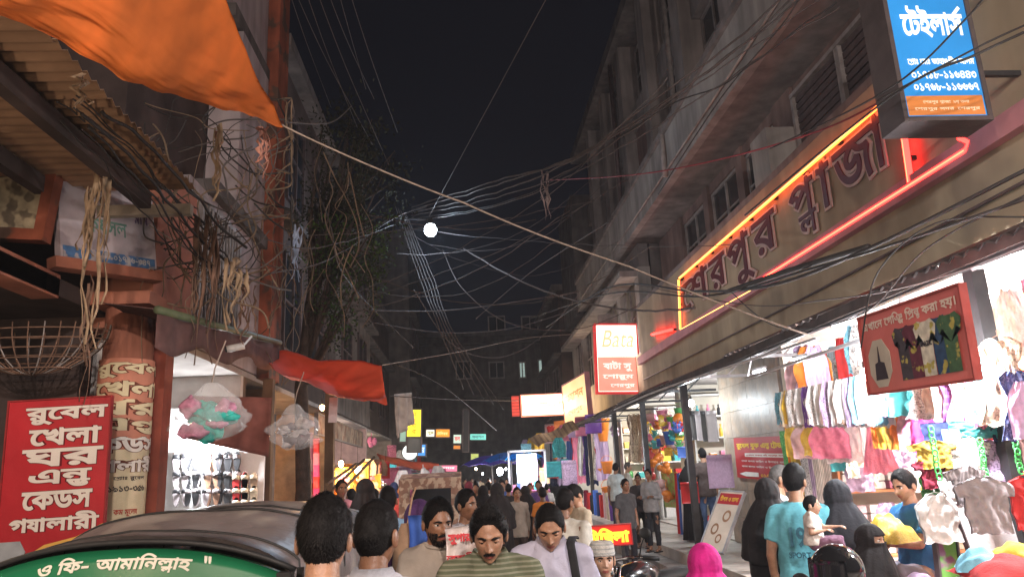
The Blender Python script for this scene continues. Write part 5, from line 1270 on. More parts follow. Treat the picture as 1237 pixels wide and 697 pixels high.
        if q.f: on_head('moustache' if beard == 'moustache' else 'beard', q, m_hair, False)
    # shirt
    tm = topm or cloth(tuple(top))
    c = MB(); c.ell((0, .01-lean*.2, 1.24), (.168*bw, .118*bw, .20)); c.ell((0, .0, 1.05), (.158*bw, .115*bw, .2)); c.ell((0, .005, .93), (.168*bw, .125*bw, .10))
    c.loft([(.80 if legs != 'sit' else .88, .190*bw, .148*bw, 0, .005), (.95, .184*bw, .142*bw, 0, .005), (1.1, .162*bw, .12*bw, 0, 0), (1.3, .168*bw, .115*bw, 0, .01-lean*.3), (1.37, .145*bw, .095*bw, 0, .015-lean*.35), (1.405, .10, .08, 0, .015-lean*.37), (1.438, .070, .064, 0, .015-lean*.38)], 24)
    for q in (-1, 1):
        w, hd, e = wr[q]; c.capsule(nk+Vector((q*.052, 0, -.022)), sh[q]+Vector((0, 0, .002)), .042, .056)
        if sleeve == 'short': f = sh[q].lerp(e, .72); c.tube([sh[q], sh[q].lerp(e, .3), f], [.053*bw, .057*bw, .062*bw], 14)
        else: c.capsule(sh[q], e, .053*bw, .048*bw); c.tube([e, e.lerp(w, .5), e.lerp(w, .93)], [.050*bw, .044, .037], 12)
    sme = fuse(c, max(vox, .014), 4, .010 if res else .006, 8, rnd.random()*50); sme.materials.append(tm); link('shirt', sme, t)
    if collar:
        q = MB(); cy = .012-lean*.38
        if collar == 'polo' or collar == 'open':
            vs = []; n_ = 26; V_ = .34 if collar == 'open' else .16
            for j, (zz, rr, oo) in enumerate(((1.405, .076, 0), (1.455, .070, 0), (1.462, .073, 0), (1.415, .098, 0))):
                for i in range(n_+1):
                    a = -math.pi/2+V_+(2*math.pi-2*V_)*i/n_; fr = max(0, -math.sin(a))
                    vs.append((rr*math.cos(a), cy+rr*.95*math.sin(a)-.012*fr, zz-.035*fr**2-(.03*fr**3 if j == 3 else 0)))
            q.add(vs, [(j*(n_+1)+i, j*(n_+1)+i+1, (j+1)*(n_+1)+i+1, (j+1)*(n_+1)+i) for j in range(3) for i in range(n_)])
            q.build('collar', collar_m if (collar_m := None) else tm, t, smooth=True)
        elif collar == 'band':
            q.tube([(.069*math.cos(a), cy+.066*math.sin(a)-.01*max(0, -math.sin(a)), 1.437-.02*max(0, -math.sin(a))) for a in [2*math.pi*k/24 for k in range(25)]], .009, 7, False); q.build('collar', tm, t, smooth=True)
    # trousers
    p = MB(); p.ell((0, .01, .915), (.158*bw, .115*bw, .10))
    for q in (-1, 1):
        hp, kn, an = wr['k%d' % q]; p.capsule(hp, kn, .092*bw, .068); p.tube([kn, kn.lerp(an, .5), kn.lerp(an, .93)], [.068, .062, .058], 14); p.ell(kn, .066, 12, 8)
    if not hide_legs:
        pme = fuse(p, max(vox, .02), 3, .010, 7, rnd.random()*50); pme.materials.append(cloth(tuple(bottom))); link('trousers', pme, t)
        for q in (-1, 1):
            hp, kn, an = wr['k%d' % q]; f = MB().box(an.x-.045, an.x+.045, an.y-.19, an.y+.06, an.z-.098, an.z-.075)
            f.tube([an+Vector((-.045, -.10, -.06)), an+Vector((0, -.12, -.03)), an+Vector((.045, -.10, -.06))], .008, 6); f.build('sandal', m_stdk, t)
    return t, {'head': M, 'hc': hc, 'w': wr, 'sh': sh, 's': s}
def veil_person(label, x, y, rz, H=1.6, z=0, col=(.012, .012, .015), face='none', sk='tan', group=None, flare=1.0, head=(.0, 0), lean=0, res=1):
    """woman in a long robe and head covering; face: none (seen from behind), niqab (eye slit), open"""
    s = H/1.7; t = thing('person', label, 'person', (x, y, z), rz, group); t.scale = (s, s, s); m = cloth(col, rough=.8, spec=.2, var=.35)
    b = MB(); hc = Vector((0, -.02-lean, 1.58)); b.capsule((0, .0, 1.35), hc, .06, .05); b.ell((0, 0, 1.2), (.14, .09, .2)); b.ell((0, 0, .95), (.15, .11, .15))
    for q in (-1, 1):
        b.capsule((q*.08, 0, .9), (q*.09, 0, .48), .07, .05); b.capsule((q*.09, 0, .48), (q*.09, .02, .08), .05, .035); b.capsule((q*.09, .02, .04), (q*.1, -.14, .03), .035, .03)
    M = Matrix.Translation(hc) @ Matrix.Rotation(head[0], 4, 'Z') @ Matrix.Rotation(head[1], 4, 'X')
    hv, hf, hmi = head_mesh(48 if res else 28); hv = [tuple(M @ Vector(v)) for v in hv]
    hd = MB()
    for q in (-1, 1):
        shp = Vector((q*.16, 0, 1.36)); e = shp+Vector((q*.05, .0, -.27)); w = e+Vector((-q*.06, -.2, .02)); b.capsule(shp, e, .045, .038); b.capsule(e, w, .036, .026)
        hand(hd, w, (-q*.4, -1, 0), (0, 0, -1), .6, .95, q, 5)
    n0 = len(hv); me = fuse(b, .03, 3, extra=(hv+hd.v, hf+[tuple(n0+i for i in f) for f in hd.f], hmi+[0]*len(hd.f))); me.materials.append(skin(sk)); me.materials.append(m_lip); link('body', me, t)
    r = MB(); f = flare
    r.loft([(.03, .30*f, .26*f, 0, .02, 1.6), (.3, .27*f, .23*f, 0, .02, 1.4), (.7, .235*f, .19*f, 0, .015, 1), (.95, .21, .165, 0, .01, .8), (1.2, .205, .15, 0, .0, .6), (1.34, .19, .125, 0, 0, .4), (1.42, .10, .085, 0, -lean*.5, .2)], 48, True, .055, 7, len(label))
    for q in (-1, 1):
        shp = Vector((q*.16, 0, 1.35)); e = shp+Vector((q*.05, .0, -.27)); w = e+Vector((-q*.06, -.2, .02)); r.tube([shp, e, e.lerp(w, .9)], [.062, .062, .068], 12)
    r.build('robe', m, t, smooth=True)
    # head cover: shell around the head falling to a cape over the shoulders
    k = MB(); n = 64; vs = []
    def hs(a, z0):   # z0 param 0 crown .. 1 hem
        ca, sa = math.cos(a), math.sin(a)
        if z0 < .45:
            th = z0/.45*math.pi*.62; rr = math.sin(th); p = Vector((.098*rr*ca, hc.y+.004+.118*rr*sa, hc.z+.130*math.cos(th)))
        else:
            u = (z0-.45)/.55; base = math.sin(math.pi*.62); r0x, r0y = .098*base, .118*base
            zz = hc.z+.130*math.cos(math.pi*.62)-u*.52
            e = min(1, u*1.9)**.8; rx = r0x+(.245-r0x)*e; ry = r0y+(.185-r0y)*e; p = Vector((rx*ca, hc.y*(1-e)+.004+ry*sa, zz+.05*u*ca*ca))
        fo = 1+.03*min(1, z0*2)*math.sin(9*a+len(label)+z0*3)+.015*math.sin(17*a)+.10*(.3-abs(noise.noise(Vector((ca*2.2+z0*3, sa*2.2, z0*5+len(label))))))*min(1, z0*4)+.04*(.3-abs(noise.noise(Vector((ca*5, sa*5+z0*4, z0*9))))); return Vector((p.x*fo, p.y if False else hc.y+(p.y-hc.y)*fo, p.z))
    nv = 44
    for j in range(nv+1):
        for i in range(n): vs.append(hs(2*math.pi*i/n, max(.001, j/nv)))
    fs = []
    for j in range(nv):
        for i in range(n):
            a = 2*math.pi*(i+.5)/n; zz = vs[j*n+i].z-hc.z; front = math.sin(a) < -.35
            if face == 'open' and front and math.sin(a) < -.55 and -.10 < zz < .062: continue
            if face == 'niqab' and math.sin(a) < -.6 and -.012 < zz < .040: continue
            fs.append((j*n+i, j*n+(i+1) % n, (j+1)*n+(i+1) % n, (j+1)*n+i))
    k.add(vs, fs); o = k.build('head_cover', m, t, smooth=True)
    sm = o.modifiers.new('thick', 'SOLIDIFY'); sm.thickness = .006
    if face != 'none':
        for q in (-1, 1):
            e = MB().ell((q*.0305, -.0715, .008), (.0135, .0125, .0115), 12, 8); e.v = [tuple(M @ Vector(v)) for v in e.v]; eo = e.build('eye', m_eye, t, smooth=True)
            e = MB().ell((q*.0305, -.0818, .0075), (.0062, .003, .0062), 10, 6); e.v = [tuple(M @ Vector(v)) for v in e.v]; e.build('iris', m_iris, eo, smooth=True)
            e = MB().tube([tuple(M @ Vector((q*xx, -.0885+abs(xx-.03)*.2, zz))) for xx, zz in ((.014, .026), (.03, .031), (.048, .026))], .003, 6).build('eyebrow', m_hair, t, smooth=True)
    return t, hc
# ================================================================ lamps
def bulb(label, loc, power, col=(1, .95, .88), group=None, cat='light bulb', r=.035, cord=.3, es=30):
    t = thing('hanging_bulb', label, cat, loc, group=group)
    MB().ell((0, 0, 0), (r, r, r*1.25), 12, 8).build('bulb', glow('lit_bulb_%02x%02x%02x' % tuple(int(c*255) for c in col), col, es), t, smooth=True)
    MB().tube([(0, 0, r), (0, 0, r+.06)], .018, 8).build('socket', m_stdk, t)
    MB().tube([(0, 0, r+.06), (0, .01, r+.06+cord)], .004, 5).build('cord', m_stdk, t)
    lamp('bulb_light', t, (0, 0, -r-.02), power, col, r+.01)
    return t
def tube_light(label, p, q, power, col=(.93, .97, 1), group=None, es=12):
    p, q = Vector(p), Vector(q); c = (p+q)/2
    t = thing('tube_light', label, 'tube light', c, group=group)
    up = Vector((0, 0, .035))
    MB().tube([p-c, q-c], .014, 8).build('tube', glow('lit_tube', col, es), t, smooth=True)
    MB().bar(p-c+up, q-c+up, .05, .03).build('fitting', m_steel, t)
    l = lamp('tube_glow', t, (0, 0, -.04), power, col, .08)
    return t
# ================================================================ goods
CN = {'white': (.72, .70, .68), 'cream': (.65, .56, .42), 'pale pink': (.66, .42, .44), 'pink': (.65, .20, .32), 'magenta': (.50, .05, .22), 'red': (.50, .03, .03), 'maroon': (.22, .02, .04),
      'orange': (.72, .22, .03), 'yellow': (.75, .50, .06), 'mustard': (.45, .30, .05), 'green': (.08, .32, .10), 'teal': (.06, .38, .40), 'sky blue': (.20, .48, .62), 'blue': (.05, .12, .42),
      'navy': (.02, .03, .10), 'purple': (.20, .08, .38), 'lilac': (.48, .36, .55), 'grey': (.28, .25, .26), 'brown': (.20, .11, .07), 'black': (.02, .02, .022), 'beige': (.50, .40, .30), 'tan': (.38, .27, .18), 'lime': (.30, .50, .05)}
def cmat(c, kind='plain'):
    nm = 'fabric_%s_%s' % (c.replace(' ', '_'), kind); col = CN[c]; o = tuple(min(.8, v*1.5+.08) for v in col) if max(col) < .4 else tuple(v*.35 for v in col)
    if kind == 'floral': return mat(nm, col, rough=.85, blotch=(o, 26, .56), bump=.1)
    if kind == 'striped': return mat(nm, col, rough=.85, stripes=(o, 0, 11, .35), bump=.1)
    if kind == 'banded': return mat(nm, col, rough=.85, stripes=(o, 2, 7, .3), bump=.1)
    if kind == 'plastic': return mat(nm, col, rough=.3, var=.1, bump=0, spec=.5)
    if kind == 'wrapped': return mat(nm, col, rough=.22, var=.15, scale=14, bump=.5, spec=.6)
    return mat(nm, col, rough=.85, bump=.15)
_TM = {}
def tmesh(kind, var=0):
    k = (kind, var)
    if k in _TM: return _TM[k]
    r = random.Random(var*7+1); q = MB(); ph = r.uniform(0, 6)
    if kind in ('scarf', 'dress', 'shirt', 'cloth', 'trousers', 'vest'):
        def hw(v):
            if kind == 'scarf': return .5*(.55+.45*min(1, v*2.5))
            if kind == 'cloth': return .5
            if kind == 'trousers': return .32+.06*v
            if kind == 'dress': return .17+.16*min(1, v*12) if v < .12 else (.33-.12*min(1, (v-.12)/.3) if v < .42 else .21+.29*(v-.42)/.58)
            if kind == 'vest': return (.14+.5*v*1.2) if v < .1 else (.22+.10*min(1, (v-.1)*6))
            return (.16+3.2*v) if v < .10 else (.48-.03*(v-.1)*10 if v < .36 else .31)
        amp = .05 if kind in ('scarf', 'cloth') else .03
        def f(u, v):
            a = u*2-1; w = hw(v); y = amp*math.sin(a*(7 if kind == 'scarf' else 5)+ph+v*2.5*math.sin(ph))*(.3+.7*v)+.09*(.25-abs(noise.noise(Vector((a*3+v*2, v*3.5-a, ph)))))+.04*noise.noise(Vector((a*7, v*7, ph)))-(.03*(1-a*a) if kind in ('dress', 'shirt', 'vest') else 0)
            dip = (.05*max(0, 1-abs(a)*w/.09) if kind in ('shirt', 'dress', 'vest') and v < .02 else 0)
            slv = .16*max(0, abs(a)-.62)*(1 if kind == 'shirt' and v < .36 else 0)
            hem = .06*noise.noise(Vector((a*3, ph, 0)))*v
            return (a*w*(1+.12*noise.noise(Vector((v*3, ph, a))))+.03*noise.noise(Vector((v*2.5, ph, 2))), y, -v-dip-slv-hem)
        q.slab(f, 22, 22, (0, .045 if kind in ('shirt', 'dress', 'vest', 'trousers') else .012, 0))
        if kind in ('shirt', 'dress', 'vest'): q.tube([(-.16, .02, -.02), (0, .02, .03), (0, .02, .09)], .006, 5); q.tube([(.16, .02, -.02), (0, .02, .03)], .006, 5)
    elif kind == 'pack':
        q.box(-.5, .5, -.5, .5, 0, .5); 
        for v in range(len(q.v)): pass
        q = MB(); q.loft([(0, .47, .47, 0, 0), (.06, .5, .5, 0, 0), (.5, .5, .5, 0, 0), (.6, .46, .46, 0, 0)], 4, True); c45 = math.cos(math.pi/4)
        q.v = [((x-y)*c45*1.4*1/1, (x+y)*c45*1.4, z) for x, y, z in q.v]
    elif kind == 'ball': q.ell((0, 0, 0), .5, 14, 10)
    elif kind == 'roll': q.tube([(0, 0, 0), (0, 0, 1)], .5, 14); q.tube([(0, 0, 1), (0, 0, 1.012)], .22, 10)
    elif kind == 'bucket': q.loft([(0, .32, .32, 0, 0), (.9, .46, .46, 0, 0), (.92, .5, .5, 0, 0), (1, .5, .5, 0, 0), (1, .44, .44, 0, 0), (.15, .3, .3, 0, 0)], 20); q.tube([(.46*math.cos(a), 0, .95+.5*math.sin(a)) for a in [math.pi*k/10 for k in range(11)]], .02, 5)
    elif kind == 'bundle':
        for k in range(5): q.ell((r.uniform(-.25, .25), r.uniform(-.2, .2), -.3-r.uniform(0, .5)), (r.uniform(.18, .3), r.uniform(.18, .28), r.uniform(.16, .26)), 10, 7)
        q.tube([(0, 0, -.3), (0, 0, .05)], .03, 5)
    elif kind == 'packet':
        q.slab(lambda u, v: ((u-.5), .10*math.sin(u*math.pi)*math.sin(v*math.pi)-.05, -.12-v*.88), 8, 8, (0, .03, 0)); q.box(-.5, .5, -.02, .0, -.14, 0)
    elif kind == 'toy':
        q.ell((0, 0, -.35), (.3, .22, .28), 12, 8); q.ell((0, 0, -.75), (.36, .26, .25), 12, 8); q.ell((-.26, 0, -.13), .12, 8, 6); q.ell((.26, 0, -.13), .12, 8, 6); q.capsule((-.28, 0, -.65), (-.42, 0, -.5), .09, .08, 8); q.capsule((.28, 0, -.65), (.42, 0, -.5), .09, .08, 8); q.tube([(0, 0, -.1), (0, 0, .1)], .015, 5)
    elif kind == 'heap':
        q.grid(lambda u, v: (u-.5, v-.5, .45*math.sin(u*math.pi)**.6*math.sin(v*math.pi)**.6+.10*noise.noise(Vector((u*5, v*5, var)))*(1 if 0 < u < 1 and 0 < v < 1 else 0)-.02), 22, 22)
    elif kind == 'bottle': q.loft([(0, .3, .3, 0, 0), (.6, .3, .3, 0, 0), (.72, .12, .12, 0, 0), (.85, .12, .12, 0, 0), (.86, .15, .15, 0, 0), (1, .15, .15, 0, 0)], 10)
    elif kind == 'box': q.box(-.5, .5, -.5, .5, 0, 1)
    _TM[k] = q.mesh(kind, cmat('white'), kind not in ('box', 'pack')); return _TM[k]
NOUN = {'scarf': 'scarf', 'dress': 'dress', 'shirt': 'shirt', 'cloth': 'cloth length', 'trousers': 'trousers', 'vest': 'vest', 'pack': 'clothes packet', 'ball': 'ball', 'roll': 'fabric roll', 'bucket': 'plastic bucket',
        'bundle': 'bundle', 'packet': 'packet', 'toy': 'soft toy', 'heap': 'clothes heap', 'bottle': 'bottle', 'box': 'box'}
_lab = {}
def ware(kind, c, loc, w, h, place, rz=0.0, pat='plain', d=None, var=0, group=None, tilt=0.0, label=None, cat=None, name=None):
    o = link(name or NOUN[kind].replace(' ', '_'), tmesh(kind, var)); o.location = loc; o.scale = (w, d if d else w, h); o.rotation_euler = (0, tilt, rz)
    o.material_slots[0].link = 'OBJECT'; o.material_slots[0].material = cmat(c, pat)
    pt = {'plain': '', 'floral': 'flower patterned ', 'striped': 'striped ', 'banded': 'banded ', 'plastic': 'shiny ', 'wrapped': 'plastic wrapped '}[pat]
    tag(o, label or '%s %s%s %s' % (c, pt, NOUN[kind], place), cat or NOUN[kind], group or '%ss %s' % (NOUN[kind], place)); return o
rnd = random.Random(21)
# ---------- big clothes stall (right foreground)
rail = thing('hanging_rail', 'long steel rail with a front row of scarves under the eave', 'rail', (3.6, 7.6, 2.8))
MB().bar((0, -1.7, 0), (0, 1.7, 0), .03).bar((0, -1.7, 0), (.1, -1.7, .3), .02).bar((0, 1.7, 0), (.1, 1.7, .3), .02).build('rail', m_steel, rail)
cs = ['sky blue', 'white', 'cream', 'yellow', 'white', 'cream', 'white', 'pale pink', 'purple', 'white', 'white', 'cream', 'white', 'white', 'lilac', 'cream', 'white', 'white', 'white', 'brown', 'lilac', 'teal', 'sky blue', 'white', 'white', 'pale pink', 'white', 'tan', 'sky blue', 'white']
ords = ['far end', 'second from the far end', 'third from the far end', 'fourth from the far end']
for k, c in enumerate(cs):
    f = k/(len(cs)-1); px = 940+f*122; p = WX(px, 474-f*26, 3.58+.03*(k % 2)); b = WX(px, 511-f*2+(k % 3)*2, 3.58)
    ware('scarf', c, p, .19, p.z-b.z+.02, 'in the eave row, '+('far end' if k == 0 else 'near end' if k == 29 else 'between a %s and a %s one' % (cs[k-1], cs[k+1])), R(-60)+rnd.uniform(-.3, .3), rnd.choice(['plain', 'plain', 'floral']), var=k % 4, group='scarves in the front row under the eave')
row = [('dress', 'pink', 'floral', 1068, 455, 503, .3), ('scarf', 'teal', 'plain', 1092, 455, 503, .32), ('dress', 'white', 'floral', 1112, 455, 507, .32), ('scarf', 'cream', 'plain', 1128, 455, 500, .2), ('trousers', 'white', 'plain', 1136, 452, 505, .22), ('dress', 'purple', 'banded', 1144, 452, 518, .2),
       ('dress', 'pale pink', 'plain', 1156, 448, 510, .25), ('scarf', 'cream', 'striped', 1163, 446, 512, .18), ('dress', 'pink', 'striped', 1172, 446, 518, .2), ('dress', 'teal', 'floral', 1186, 440, 512, .25), ('dress', 'beige', 'floral', 1205, 408, 515, .38), ('dress', 'navy', 'floral', 1224, 448, 532, .28), ('scarf', 'lilac', 'plain', 1240, 460, 530, .25)]
for k, (kd, c, pt, px, y0, y1, w) in enumerate(row):
    X = 3.55 if px < 1130 else 3.45; p = WX(px, y0, X); b = WX(px, y1, X); ware(kd, c, p, w, p.z-b.z, 'hung high behind the red shirt banner', R(-25)+rnd.uniform(-.2, .2), pt, var=k, group='clothes hung high beside the red shirt banner')
cs2 = [('orange', 1064), ('yellow', 1072), ('mustard', 1080), ('orange', 1089), ('pale pink', 1097), ('pink', 1105), ('magenta', 1113)]
for k, (c, px) in enumerate(cs2):
    p = WX(px, 499, 3.75); b = WX(px, 541+k, 3.75); ware('scarf', c, p, .22, p.z-b.z, 'in the lower bright row'+(' at its far end' if k == 0 else ' next to the %s one' % cs2[k-1][0]), R(-30), 'plain', var=k, group='bright scarves in the lower row')
for k, (c, px, py) in enumerate((('yellow', 966, 508), ('pale pink', 976, 510), ('yellow', 988, 506), ('pink', 998, 508))):
    p = WX(px, py, 3.9); ware('scarf', c, p, .40, .40, 'slung at the far side of the clothes stall'+(', second' if k == 2 else ''), R(-20), 'wrapped', var=k, group='bundles slung at the far side of the clothes stall')
for k, (c, px, y0, y1, pt) in enumerate((('green', 951, 520, 590, 'floral'), ('orange', 957, 515, 600, 'plain'), ('yellow', 962, 535, 640, 'plain'), ('mustard', 967, 520, 600, 'banded'), ('white', 975, 540, 600, 'floral'), ('lilac', 983, 530, 600, 'striped'), ('white', 990, 545, 610, 'striped'))):
    p = WX(px, y0, 4.25); b = WX(px, y1, 4.25); ware('cloth', c, p, .20, p.z-b.z, 'hanging on the inner edge of the tiled wall', R(-35), pt, var=k, group='cloth lengths hanging beside the tiled wall')
# crowded inner rows that fill the stall
place = 'hung in the inner rows of the clothes stall'
for k in range(60):
    rr = random.Random(70+k); row_ = k % 4; X = (4.05, 4.4, 4.9, 5.5)[row_]; y_ = rr.uniform(5.0, 9.2); z_ = rr.choice([3.05, 2.95, 3.1]) if k % 3 else 2.35
    ware(rr.choice(['dress', 'shirt', 'scarf', 'cloth', 'vest', 'trousers']), rr.choice(['white', 'white', 'cream', 'pale pink', 'pink', 'lilac', 'yellow', 'sky blue', 'red', 'beige', 'orange', 'teal']), (X, y_, z_), rr.uniform(.3, .46), rr.uniform(.45, .8), place, rr.uniform(-1.1, -.3), rr.choice(['plain', 'floral', 'wrapped', 'striped']), var=k % 6, group='clothes hung in the inner rows of the stall')
for k in range(26):
    rr = random.Random(170+k); ware(rr.choice(['packet', 'scarf', 'cloth']), rr.choice(['white', 'pale pink', 'cream', 'pink', 'white', 'lilac']), (rr.uniform(4.4, 6.6), rr.uniform(8.6, 9.3), rr.uniform(1.0, 2.9)), .30, .28, 'dangling in front of the orange shelving', rr.uniform(-.4, .4), 'wrapped', var=k % 5, group='packets dangling in front of the orange shelving')
# shelving on the far partition
def shelf(label, x0, x1, y, z0, z1, n, dep=.35, m=None, s=1):
    t = thing('shelving', label, 'shelf', ((x0+x1)/2, y, z0)); c = ((x0+x1)/2, y, z0); m = m or mat('orange_shelf_board', (.62, .24, .10), rough=.6)
    MB().box(x0, x0+.03, y-dep, y, z0, z1).build('side_panel', m, t, off=c); MB().box(x1-.03, x1, y-dep, y, z0, z1).build('side_panel', m, t, off=c)
    zs = []
    for k in range(n+1):
        z = z0+(z1-z0-.03)*k/n; zs.append(z+.03); MB().box(x0+.031, x1-.031, y-dep, y, z, z+.03).build('shelf_board', m, t, off=c)
    return zs
m_wsh = mat('white_shelf_board', (.6, .58, .55), rough=.5)
zs = shelf('orange shelving packed with wrapped clothes at the back of the clothes stall', 4.7, 6.9, 9.85, .54, 2.9, 6)
pc = ['white', 'pale pink', 'white', 'cream', 'pale pink', 'white', 'pink', 'white']
for r_, z in enumerate(zs[:-1]):
    for k in range(7):
        for q in range(2 if r_ % 2 else 3):
            ware('pack', rnd.choice(pc), (4.9+k*.30, 9.66, z+.004+q*.105), .25, .16, 'stacked on shelf %s of the orange shelving' % ('one', 'two', 'three', 'four', 'five', 'six')[r_], rnd.uniform(-.05, .05), 'wrapped', d=.26, group='wrapped clothes on the orange shelving')
zs = shelf('tall white shelving of folded clothes along the right back wall', 7.2, 8.2, 9.85, .54, 2.9, 6, m=m_wsh)
# platform and table
pf = thing('sales_platform', 'low wooden sales platform under the seated seller', 'platform', (3.6, 5.6, .5))
MB().box(-.75, .75, -1.0, 1.0, .16, .20).build('top', m_wood, pf)
for sx in (-1, 1):
    for sy in (-1, 1): MB().box(sx*.68-.03, sx*.68+.03, sy*.9-.03, sy*.9+.03, .0, .16).build('leg', m_wood, pf)
MB().box(-.74, .74, -.98, .98, .202, .225).build('cloth', cloth((.45, .08, .07)), pf)
t2 = thing('display_table', 'display table heaped with red and mixed clothes at the right edge', 'table', (3.35, 3.9, .0))
MB().box(-.45, .75, -.6, .55, .72, .76).build('top', m_wood, t2)
for sx, sy in ((-.4, -.55), (.7, -.55), (-.4, .5), (.7, .5)): MB().box(sx-.03, sx+.03, sy-.03, sy+.03, 0 if sx < 0 else .0, .72).build('leg', m_wood, t2)
def heap(c, pt, px, py, Y, w, h, place, d=None, var=0):
    p = WY(px, py, Y); return ware('heap', c, (p.x, p.y, p.z), w, h, place, rnd.uniform(0, 3), pt, d=d or w, var=var)
pl_ = 'piled on the platform before the seller'
for k, (c, pt, px, py, w) in enumerate((('white', 'floral', 1075, 668, .5), ('pale pink', 'floral', 1100, 660, .5), ('red', 'plain', 1080, 655, .3), ('yellow', 'plain', 1068, 682, .28), ('cream', 'floral', 1120, 672, .45), ('sky blue', 'plain', 1098, 684, .25), ('pink', 'floral', 1085, 690, .4), ('lilac', 'plain', 1130, 690, .35), ('white', 'striped', 1055, 690, .4))):
    p = WY(px, py, 5.0); ware('heap', c, (p.x, 5.0+(k % 3)*.22, .72+.02*k), w, .30, pl_, rnd.uniform(0, 3), pt, var=k, group='clothes piled before the seller')
pl_ = 'heaped on the table at the right edge'
for k, (c, pt, px, py, w) in enumerate((('red', 'plain', 1222, 668, .5), ('yellow', 'plain', 1232, 655, .25), ('sky blue', 'plain', 1198, 664, .25), ('purple', 'striped', 1210, 688, .42), ('pale pink', 'floral', 1190, 692, .35), ('grey', 'striped', 1238, 690, .4), ('white', 'plain', 1175, 698, .35))):
    p = WY(px, py+6, 4.0); ware('heap', c, (p.x, p.y+.05*(k % 3), p.z-.08), w, .24, pl_, rnd.uniform(0, 3), pt, var=k+3, group='clothes heaped on the right edge table')
# hung garments near
def hung(kd, c, pt, px, y0, y1, Y, w, place, rz=0.0, var=0, label=None):
    p = WY(px, y0, Y); b = WY(px, y1, Y); return ware(kd, c, p, w, p.z-b.z, place, rz, pt, var=var, label=label, group='clothes hung at the near end of the clothes stall')
hung('vest', 'white', 'plain', 1130, 596, 656, 4.7, .42, '', .1, 1, 'thin white vest hanging in front of the seller')
hung('shirt', 'grey', 'plain', 1186, 575, 645, 4.5, .40, '', -.1, 2, 'dark grey wide shirt spread below the pale heap of vests')
hung('shirt', 'red', 'plain', 1238, 575, 642, 4.5, .34, '', -.1, 3, 'crimson shirt hanging at the right edge of the picture')
hung('shirt', 'grey', 'striped', 1165, 562, 610, 4.6, .34, '', .2, 4, 'crumpled grey striped shirt above the dark grey one')
for k, (kd, c, pt, px, y0, y1, w) in enumerate((('shirt', 'white', 'floral', 1165, 527, 590, .40), ('shirt', 'lilac', 'floral', 1198, 530, 592, .40), ('shirt', 'pale pink', 'striped', 1228, 530, 596, .36), ('cloth', 'teal', 'plain', 1176, 508, 530, .36), ('cloth', 'navy', 'plain', 1213, 512, 535, .28), ('cloth', 'magenta', 'plain', 1180, 502, 514, .25),
        ('shirt', 'mustard', 'plain', 1125, 532, 566, .34), ('shirt', 'maroon', 'plain', 1128, 553, 590, .40), ('cloth', 'navy', 'plain', 1134, 510, 548, .24), ('cloth', 'sky blue', 'plain', 1148, 518, 556, .12), ('cloth', 'yellow', 'plain', 1150, 556, 596, .14), ('cloth', 'green', 'floral', 1134, 575, 603, .26), ('cloth', 'white', 'floral', 1150, 575, 608, .2), ('cloth', 'green', 'striped', 1116, 555, 585, .08))):
    hung(kd, c, pt, px, y0, y1, 4.9+.05*(k % 3), w, 'on the near rack of the clothes stall', rnd.uniform(-.3, .3), k)
for k, (px, y0, y1) in enumerate(((1124, 515, 580), (1183, 530, 578), (1224, 520, 572))):
    a = WY(px, y0, 4.75); b = WY(px, y1, 4.75); t = thing('hanger_chain', ('green plastic hanger chain above the white vest', 'green plastic hanger chain in the middle of the pale shirts', 'green plastic hanger chain near the right edge')[k], 'hanger', a); mg = mat('green_plastic', (.08, .5, .12), rough=.35)
    L = a.z-b.z; 
    for j in range(9): MB().tube([(.018*math.cos(x), .005*j % .01, -L*(j+.5)/9+.022*math.sin(x)) for x in [6.2832*i/10 for i in range(11)]], .006, 5, False).build('link', mg, t, smooth=True)
# patterned leaning board and white board at the stall end
t, w, h = board('green framed poster board of clothes pictures leaning at the end of the platform', WY(1126, 600, 5.1), WY(1148, 603, 5.1), WY(1143, 705, 5.0), mat('green_poster', (.16, .42, .08), var=.3, scale=6, blotch=((.25, .12, .2), 7, .52)), d=.03, fr=.015)
t, w, h = board('white metal sheet leaning behind the right edge table', WY(1152, 610, 4.9), WY(1212, 600, 4.95), WY(1170, 720, 4.8), mat('white_enamel_sheet', (.62, .58, .58), rough=.3, var=.15), d=.02, fr=.01)
# post of the eave at the couple's shop and others
for k, (y, lb2) in enumerate(((12.2, 'dark iron eave post between the red notice and the couple'), (4.9, 'thin dark eave post beside the shirt banner'), (15.2, 'dark eave post between the couple and the toy shop'), (18.2, 'dark eave post between the toy shop and the boys'), (22.2, 'dark eave post before the fabric rolls'))):
    q = MB().box(-.05, .05, -.05, .05, 0, 2.62 if y != 4.9 else 2.6); o = q.build('eave_post', m_stdk); o.location = (3.62, y, .5); tag(o, lb2, 'post', 'posts under the tin eave')
# ---------- couple's shop: shelves and small goods
zs = shelf('white shelving of small bright goods facing the couple', 4.5, 6.6, 15.06, .54, 3.1, 6, .3, m_wsh)
for r_, z in enumerate(zs[:-1]):
    for k in range(9):
        kd = rnd.choice(['bottle', 'box', 'box', 'bottle', 'pack']); ware(kd, rnd.choice(['red', 'white', 'teal', 'black', 'pink', 'sky blue', 'orange', 'yellow']), (4.66+k*.22, 14.9, z+.004), .13, rnd.uniform(.16, .28), 'on the white shelving before the couple', 0, 'plastic', group='small goods on the shelving before the couple')
for k, px in enumerate((838, 845, 852, 858)):
    p = WX(px, 496, 4.4); ware('packet', ('black', 'grey', 'black', 'grey')[k], p, .2, .55, 'dangling over the heads of the couple', 0, 'plastic', var=k)
o = ware('packet', 'lilac', WX(868, 549, 3.9), .38, .50, '', R(-20), 'wrapped', label='lilac and purple plastic bag hanging on the post beside the couple', cat='plastic bag', name='hanging_bag')
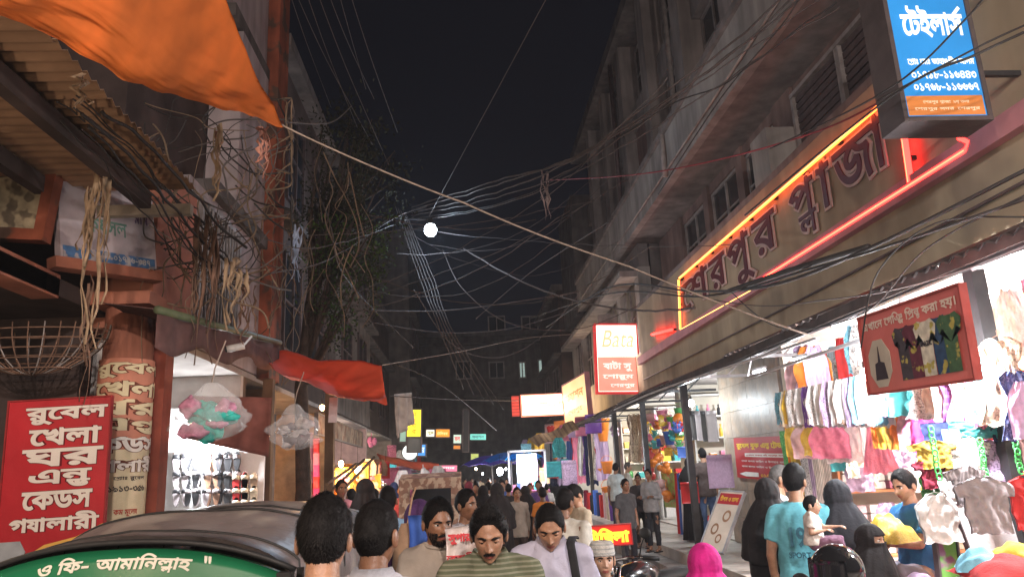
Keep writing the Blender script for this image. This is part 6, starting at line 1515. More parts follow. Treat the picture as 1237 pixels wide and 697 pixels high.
for k, c in enumerate(('red', 'blue', 'white', 'purple', 'pink')):
    p = WX(815+k*3.2, 572, 3.95); ware('roll', c, (p.x, p.y, .504), .09, p.z-.5, 'standing beside the woman in black', 0, 'plain', tilt=.03)
# ---------- toy shop
for k in range(52):
    px = rnd.uniform(779, 824); py = rnd.uniform(499, 541); X = rnd.uniform(3.9, 4.2); p = WX(px, py, X)
    kd = rnd.choice(['ball', 'toy', 'packet', 'packet', 'toy', 'bucket']); s_ = rnd.uniform(.16, .27); ware(kd, rnd.choice(['orange', 'yellow', 'red', 'pink', 'green', 'teal', 'blue', 'pale pink', 'yellow']), p, s_, s_, 'in the hanging cluster at the toy shop', rnd.uniform(-.5, .5), 'plastic', group='toys in the cluster hung at the toy shop')
for k, (px, py, c) in enumerate(((792, 545, 'orange'), (800, 553, 'orange'), (786, 558, 'red'), (797, 575, 'pale pink'), (790, 580, 'beige'), (804, 583, 'orange'))):
    p = WX(px, py, 3.85); ware('bundle', c, p, .34, .36, 'below the toy cluster', 0, 'plastic', var=k, group='bundles below the toy cluster')
t, w, h = board('lime green poster full of small pictures on the toy shop front', WX(799, 572, 4.0), WX(817, 570, 4.0), WX(800, 612, 4.0), mat('lime_poster', (.42, .55, .10), var=.3, scale=9, blotch=((.6, .18, .05), 9, .58), emit=None), d=.02, fr=0)
zs = shelf('cream shelving stocked with toys behind the hanging cluster', 4.5, 7.2, 18.05, .54, 3.1, 6, .3, m_wsh)
for r_, z in enumerate(zs[:-1]):
    for k in range(8): ware(rnd.choice(['ball', 'box', 'toy', 'box']), rnd.choice(['red', 'yellow', 'pink', 'teal', 'orange', 'white']), (4.7+k*.31, 17.88, z+(.15 if 0 else .004)), .22, .24, 'on the cream toy shelving', 0, 'plastic', group='goods on the cream toy shelving')
# ---------- cream lit shop (18-22)
zs = shelf('beige shelving of bright packets behind the boys', 4.5, 7.2, 22.05, .54, 3.1, 6, .3, m_wsh)
for r_, z in enumerate(zs[:-1]):
    for k in range(7): ware(rnd.choice(['box', 'pack', 'bottle']), rnd.choice(['cream', 'yellow', 'pink', 'teal', 'orange', 'white', 'green']), (4.7+k*.35, 21.88, z+.004), .26, .28, 'on the beige shelving behind the boys', 0, 'plastic', group='packets on the beige shelving behind the boys')
for k, (px, py, c) in enumerate(((730, 520, 'orange'), (729, 533, 'orange'), (726, 556, 'red'), (734, 572, 'orange'), (728, 580, 'orange'), (722, 515, 'purple'), (716, 512, 'pink'), (742, 512, 'lilac'))):
    p = WX(px, py, 3.9); ware('bundle' if k > 4 else 'bucket', c, p, .36, .34, 'hung on the pole left of the boys', 0, 'plastic', var=k, group='orange buckets and bundles hung left of the boys')
p = WX(736, 603, 3.6); ware('bucket', 'orange', (p.x, p.y, p.z-.1), .4, .42, 'standing on red rolls by the steps', 0, 'plastic')
for k, px in enumerate((762, 768, 774, 778)):
    p = WX(px, 500, 3.95); b = WX(px, 558, 3.95); ware('dress', ('beige', 'cream', 'tan', 'white')[k], p, .34, p.z-b.z, 'hung over the boys on the steps', R(-30), 'floral', var=k)
# ---------- fabric shop: upright rolls
rc = ['maroon', 'red', 'black', 'blue', 'navy', 'red', 'pale pink', 'cream', 'purple', 'teal']
for k, c in enumerate(rc):
    px = 707+k*4.0; p = WX(px, 592+(k % 3)*3, 3.5); ware('roll', c, (p.x, p.y, .504), .15, p.z-.5, 'standing at the fabric shop step'+(', second red' if k == 5 else ''), rnd.uniform(0, 3), 'plain', tilt=rnd.uniform(-.02, .05), group='fabric rolls standing at the fabric shop step')
for k in range(16):
    px = 656+k*4.6; p = WX(px, 520+rnd.uniform(-4, 4), 3.9); b = WX(px, 578+rnd.uniform(-8, 8), 3.9)
    ware(('cloth', 'scarf', 'dress')[k % 3], ('purple', 'white', 'navy', 'grey', 'lilac', 'black', 'white', 'blue', 'red', 'pink', 'white', 'purple', 'navy', 'cream', 'white', 'lilac')[k], p, .42, p.z-b.z, 'hanging in the far row before the fabric shop', R(-40), ('plain', 'striped', 'floral')[k % 3], var=k, group='cloth hanging in the far row before the fabric shop')
for k, (px, py) in enumerate(((664, 512), (676, 508), (690, 505), (703, 503), (716, 500))):
    p = WX(px, py, 3.6); b = WX(px, py+24, 3.6); ware('packet', ('pale pink', 'orange', 'lilac', 'pink', 'purple')[k], p, .5, p.z-b.z, 'in the upper far row under the eave', R(-35), 'plastic', var=k)
# woven awning, blue umbrellas, far lit stall
ww = thing('woven_awning', 'brown woven mat awning sloping under the glowing signboard', 'awning', WY(665, 527, 24)); cw = WY(665, 527, 24)
a, b, c_, d = WY(640, 531, 25)-cw, WY(692, 510, 22.5)-cw, WY(700, 520, 21.5)-cw, WY(650, 540, 23)-cw
MB().slab(lambda u, v: tuple(a.lerp(b, u).lerp(d.lerp(c_, u), v)+Vector((0, 0, .05*math.sin(u*9)))), 14, 8, (0, 0, .03)).build('mat', mat('woven_mat', (.36, .24, .13), var=.3, stripes=((.2, .12, .06), 0, 8, .4)), ww)
def umbrella(label, px, py, Y, r, col, tilt=.1, rx=0.0):
    p = WY(px, py, Y); t = thing('umbrella', label, 'umbrella', (p.x, p.y, 0)); m = translucent_cloth('umbrella_%d' % int(col[2]*100+col[0]*1000), col, .45, rough=.5)
    q = MB(); n = 8; vs = [(0, 0, p.z)]
    for j in range(1, 5):
        for k in range(n*2):
            a = math.pi*k/n; rr = r*j/4*(1 if k % 2 == 0 else .95); vs.append((rr*math.cos(a), rr*math.sin(a), p.z-.30*r*(j/4)**2+(0 if k % 2 == 0 else .02*j)))
    fs = [(0, 1+k, 1+(k+1) % (2*n)) for k in range(2*n)]+[(1+(j)*2*n+k, 1+(j+1)*2*n+k, 1+(j+1)*2*n+(k+1) % (2*n), 1+j*2*n+(k+1) % (2*n)) for j in range(3) for k in range(2*n)]
    q.add(vs, fs); o = q.build('canopy', m, t, smooth=False); sm = o.modifiers.new('t', 'SOLIDIFY'); sm.thickness = .006
    MB().tube([(0, 0, 0), (0, 0, p.z+.06)], .02, 8).build('pole', m_steel, t)
    for k in range(n):
        a = 2*math.pi*k/n; MB().bar((0, 0, p.z-.35*r), (r*.6*math.cos(a), r*.6*math.sin(a), p.z-.30*r*.36-.015), .012).build('rib', m_steel, t)
umbrella('bright blue umbrella over the far white lit stall', 617, 546, 24, .95, (.02, .22, .75))
umbrella('second blue umbrella nearer the white lit stall', 633, 547, 22, .55, (.01, .35, .8))
umbrella('violet blue umbrella left of the bright blue one', 594, 550, 26, 1.1, (.10, .08, .55))
fs_ = thing('lit_stall', 'glaring white lit stall cabinet under the blue umbrellas', 'stall', WY(638, 590, 21)); cf = Vector((0, 0, 0))
zt_ = WY(638, 548, 21).z-WY(638, 590, 21).z
MB().box(-.28, .28, 0, .1, 0, zt_).build('back_panel', mat('stall_white_light', (.8, .88, 1), emit=(.8, .88, 1), es=1.0, var=.7, scale=3, stripes=((.5, .4, .6), 0, 4, .2), bump=0), fs_)
q = MB(); q.bar((-.5, -.05, -1.0), (-.5, -.05, zt_+.1), .05); q.bar((.5, -.05, -1.0), (.5, -.05, zt_+.1), .05); q.bar((-.5, -.05, zt_+.08), (.5, -.05, zt_+.08), .05); q.build('frame', m_steel, fs_)
MB().box(-.55, .55, -.5, .1, -.95, -.04).build('counter', cloth((.5, .15, .3)), fs_)
for k in range(8): MB().box(-.42+k*.115, -.34+k*.115, -.12, -.02, -.03, .12+.04*(k % 3)).build('packet', cmat(('pink', 'blue', 'white', 'lilac', 'red', 'teal', 'yellow', 'white')[k], 'plastic'), fs_)
lamp('stall_glow', fs_, (0, -.3, zt_*.6), 70, (.85, .92, 1), .2)
# steps displays near the far right
# ================================================================ left shops
LX = -3.1
room('white lit sandal shop under the salmon building', LX, -6, 7.62, 10.7, .13, 3.25, mat('white_shop_wall', (.62, .6, .58), rough=.7, var=.12))
room('closed timber fronted shop past the sandal shop', LX, -6, 10.71, 12.4, .13, 3.25, m_wood)
room('orange lit shop of festive goods', LX, -6.5, 12.41, 17.5, .13, 3.25, mat('warm_shop_wall', (.55, .36, .2), rough=.7))
room('pink lit cloth shop beyond the orange one', LX, -6.5, 17.51, 24, .13, 3.25, mat('pinkish_shop_wall', (.5, .36, .34), rough=.7))
room('far left dim shop row', LX-.1, -6.5, 24.01, 33, .13, 3.25, mat('dim_shop_wall', (.4, .34, .3), rough=.7))
pb_ = thing('sandal_board', 'white display board covered with pairs of sandals', 'display board', (-3.62, 10.3, .9))
MB().box(-.95, .95, 0, .04, 0, 1.9).build('board', mat('white_board', (.7, .7, .7), var=.08), pb_)
def sandals(label, p, c, c2, rz, grp):
    t = thing('sandals', label, 'sandals', p, rz, group=grp)
    for s_ in (-1, 1):
        q = MB(); n = 16; pts = []
        for k in range(n):
            a = 2*math.pi*k/n; pts.append((s_*.055+.044*math.cos(a)*(1-.18*math.sin(a+math.pi)), .125*math.sin(a)))
        q.add([(x, -.03, y) for x, y in pts]+[(x, 0, y) for x, y in pts], [tuple(range(n)), tuple(range(2*n-1, n-1, -1))]+[(k, (k+1) % n, n+(k+1) % n, n+k) for k in range(n)])
        so = q.build('sole', c, t)
        MB().slab(lambda u, v: (s_*.055+.048*math.cos(math.pi*u), -.03-.035*math.sin(math.pi*u), .02+.05*v+.02*math.sin(math.pi*u)), 8, 2, (0, -.003, 0)).build('strap', c2, t, smooth=True)
black, gry = cmat('black', 'plastic'), cmat('grey', 'plastic')
for j, py in enumerate((557, 578, 599)):
    for k, px in enumerate((219, 232, 244, 257, 270, 282)):
        p = WY(px, py, 10.24); c = ('grey', 'black', 'grey', 'brown', 'black', 'black')[k]
        sandals('%s %s sandals on the white board, %s row' % ('dark' if k % 2 else 'chunky dark', c, ('top', 'middle', 'bottom')[j]), p, cmat(c, 'plastic'), gry if k % 2 else black, rnd.uniform(-.1, .1), 'dark sandals on the white board')
for k, (px, py) in enumerate(((291, 582), (302, 582), (291, 598), (302, 598), (291, 612), (302, 612))):
    sandals('%s sandals on the right side of the white board, %s pair' % (('red', 'tan', 'red', 'white', 'red', 'tan')[k], ('upper', 'upper', 'middle', 'middle', 'lowest', 'lowest')[k]), WY(px, py, 10.22), cmat(('red', 'tan', 'red', 'cream', 'red', 'tan')[k], 'plastic'), cmat('cream', 'plastic'), 0, 'coloured sandals on the white board')
# timber posts, planks
for k, (px, Y) in enumerate(((322, 11.0), (398, 12.5))):
    p = WY(px, 560, Y); o = MB().box(-.07, .07, -.07, .07, 0, 3.1).build('timber_post', m_wood); o.location = (p.x, p.y, .13); tag(o, ('plain timber post at the sandal shop corner', 'brown timber post in front of the orange lit shop')[k], 'post')
dp = thing('plank_door', 'grey weathered plank doors between the sandal and orange lit shops', 'door', (-3.05, 11.5, .13)); me = MB().box(0, .04, 0, .145, 0, 2.7).mesh('plank', mat('grey_plank', (.2, .16, .14), var=.4, streak=.5), False)
for k in range(10): o = link('plank', me, dp); o.location = (0, -.76+k*.152, 0)
pl_ = 'hanging on the strip of pink goods left of the orange shop'
for k in range(12):
    p = WX(370+(k % 2)*8, 522+k*7, -2.85); ware('packet', rnd.choice(['pink', 'red', 'magenta', 'pale pink']), p, .26, .28, pl_, R(35), 'plastic', var=k, group='pink packets on a hanging strip')
for k in range(46):
    px = rnd.uniform(404, 462); py = rnd.uniform(553, 588); p = WY(px, py, 16.8 if k % 2 else 15); kd = rnd.choice(['packet', 'scarf', 'toy', 'packet', 'dress'])
    s_ = rnd.uniform(.20, .36); ware(kd, rnd.choice(['orange', 'tan', 'brown', 'red', 'pink', 'mustard', 'cream', 'beige']), p, s_, s_, 'in the orange lit festive shop', rnd.uniform(-.6, .6), 'plastic', group='festive goods in the orange lit shop')
pl_ = 'dangling before the far left shops'
for k in range(26):
    px = rnd.uniform(462, 530); py = rnd.uniform(562, 588); p = WY(px, py, rnd.uniform(18, 21)); ware(rnd.choice(['scarf', 'shirt', 'packet', 'bundle']), rnd.choice(['white', 'grey', 'pink', 'white', 'lilac', 'teal', 'cream']), p, .4, .5, pl_, rnd.uniform(-.5, .5), 'plain', var=k, group='small goods dangling before the far left shops')
# bamboo poles slanting at the left stalls
for k, (x0, y0, x1, y1) in enumerate(((400, 592, 440, 555), (408, 598, 452, 552), (395, 585, 430, 560))):
    a = WY(x0, y0, 11); b = WY(x1, y1, 12.5); o = MB().tube([(0, 0, 0), b-a], .022, 8).build('bamboo_pole', m_wood); o.location = a; tag(o, ('lowest slanting bamboo pole before the orange lit shop', 'longest slanting bamboo pole before the orange lit shop', 'short slanting bamboo pole before the orange lit shop')[k], 'pole')
# ================================================================ cycle rickshaw hood
ck = thing('cycle_rickshaw', 'cycle rickshaw seen from behind, its hood a mottled brown padded frame round a dark opening', 'cycle rickshaw', (WY(520, 600, 9).x, 9.0, 0))
mh = mat('mottled_brown_padding', (.24, .13, .09), rough=.7, var=.4, scale=8, blotch=((.45, .33, .24), 12, .53)); hw_ = .36; zt2 = WY(520, 577, 9).z; z0 = .9
q = MB(); q.box(-hw_, -hw_+.12, -.06, .06, z0, zt2-.12); q.build('hood_side', mh, ck); MB().box(hw_-.12, hw_, -.06, .06, z0, zt2-.12).build('hood_side', mh, ck); MB().box(-hw_, hw_, -.061, .061, zt2-.12, zt2).build('hood_top', mh, ck)
MB().slab(lambda u, v: ((u-.5)*2*hw_, .07+v*.7, zt2-.005+.06*math.sin(v*math.pi)), 6, 8, (0, 0, -.02)).build('hood_roof', mh, ck, smooth=True)
MB().box(-hw_+.121, hw_-.121, .5, .52, .9, zt2-.1).build('hood_shade_panel', cmat('black'), ck)  # black panel added to stand in for the shade inside the hood
MB().box(-hw_, hw_, -.05, .45, .62, .895).build('seat', cloth((.3, .05, .05)), ck); MB().box(-hw_-.05, hw_+.05, -.08, .5, .5, .6).build('chassis', m_stdk, ck)
wheel(ck, (-.48, .2, .34), .34, .04, spokes=16); wheel(ck, (.48, .2, .34), .34, .04, spokes=16); wheel(ck, (0, 1.5, .34), .34, .04, spokes=16)
q = MB(); q.bar((0, .4, .55), (0, 1.3, .8), .03); q.bar((0, 1.3, .9), (0, 1.5, .34), .025); q.build('frame', m_stdk, ck); MB().tube([(-.25, 1.1, 1.0), (0, 1.28, .95), (.25, 1.1, 1.0)], .012, 6).build('handlebar', m_chr, ck)
motorcycle('dark motorcycle parked by the steps with a chrome handlebar', WY(778, 660, 6.8).x, 6.8, R(-55), (.01, .01, .012))

for k in range(44):
    rr = random.Random(500+k); s_ = 1 if k % 2 else -1; Y = rr.uniform(20, 38); X = s_*rr.uniform(2.4, 3.0); z_ = rr.uniform(1.6, 3.2)
    ware(rr.choice(['dress', 'packet', 'cloth', 'scarf', 'bundle']), rr.choice(['pink', 'white', 'red', 'yellow', 'teal', 'lilac', 'orange', 'sky blue', 'cream']), (X, Y, z_), rr.uniform(.3, .5), rr.uniform(.4, .7), 'strung along the far %s shops' % ('right' if s_ > 0 else 'left'), rr.uniform(-.5, .5), rr.choice(['plain', 'floral']), var=k % 6, group='goods strung along the far %s shops' % ('right' if s_ > 0 else 'left'))
# ================================================================ the crowd
def at(label, px, py, Y, z=0.0, fn=person, **k):
    p = WY(px, py, Y); H = (p.z-z)/(1.0 if fn is person else 1.006)
    return fn(label, p.x, Y, H=H, z=z, **k)
# striped olive shirt
m_ol = mat('olive_striped_shirt', (.10, .11, .065), rough=.85, stripes=((.20, .20, .14), 2, 48, .4), bump=.25, scale=8)
m_whs = mat('white_cotton', (.50, .50, .55), rough=.85, var=.12, scale=8, bump=.25); m_pw = mat('bluish_white_polo', (.46, .45, .56), rough=.85, var=.12, bump=.25)
m_bx = mat('checked_white_shirt', (.46, .5, .56), rough=.85, var=.15, stripes=((.30, .34, .42), 0, 18, .25), bump=.2)
m_tan = mat('tan_linen_shirt', (.34, .29, .24), rough=.85, bump=.25)
G_ = 'people walking in the lane'
at('boy seen from behind with thick black hair and glowing ears beside the auto rickshaw', 391, 602, 2.55, rz=math.pi-.05, sk='tan', topm=m_bx, hair='thick', res=2, collar='polo', headscale=1.02, pitch=R(3))
at('darker boy seen from behind with cropped hair and a white collar', 452, 604, 3.0, rz=math.pi-.35, sk='brown', topm=m_whs, hair='crop', res=2, collar='polo', headscale=1.06, build=1.02)
t3, i3 = at('bearded man in a pale shirt raising a hand with a printed bag', 527, 596, 4.3, rz=.18, sk='brown', topm=m_tan, hair='thick', res=2, beard='full', arms=('down', 'face'), collar='band', yaw=R(12), pitch=R(8), drop=.03)
w_, hd_, e_ = i3['w'][1]
bg_ = thing('shopping_bag', 'white printed carrier bag with red marks held up by the bearded man', 'bag', WY(560, 638, 4.0)); bw_ = .19
q = MB(); q.slab(lambda u, v: ((u-.5)*bw_*(1-.2*v*(1-v)), .02*math.sin(u*9+v*4)+.015*noise.noise(Vector((u*4, v*4, 2))), -v*.20+.03*u), 16, 14, (0, .05, 0)); q.build('bag', mat('white_carrier_bag', (.62, .55, .53), rough=.35, var=.15, scale=6, bump=.4), bg_, smooth=True)
mrd = mat('red_bag_print', (.55, .05, .06), rough=.4, bump=0)
letters('সুপার', -.08, -.075, .04, -.02, mrd, bg_, bold=.05, warp=lambda p: (p[0], -.032, p[1])); letters('েবকারী', -.09, -.16, .05, -.11, mrd, bg_, bold=.03, warp=lambda p: (p[0], -.032, p[1]))
at('young man with swept up hair and moustache in an olive striped shirt looking down', 589, 596, 3.6, rz=-.04, sk='tan', topm=m_ol, hair='quiff', res=2, beard='moustache', lids=True, pitch=R(20), collar='open', arms=('swing', 'down'), build=1.12, lean=.04, drop=.05)
t5, i5 = at('heavy man in a bluish white polo with a dark shoulder strap looking down', 662, 592, 4.2, rz=-.12, sk='tan', topm=m_pw, hair='short', res=2, lids=True, pitch=R(26), collar='polo', arms=('swing', 'down'), build=1.06, lean=.06, drop=.06)
stp = MB(); stp.slab(lambda u, v: (.105+.05*v+.045*(u-.5), -.125-.03*math.sin(v*2.2)+.01, 1.415-v*.42+.01), 3, 12, (0, -.008, 0)); stp.slab(lambda u, v: (.105+.03*v+.045*(u-.5), -.115+.26*v, 1.425+.02*math.sin(v*3.14)), 3, 8, (0, 0, .008))
s5 = stp.build('shoulder_strap', cmat('black'), t5, smooth=True)
bp = MB(); bp.loft([(.95, .15, .09, .02, .22), (1.0, .17, .11, .02, .22), (1.35, .16, .10, .02, .20), (1.42, .12, .07, .02, .19)], 16); b5 = bp.build('backpack', cmat('black'), None, smooth=True); b5.parent = None
b5.matrix_world = Matrix.Translation(t5.location) @ Matrix.Rotation(t5.rotation_euler.z, 4, 'Z') @ Matrix.Scale(t5.scale[0], 4); tag(b5, 'black backpack on the back of the man in the bluish polo', 'backpack')
# boy with the knitted cap
t6, i6 = at('boy in a white knitted cap facing up the lane', 726, 653, 4.6, rz=0, sk='light', top=(.42, .4, .38), res=2, child=True, hair='crop', collar='band', headscale=1.08)
M6 = i6['head']; q = MB(); q.loft([(.034, .083, .104, 0, .006), (.045, .086, .107, 0, .006), (.10, .082, .100, 0, .006), (.122, .070, .088, 0, .006), (.128, .03, .04, 0, .006)], 30, True); q.v = [tuple(M6 @ Vector(v)) for v in q.v]
q.build('knitted_cap', mat('white_knit', (.62, .60, .56), rough=.9, stripes=((.42, .44, .42), 2, 34, .35), bump=.6, scale=25), t6, smooth=True)
at('person in a bright magenta head scarf seen from behind', 850, 656, 4.1, fn=veil_person, rz=math.pi+.2, col=(.55, .02, .22), flare=1.0)
at('man in a tan shirt and dark trousers walking up the lane', 624, 588, 13, rz=.1, sk='tan', topm=m_tan, bottom=(.05, .035, .03), res=1, legs='walk', arms=('swing', 'back'), sleeve='long', group=G_)
t9, i9 = at('woman in a violet shawl with a beige shoulder bag walking away', 506, 603, 5.4, fn=veil_person, rz=math.pi+.1, col=(.08, .035, .12))
sh_ = thing('shoulder_bag', 'beige cloth shoulder bag on the woman in the violet shawl', 'bag', WY(496, 655, 5.1))
q = MB(); q.loft([(-.17, .10, .05, 0, 0), (-.15, .12, .06, 0, 0), (0, .11, .055, 0, 0), (.12, .06, .03, 0, 0)], 14); q.build('pouch', cloth((.42, .27, .17)), sh_, smooth=True); MB().tube([(-.02, 0, .1), (.01, .05, .28), (.03, .12, .34)], .007, 6).build('strap', cloth((.42, .27, .17)), sh_)
bs = thing('blue_scarf', 'bright blue scarf end down the back of the woman in the violet shawl', 'scarf', WY(503, 622, 4.95)); MB().slab(lambda u, v: ((u-.5)*.11+.01*math.sin(v*6), .02*math.sin(u*7), -v*.5), 8, 10, (0, .006, 0)).build('cloth', cmat('blue'), bs, smooth=True)
at('man with a round dark head and light blue shirt walking away', 468, 587, 6.8, rz=math.pi, sk='brown', top=(.25, .42, .62), hair='short', group=G_)
at('man in a patterned shirt half hidden behind the man with the moustache', 561, 592, 6.4, rz=.6, sk='brown', topm=cmat('grey', 'floral'), hair='thick', res=1, yaw=R(20))
at('man in a white long shirt turning away behind the man in the polo', 678, 590, 6.6, rz=math.pi*.75, sk='brown', top=(.60, .57, .5), hair='short', sleeve='long', build=1.35, lean=.05)
at('man in a cream shirt bending over a phone near the fabric rolls', 700, 584, 8.6, rz=-1.2, sk='tan', top=(.45, .38, .28), hair='thick', sleeve='short', arms=('phone', 'phone'), pitch=R(28), lean=.08)
# left side figures
at('slim figure in pink beside the orange lit shop', 412, 579, 11.0, rz=.5, sk='brown', top=(.45, .2, .25), group=G_)
at('figure in black with one arm raised before the orange lit shop', 440, 578, 10.6, fn=veil_person, rz=2.2, col=(.015, .012, .012))
at('short dark haired figure before the orange lit shop', 425, 590, 12.0, rz=3.6, sk='brown', top=(.12, .08, .08), res=0, group=G_)
at('man in a dark shirt right of the black clad figure', 452, 590, 13.0, rz=2.9, sk='dark', top=(.08, .05, .05), res=0, group=G_)
# boys on the steps
GS = 'boys gathered on the steps'
at('boy in a dark grey printed T-shirt standing on the steps', 754, 578, 10.8, z=.34, rz=.35, sk='brown', top=(.075, .075, .08), bottom=(.03, .03, .04), res=1, child=True, group=GS)
at('boy in a black vest and pale sleeves on the steps', 783, 566, 11.8, z=.5, rz=-.7, sk='brown', top=(.25, .25, .26), bottom=(.02, .02, .025), sleeve='long', arms=('bent', 'bent'), group=GS)
at('boy half hidden between the other boys on the steps', 770, 572, 12.4, z=.5, rz=-.3, sk='brown', top=(.05, .045, .05), bottom=(.03, .03, .03), group=GS)
at('bald pale man inside the cream lit shop', 757, 558, 15.5, z=.5, rz=1.4, sk='light', top=(.4, .38, .34), hair='crop', hm=m_hairg)
at('man in a light shirt at the cream lit shop counter', 743, 559, 14.8, z=.5, rz=2.6, sk='brown', top=(.42, .48, .5))
# couple
tw_, hw2 = at('woman in a black robe beside the man in jeans at the shop step', 832, 552, 13.0, z=.5, fn=veil_person, rz=math.pi-.4, flare=.85)
rb = ware('packet', 'red', WY(832, 582, 12.6), .30, .34, '', 0, 'plastic', d=.3, label='red handbag on the woman in black at the shop step', cat='handbag', name='handbag')
at('man in a brown T-shirt and blue jeans at the shop step', 848, 541, 12.9, z=.5, rz=math.pi+.1, sk='tan', top=(.085, .06, .055), bottom=(.06, .10, .20), res=1, hair='short', build=1.05)
# customers at the clothes stall
at('grey haired man with a black beard behind the woman in black', 938, 561, 6.9, rz=1.35, sk='tan', top=(.5, .5, .52), hair='crop', hm=m_hairg, beard='full', res=1, sleeve='long')
at('tall woman in a plain black robe at the left of the clothes stall', 924, 577, 6.2, fn=veil_person, rz=math.pi-.5, flare=.75)
t19, i19 = at('man in a bright cyan T-shirt with a dark print at the clothes stall', 957, 561, 5.7, rz=math.pi-.55, sk='tan', top=(.13, .42, .50), bottom=(.02, .02, .025), res=1, hair='thick', yaw=R(-15), arms=('down', 'down'), build=1.08)
letters('19', -.06, 1.13, .05, 1.27, cloth((.05, .15, .2)), t19, bold=.03, warp=lambda p: (-p[0], .150-.35*p[0]**2, p[1]), name='back_print')
letters('SPORT', -.08, 1.06, .07, 1.10, cloth((.05, .15, .2)), t19, bold=.03, warp=lambda p: (-p[0], .150-.35*p[0]**2, p[1]), name='back_print')
at('woman in a black robe and long black head cover facing the seller', 1009, 579, 5.6, fn=veil_person, rz=math.pi-.45, flare=1.0, col=(.02, .02, .026))
at('nearly bald baby carried between the man in cyan and the woman in black', 977, 598, 5.25, z=.86, rz=1.1, sk='light', top=(.6, .55, .5), bottom=(.2, .1, .15), res=1, hair='crop', child=True, arms=('bent', 'reach'), build=1.25, headscale=1.4, legs='sit', brow=False)
at('small veiled girl with only her eyes showing before the platform', 1046, 632, 5.0, fn=veil_person, rz=.6, face='niqab', sk='light', head=(.1, .15))
# seller
pS = WY(1092, 567, 5.75)
tS, iS = person('seller in a blue T-shirt and grey trousers sitting on the sales platform', pS.x, 5.75, rz=-1.35, H=1.62, z=pS.z-1.62, sk='tan', top=(.03, .15, .36), bottom=(.20, .18, .22), res=1, hair='thick', legs='sit', arms=('reach', 'reach'), pitch=R(14))
yc = ware('heap', 'yellow', WY(1075, 652, 5.45), .32, .42, '', .5, 'wrapped', d=.3, var=2, label='crumpled bright yellow cloth in the hands of the seller', cat='cloth', name='yellow_cloth')
# rider with the helmet
pR = WY(1014, 658, 3.9)
bikex = pR.x-.18
motorcycle('dark motorcycle carrying the rider in the black helmet', bikex, 3.9, -1.25, (.012, .012, .014))
tR, iR = person('motorcycle rider in a round glossy black helmet', pR.x, 3.95, rz=-1.25, H=1.62, z=pR.z-1.62-.02, sk='brown', top=(.03, .03, .035), bottom=(.03, .03, .04), res=1, legs='ride', arms=('bars', 'bars'), sleeve='long', hair='crop', build=1.05)
MR = iR['head']; mhel = mat('glossy_black_helmet', (.012, .012, .013), rough=.08, var=0, bump=0, spec=.7)
q = MB(); q.ell((0, .01, .012), (.128, .150, .138), 36, 24); q.v = [tuple(MR @ Vector(v)) for v in q.v]; ho = q.build('helmet', mhel, tR, smooth=True)
q = MB(); q.slab(lambda u, v: (.131*math.cos(R(200+140*u)), .01+.154*math.sin(R(200+140*u)), .075-.11*v), 20, 5, (0, 0, .001)); q.v = [tuple(MR @ Vector(v)) for v in q.v]; vo = q.build('visor', mat('smoked_visor', (.02, .02, .025), rough=.05, var=0, bump=0, spec=.8), tR, smooth=True)
q = MB(); q.tube([(.134*math.cos(a), .01+.157*math.sin(a), -.06) for a in [2*math.pi*k/36 for k in range(37)]], .006, 6, False); q.v = [tuple(MR @ Vector(v)) for v in q.v]; q.build('helmet_rim', m_blk, tR, smooth=True)
# far crowd
far = [(556, 585, 12, 'man in a white cap and shirt'), (575, 583, 16, 'man in a dark shirt'), (583, 586, 14, 'figure in a black cloak'), (600, 583, 11, 'woman in a black robe with a lit shoulder'), (607, 580, 18, 'man in a blue shirt'), (545, 580, 19, 'man in a grey shirt'),
       (562, 578, 24, 'man in a red shirt'), (590, 577, 22, 'man in a pale shirt'), (640, 583, 19, 'man in a pink shirt'), (650, 580, 17, 'man in a purple shirt'), (570, 577, 30, 'man in a beige shirt'), (612, 578, 28, 'man in a green shirt'), (598, 577, 33, 'man in a black shirt'), (536, 580, 26, 'man in a cream shirt'), (485, 585, 15, 'man in a maroon shirt'), (476, 582, 18, 'woman in a navy robe'), (655, 588, 13, 'boy in an orange shirt'), (580, 576, 37, 'man in a tan shirt'),
       (548, 584, 14, 'man in a black shirt'), (566, 581, 18, 'woman in a maroon robe'), (590, 582, 17, 'boy in a white shirt'), (614, 584, 16, 'man in a dark shirt'), (634, 586, 15, 'woman in a black robe'), (645, 585, 21, 'man in a grey shirt'), (553, 578, 28, 'man in a navy shirt'), (605, 578, 25, 'man in a pale shirt'), (626, 580, 22, 'man in a maroon shirt'), (530, 583, 20, 'man in a black shirt'), (575, 580, 21, 'man in a green shirt'), (660, 584, 20, 'man in a white shirt')]
fc = {'white': (.55, .55, .55), 'dark': (.03, .03, .03), 'black': (.015, .015, .015), 'blue': (.06, .12, .35), 'grey': (.2, .2, .2), 'red': (.4, .04, .04), 'pale': (.5, .45, .4), 'pink': (.5, .2, .25), 'purple': (.15, .08, .25), 'beige': (.4, .32, .22), 'green': (.06, .2, .08), 'cream': (.5, .42, .3), 'maroon': (.2, .03, .05), 'navy': (.02, .03, .08), 'orange': (.55, .18, .03), 'tan': (.35, .25, .16)}
for k, (px, py, Y, d_) in enumerate(far):
    c = next(v for n_, v in fc.items() if n_ in d_); wm = 'robe' in d_ or 'cloak' in d_; l = d_+(' far down the lane' if Y > 20 else ' in the middle of the lane')+('' if k < 18 else ', one of the later walkers' if 0 else ', '+('left' if px < 570 else 'centre' if px < 615 else 'right')+' of the crowd')
    if wm: at(l, px, py, Y, fn=veil_person, rz=rnd.choice([0, 3.1, 2.8]), col=c, face='none', res=0, group=G_)
    else: at(l, px, py, Y, rz=rnd.choice([.1, 3.0, 3.3, -.2]), sk=rnd.choice(['brown', 'tan', 'dark']), top=c, res=0, legs='walk', hair='short', group=G_)
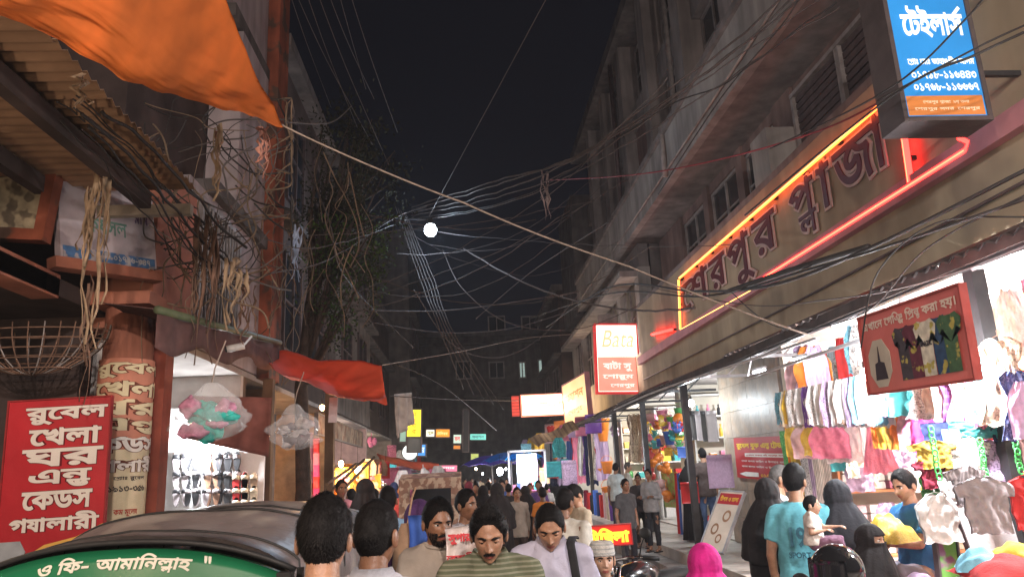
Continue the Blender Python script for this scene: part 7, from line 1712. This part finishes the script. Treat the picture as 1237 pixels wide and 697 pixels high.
flush()
# ================================================================ lamps of the street
WH = (.93, .96, 1); WM = (1, .80, .58); OR = (1, .55, .25)
bulb('glaring white bulb hung beside the shirt banner', WY(1166, 432, 4.6), 110, WH, r=.045)
bulb('glaring white bulb at the far edge of the shirt banner', WX(1046, 452, 3.3), 110, WH, r=.045)
bulb('white bulb under the eave above the couple at the step', WX(835, 487, 3.75), 48, (.85, .95, 1), r=.05, cord=.12)
bulb('white bulb inside the toy shop', (5.2, 16.6, 2.9), 120, WH); bulb('white bulb inside the couple side shop', (5.4, 13.6, 2.9), 90, WH)
bulb('white bulb inside the cream lit shop', (5.2, 20, 2.9), 170, (1, .95, .85)); bulb('white bulb inside the fabric shop', (5.0, 24, 2.9), 150, WH); bulb('white bulb in the far white lit shop', (5, 28.5, 2.9), 180, WH)
tube_light('short tube light under the eave truss, nearer one', WX(960, 435, 3.75), WX(978, 432, 3.75), 9, WH)
tube_light('short tube light under the eave truss, farther one', WX(910, 450, 3.75), WX(924, 447, 3.75), 7, WH)
tube_light('long tube light over the scarves in the clothes stall', (4.5, 5.2, 3.05), (4.5, 6.4, 3.05), 560, (1, .93, .92), es=9)
tube_light('long tube light deeper in the clothes stall', (5.4, 8.4, 3.1), (6.6, 8.4, 3.1), 850, (1, .92, .90), es=9)
tube_light('long tube light over the near end of the clothes stall', (4.2, 4.0, 3.0), (5.3, 4.0, 3.0), 420, (1, .93, .92), es=9)
tube_light('white tube light above the sandal board', WY(214, 545, 10.05), WY(262, 543, 10.05), 120, WH, es=14)
bulb('warm bulb in the orange lit festive shop', WY(432, 567, 14.2), 85, OR, r=.06); bulb('second warm bulb in the orange lit festive shop', WY(412, 560, 14.8), 45, OR, r=.05)
bulb('white bulb at the far left stalls', WY(466, 567, 17), 22, WH, r=.05); bulb('white bulb over the far lane', WY(604, 569, 22), 45, (.8, .9, 1), r=.09)
bulb('bulb in the far left shop row', (-4, 27, 2.8), 45, WM); bulb('bulb in the pink lit cloth shop', (-4.2, 20, 2.8), 110, (1, .8, .7))
bulb('warm bulb under the red orange tarpaulin', WY(389, 492, 9.6), 16, OR, r=.03, cord=.1)
# unseen bulbs added to light the foreground, standing in for nearby shop lamps
bulb('added unseen white bulb beside the viewer on the right', (3.3, .6, 2.9), 70, (1, .93, .85)); bulb('added unseen warm bulb beside the viewer on the left', (-2.7, .2, 2.6), 75, (1, .70, .45))
bulb('added unseen warm bulb over the near left pavement', (-3.4, 3.9, 2.8), 26, (1, .72, .48)); bulb('added unseen white bulb further behind the viewer on the right', (2.9, -3.0, 3.2), 90, (1, .85, .75)); bulb('added unseen warm bulb further behind on the left', (-2.4, -3.2, 3.4), 80, (1, .74, .58))

def added_street_light(label, x, y, h, power, col):  # unseen poles added to brighten the facades and the foreground
    t = thing('added_street_light', label, 'added street light', (x, y, 0)); s = -1 if x > 0 else 1
    MB().tube([(0, 0, 0), (0, 0, h)], [.07, .045], 12).build('pole', m_steel, t, smooth=True); MB().tube([(0, 0, h-.1), (s*.4, 0, h+.25), (s*1.1, 0, h+.35)], .025, 8).build('arm', m_steel, t, smooth=True)
    MB().box(min(s*1.0, s*1.5), max(s*1.0, s*1.5), -.12, .12, h+.30, h+.40).build('lamp_head', m_frame, t); MB().box(min(s*1.05, s*1.45), max(s*1.05, s*1.45), -.09, .09, h+.27, h+.298).build('lens', glow('added_light_lens', col, 10), t)
    lamp('added_fill', t, (s*1.25, 0, h+.2), power, col, .15)
added_street_light('added unseen street light pole behind the viewer on the right', 2.4, -4.5, 5.2, 1500, (1, .87, .80)); added_street_light('added unseen street light pole behind the viewer on the left', -2.8, -2.0, 4.2, 520, (1, .78, .66))

for k, (px, py, Y, lb3) in enumerate(((478, 571, 24, 'left'), (490, 575, 29, 'left'), (520, 573, 34, 'left'), (540, 571, 38, 'middle'), (583, 572, 36, 'middle'), (575, 566, 27, 'middle'), (611, 566, 30, 'right'), (648, 560, 26, 'right'))):
    bulb('small white bulb number %s over the far stalls on the %s' % (('one', 'two', 'three', 'four', 'five', 'six', 'seven', 'eight')[k], lb3) if 0 else 'small %s bulb over the far stalls, %s' % (('white', 'warm')[k % 2], ('leftmost', 'second from left', 'third from left', 'fourth from left', 'before the teal sign', 'under the black panel', 'beside the blue umbrella', 'rightmost')[k]), WY(px, py, Y), 28, (WH, WM)[k % 2], 'small bulbs over the far stalls', r=.035)
# ================================================================ thin haze added for the glow round the lamps
hz = bpy.data.materials.new('glow_haze'); hz.use_nodes = True; N_ = hz.node_tree.nodes; N_.clear(); ou = N_.new('ShaderNodeOutputMaterial'); pv = N_.new('ShaderNodeVolumePrincipled')
pv.inputs['Color'].default_value = (.82, .87, .98, 1); pv.inputs['Density'].default_value = .0017; pv.inputs['Anisotropy'].default_value = .35; hz.node_tree.links.new(pv.outputs[0], ou.inputs['Volume'])
ho_ = MB().box(-62, 62, -32, 92, -1.5, 15.5).build('haze', hz); ho_['kind'] = 'stuff'; ho_['label'] = 'thin haze added through the lane for the glow of its lamps'
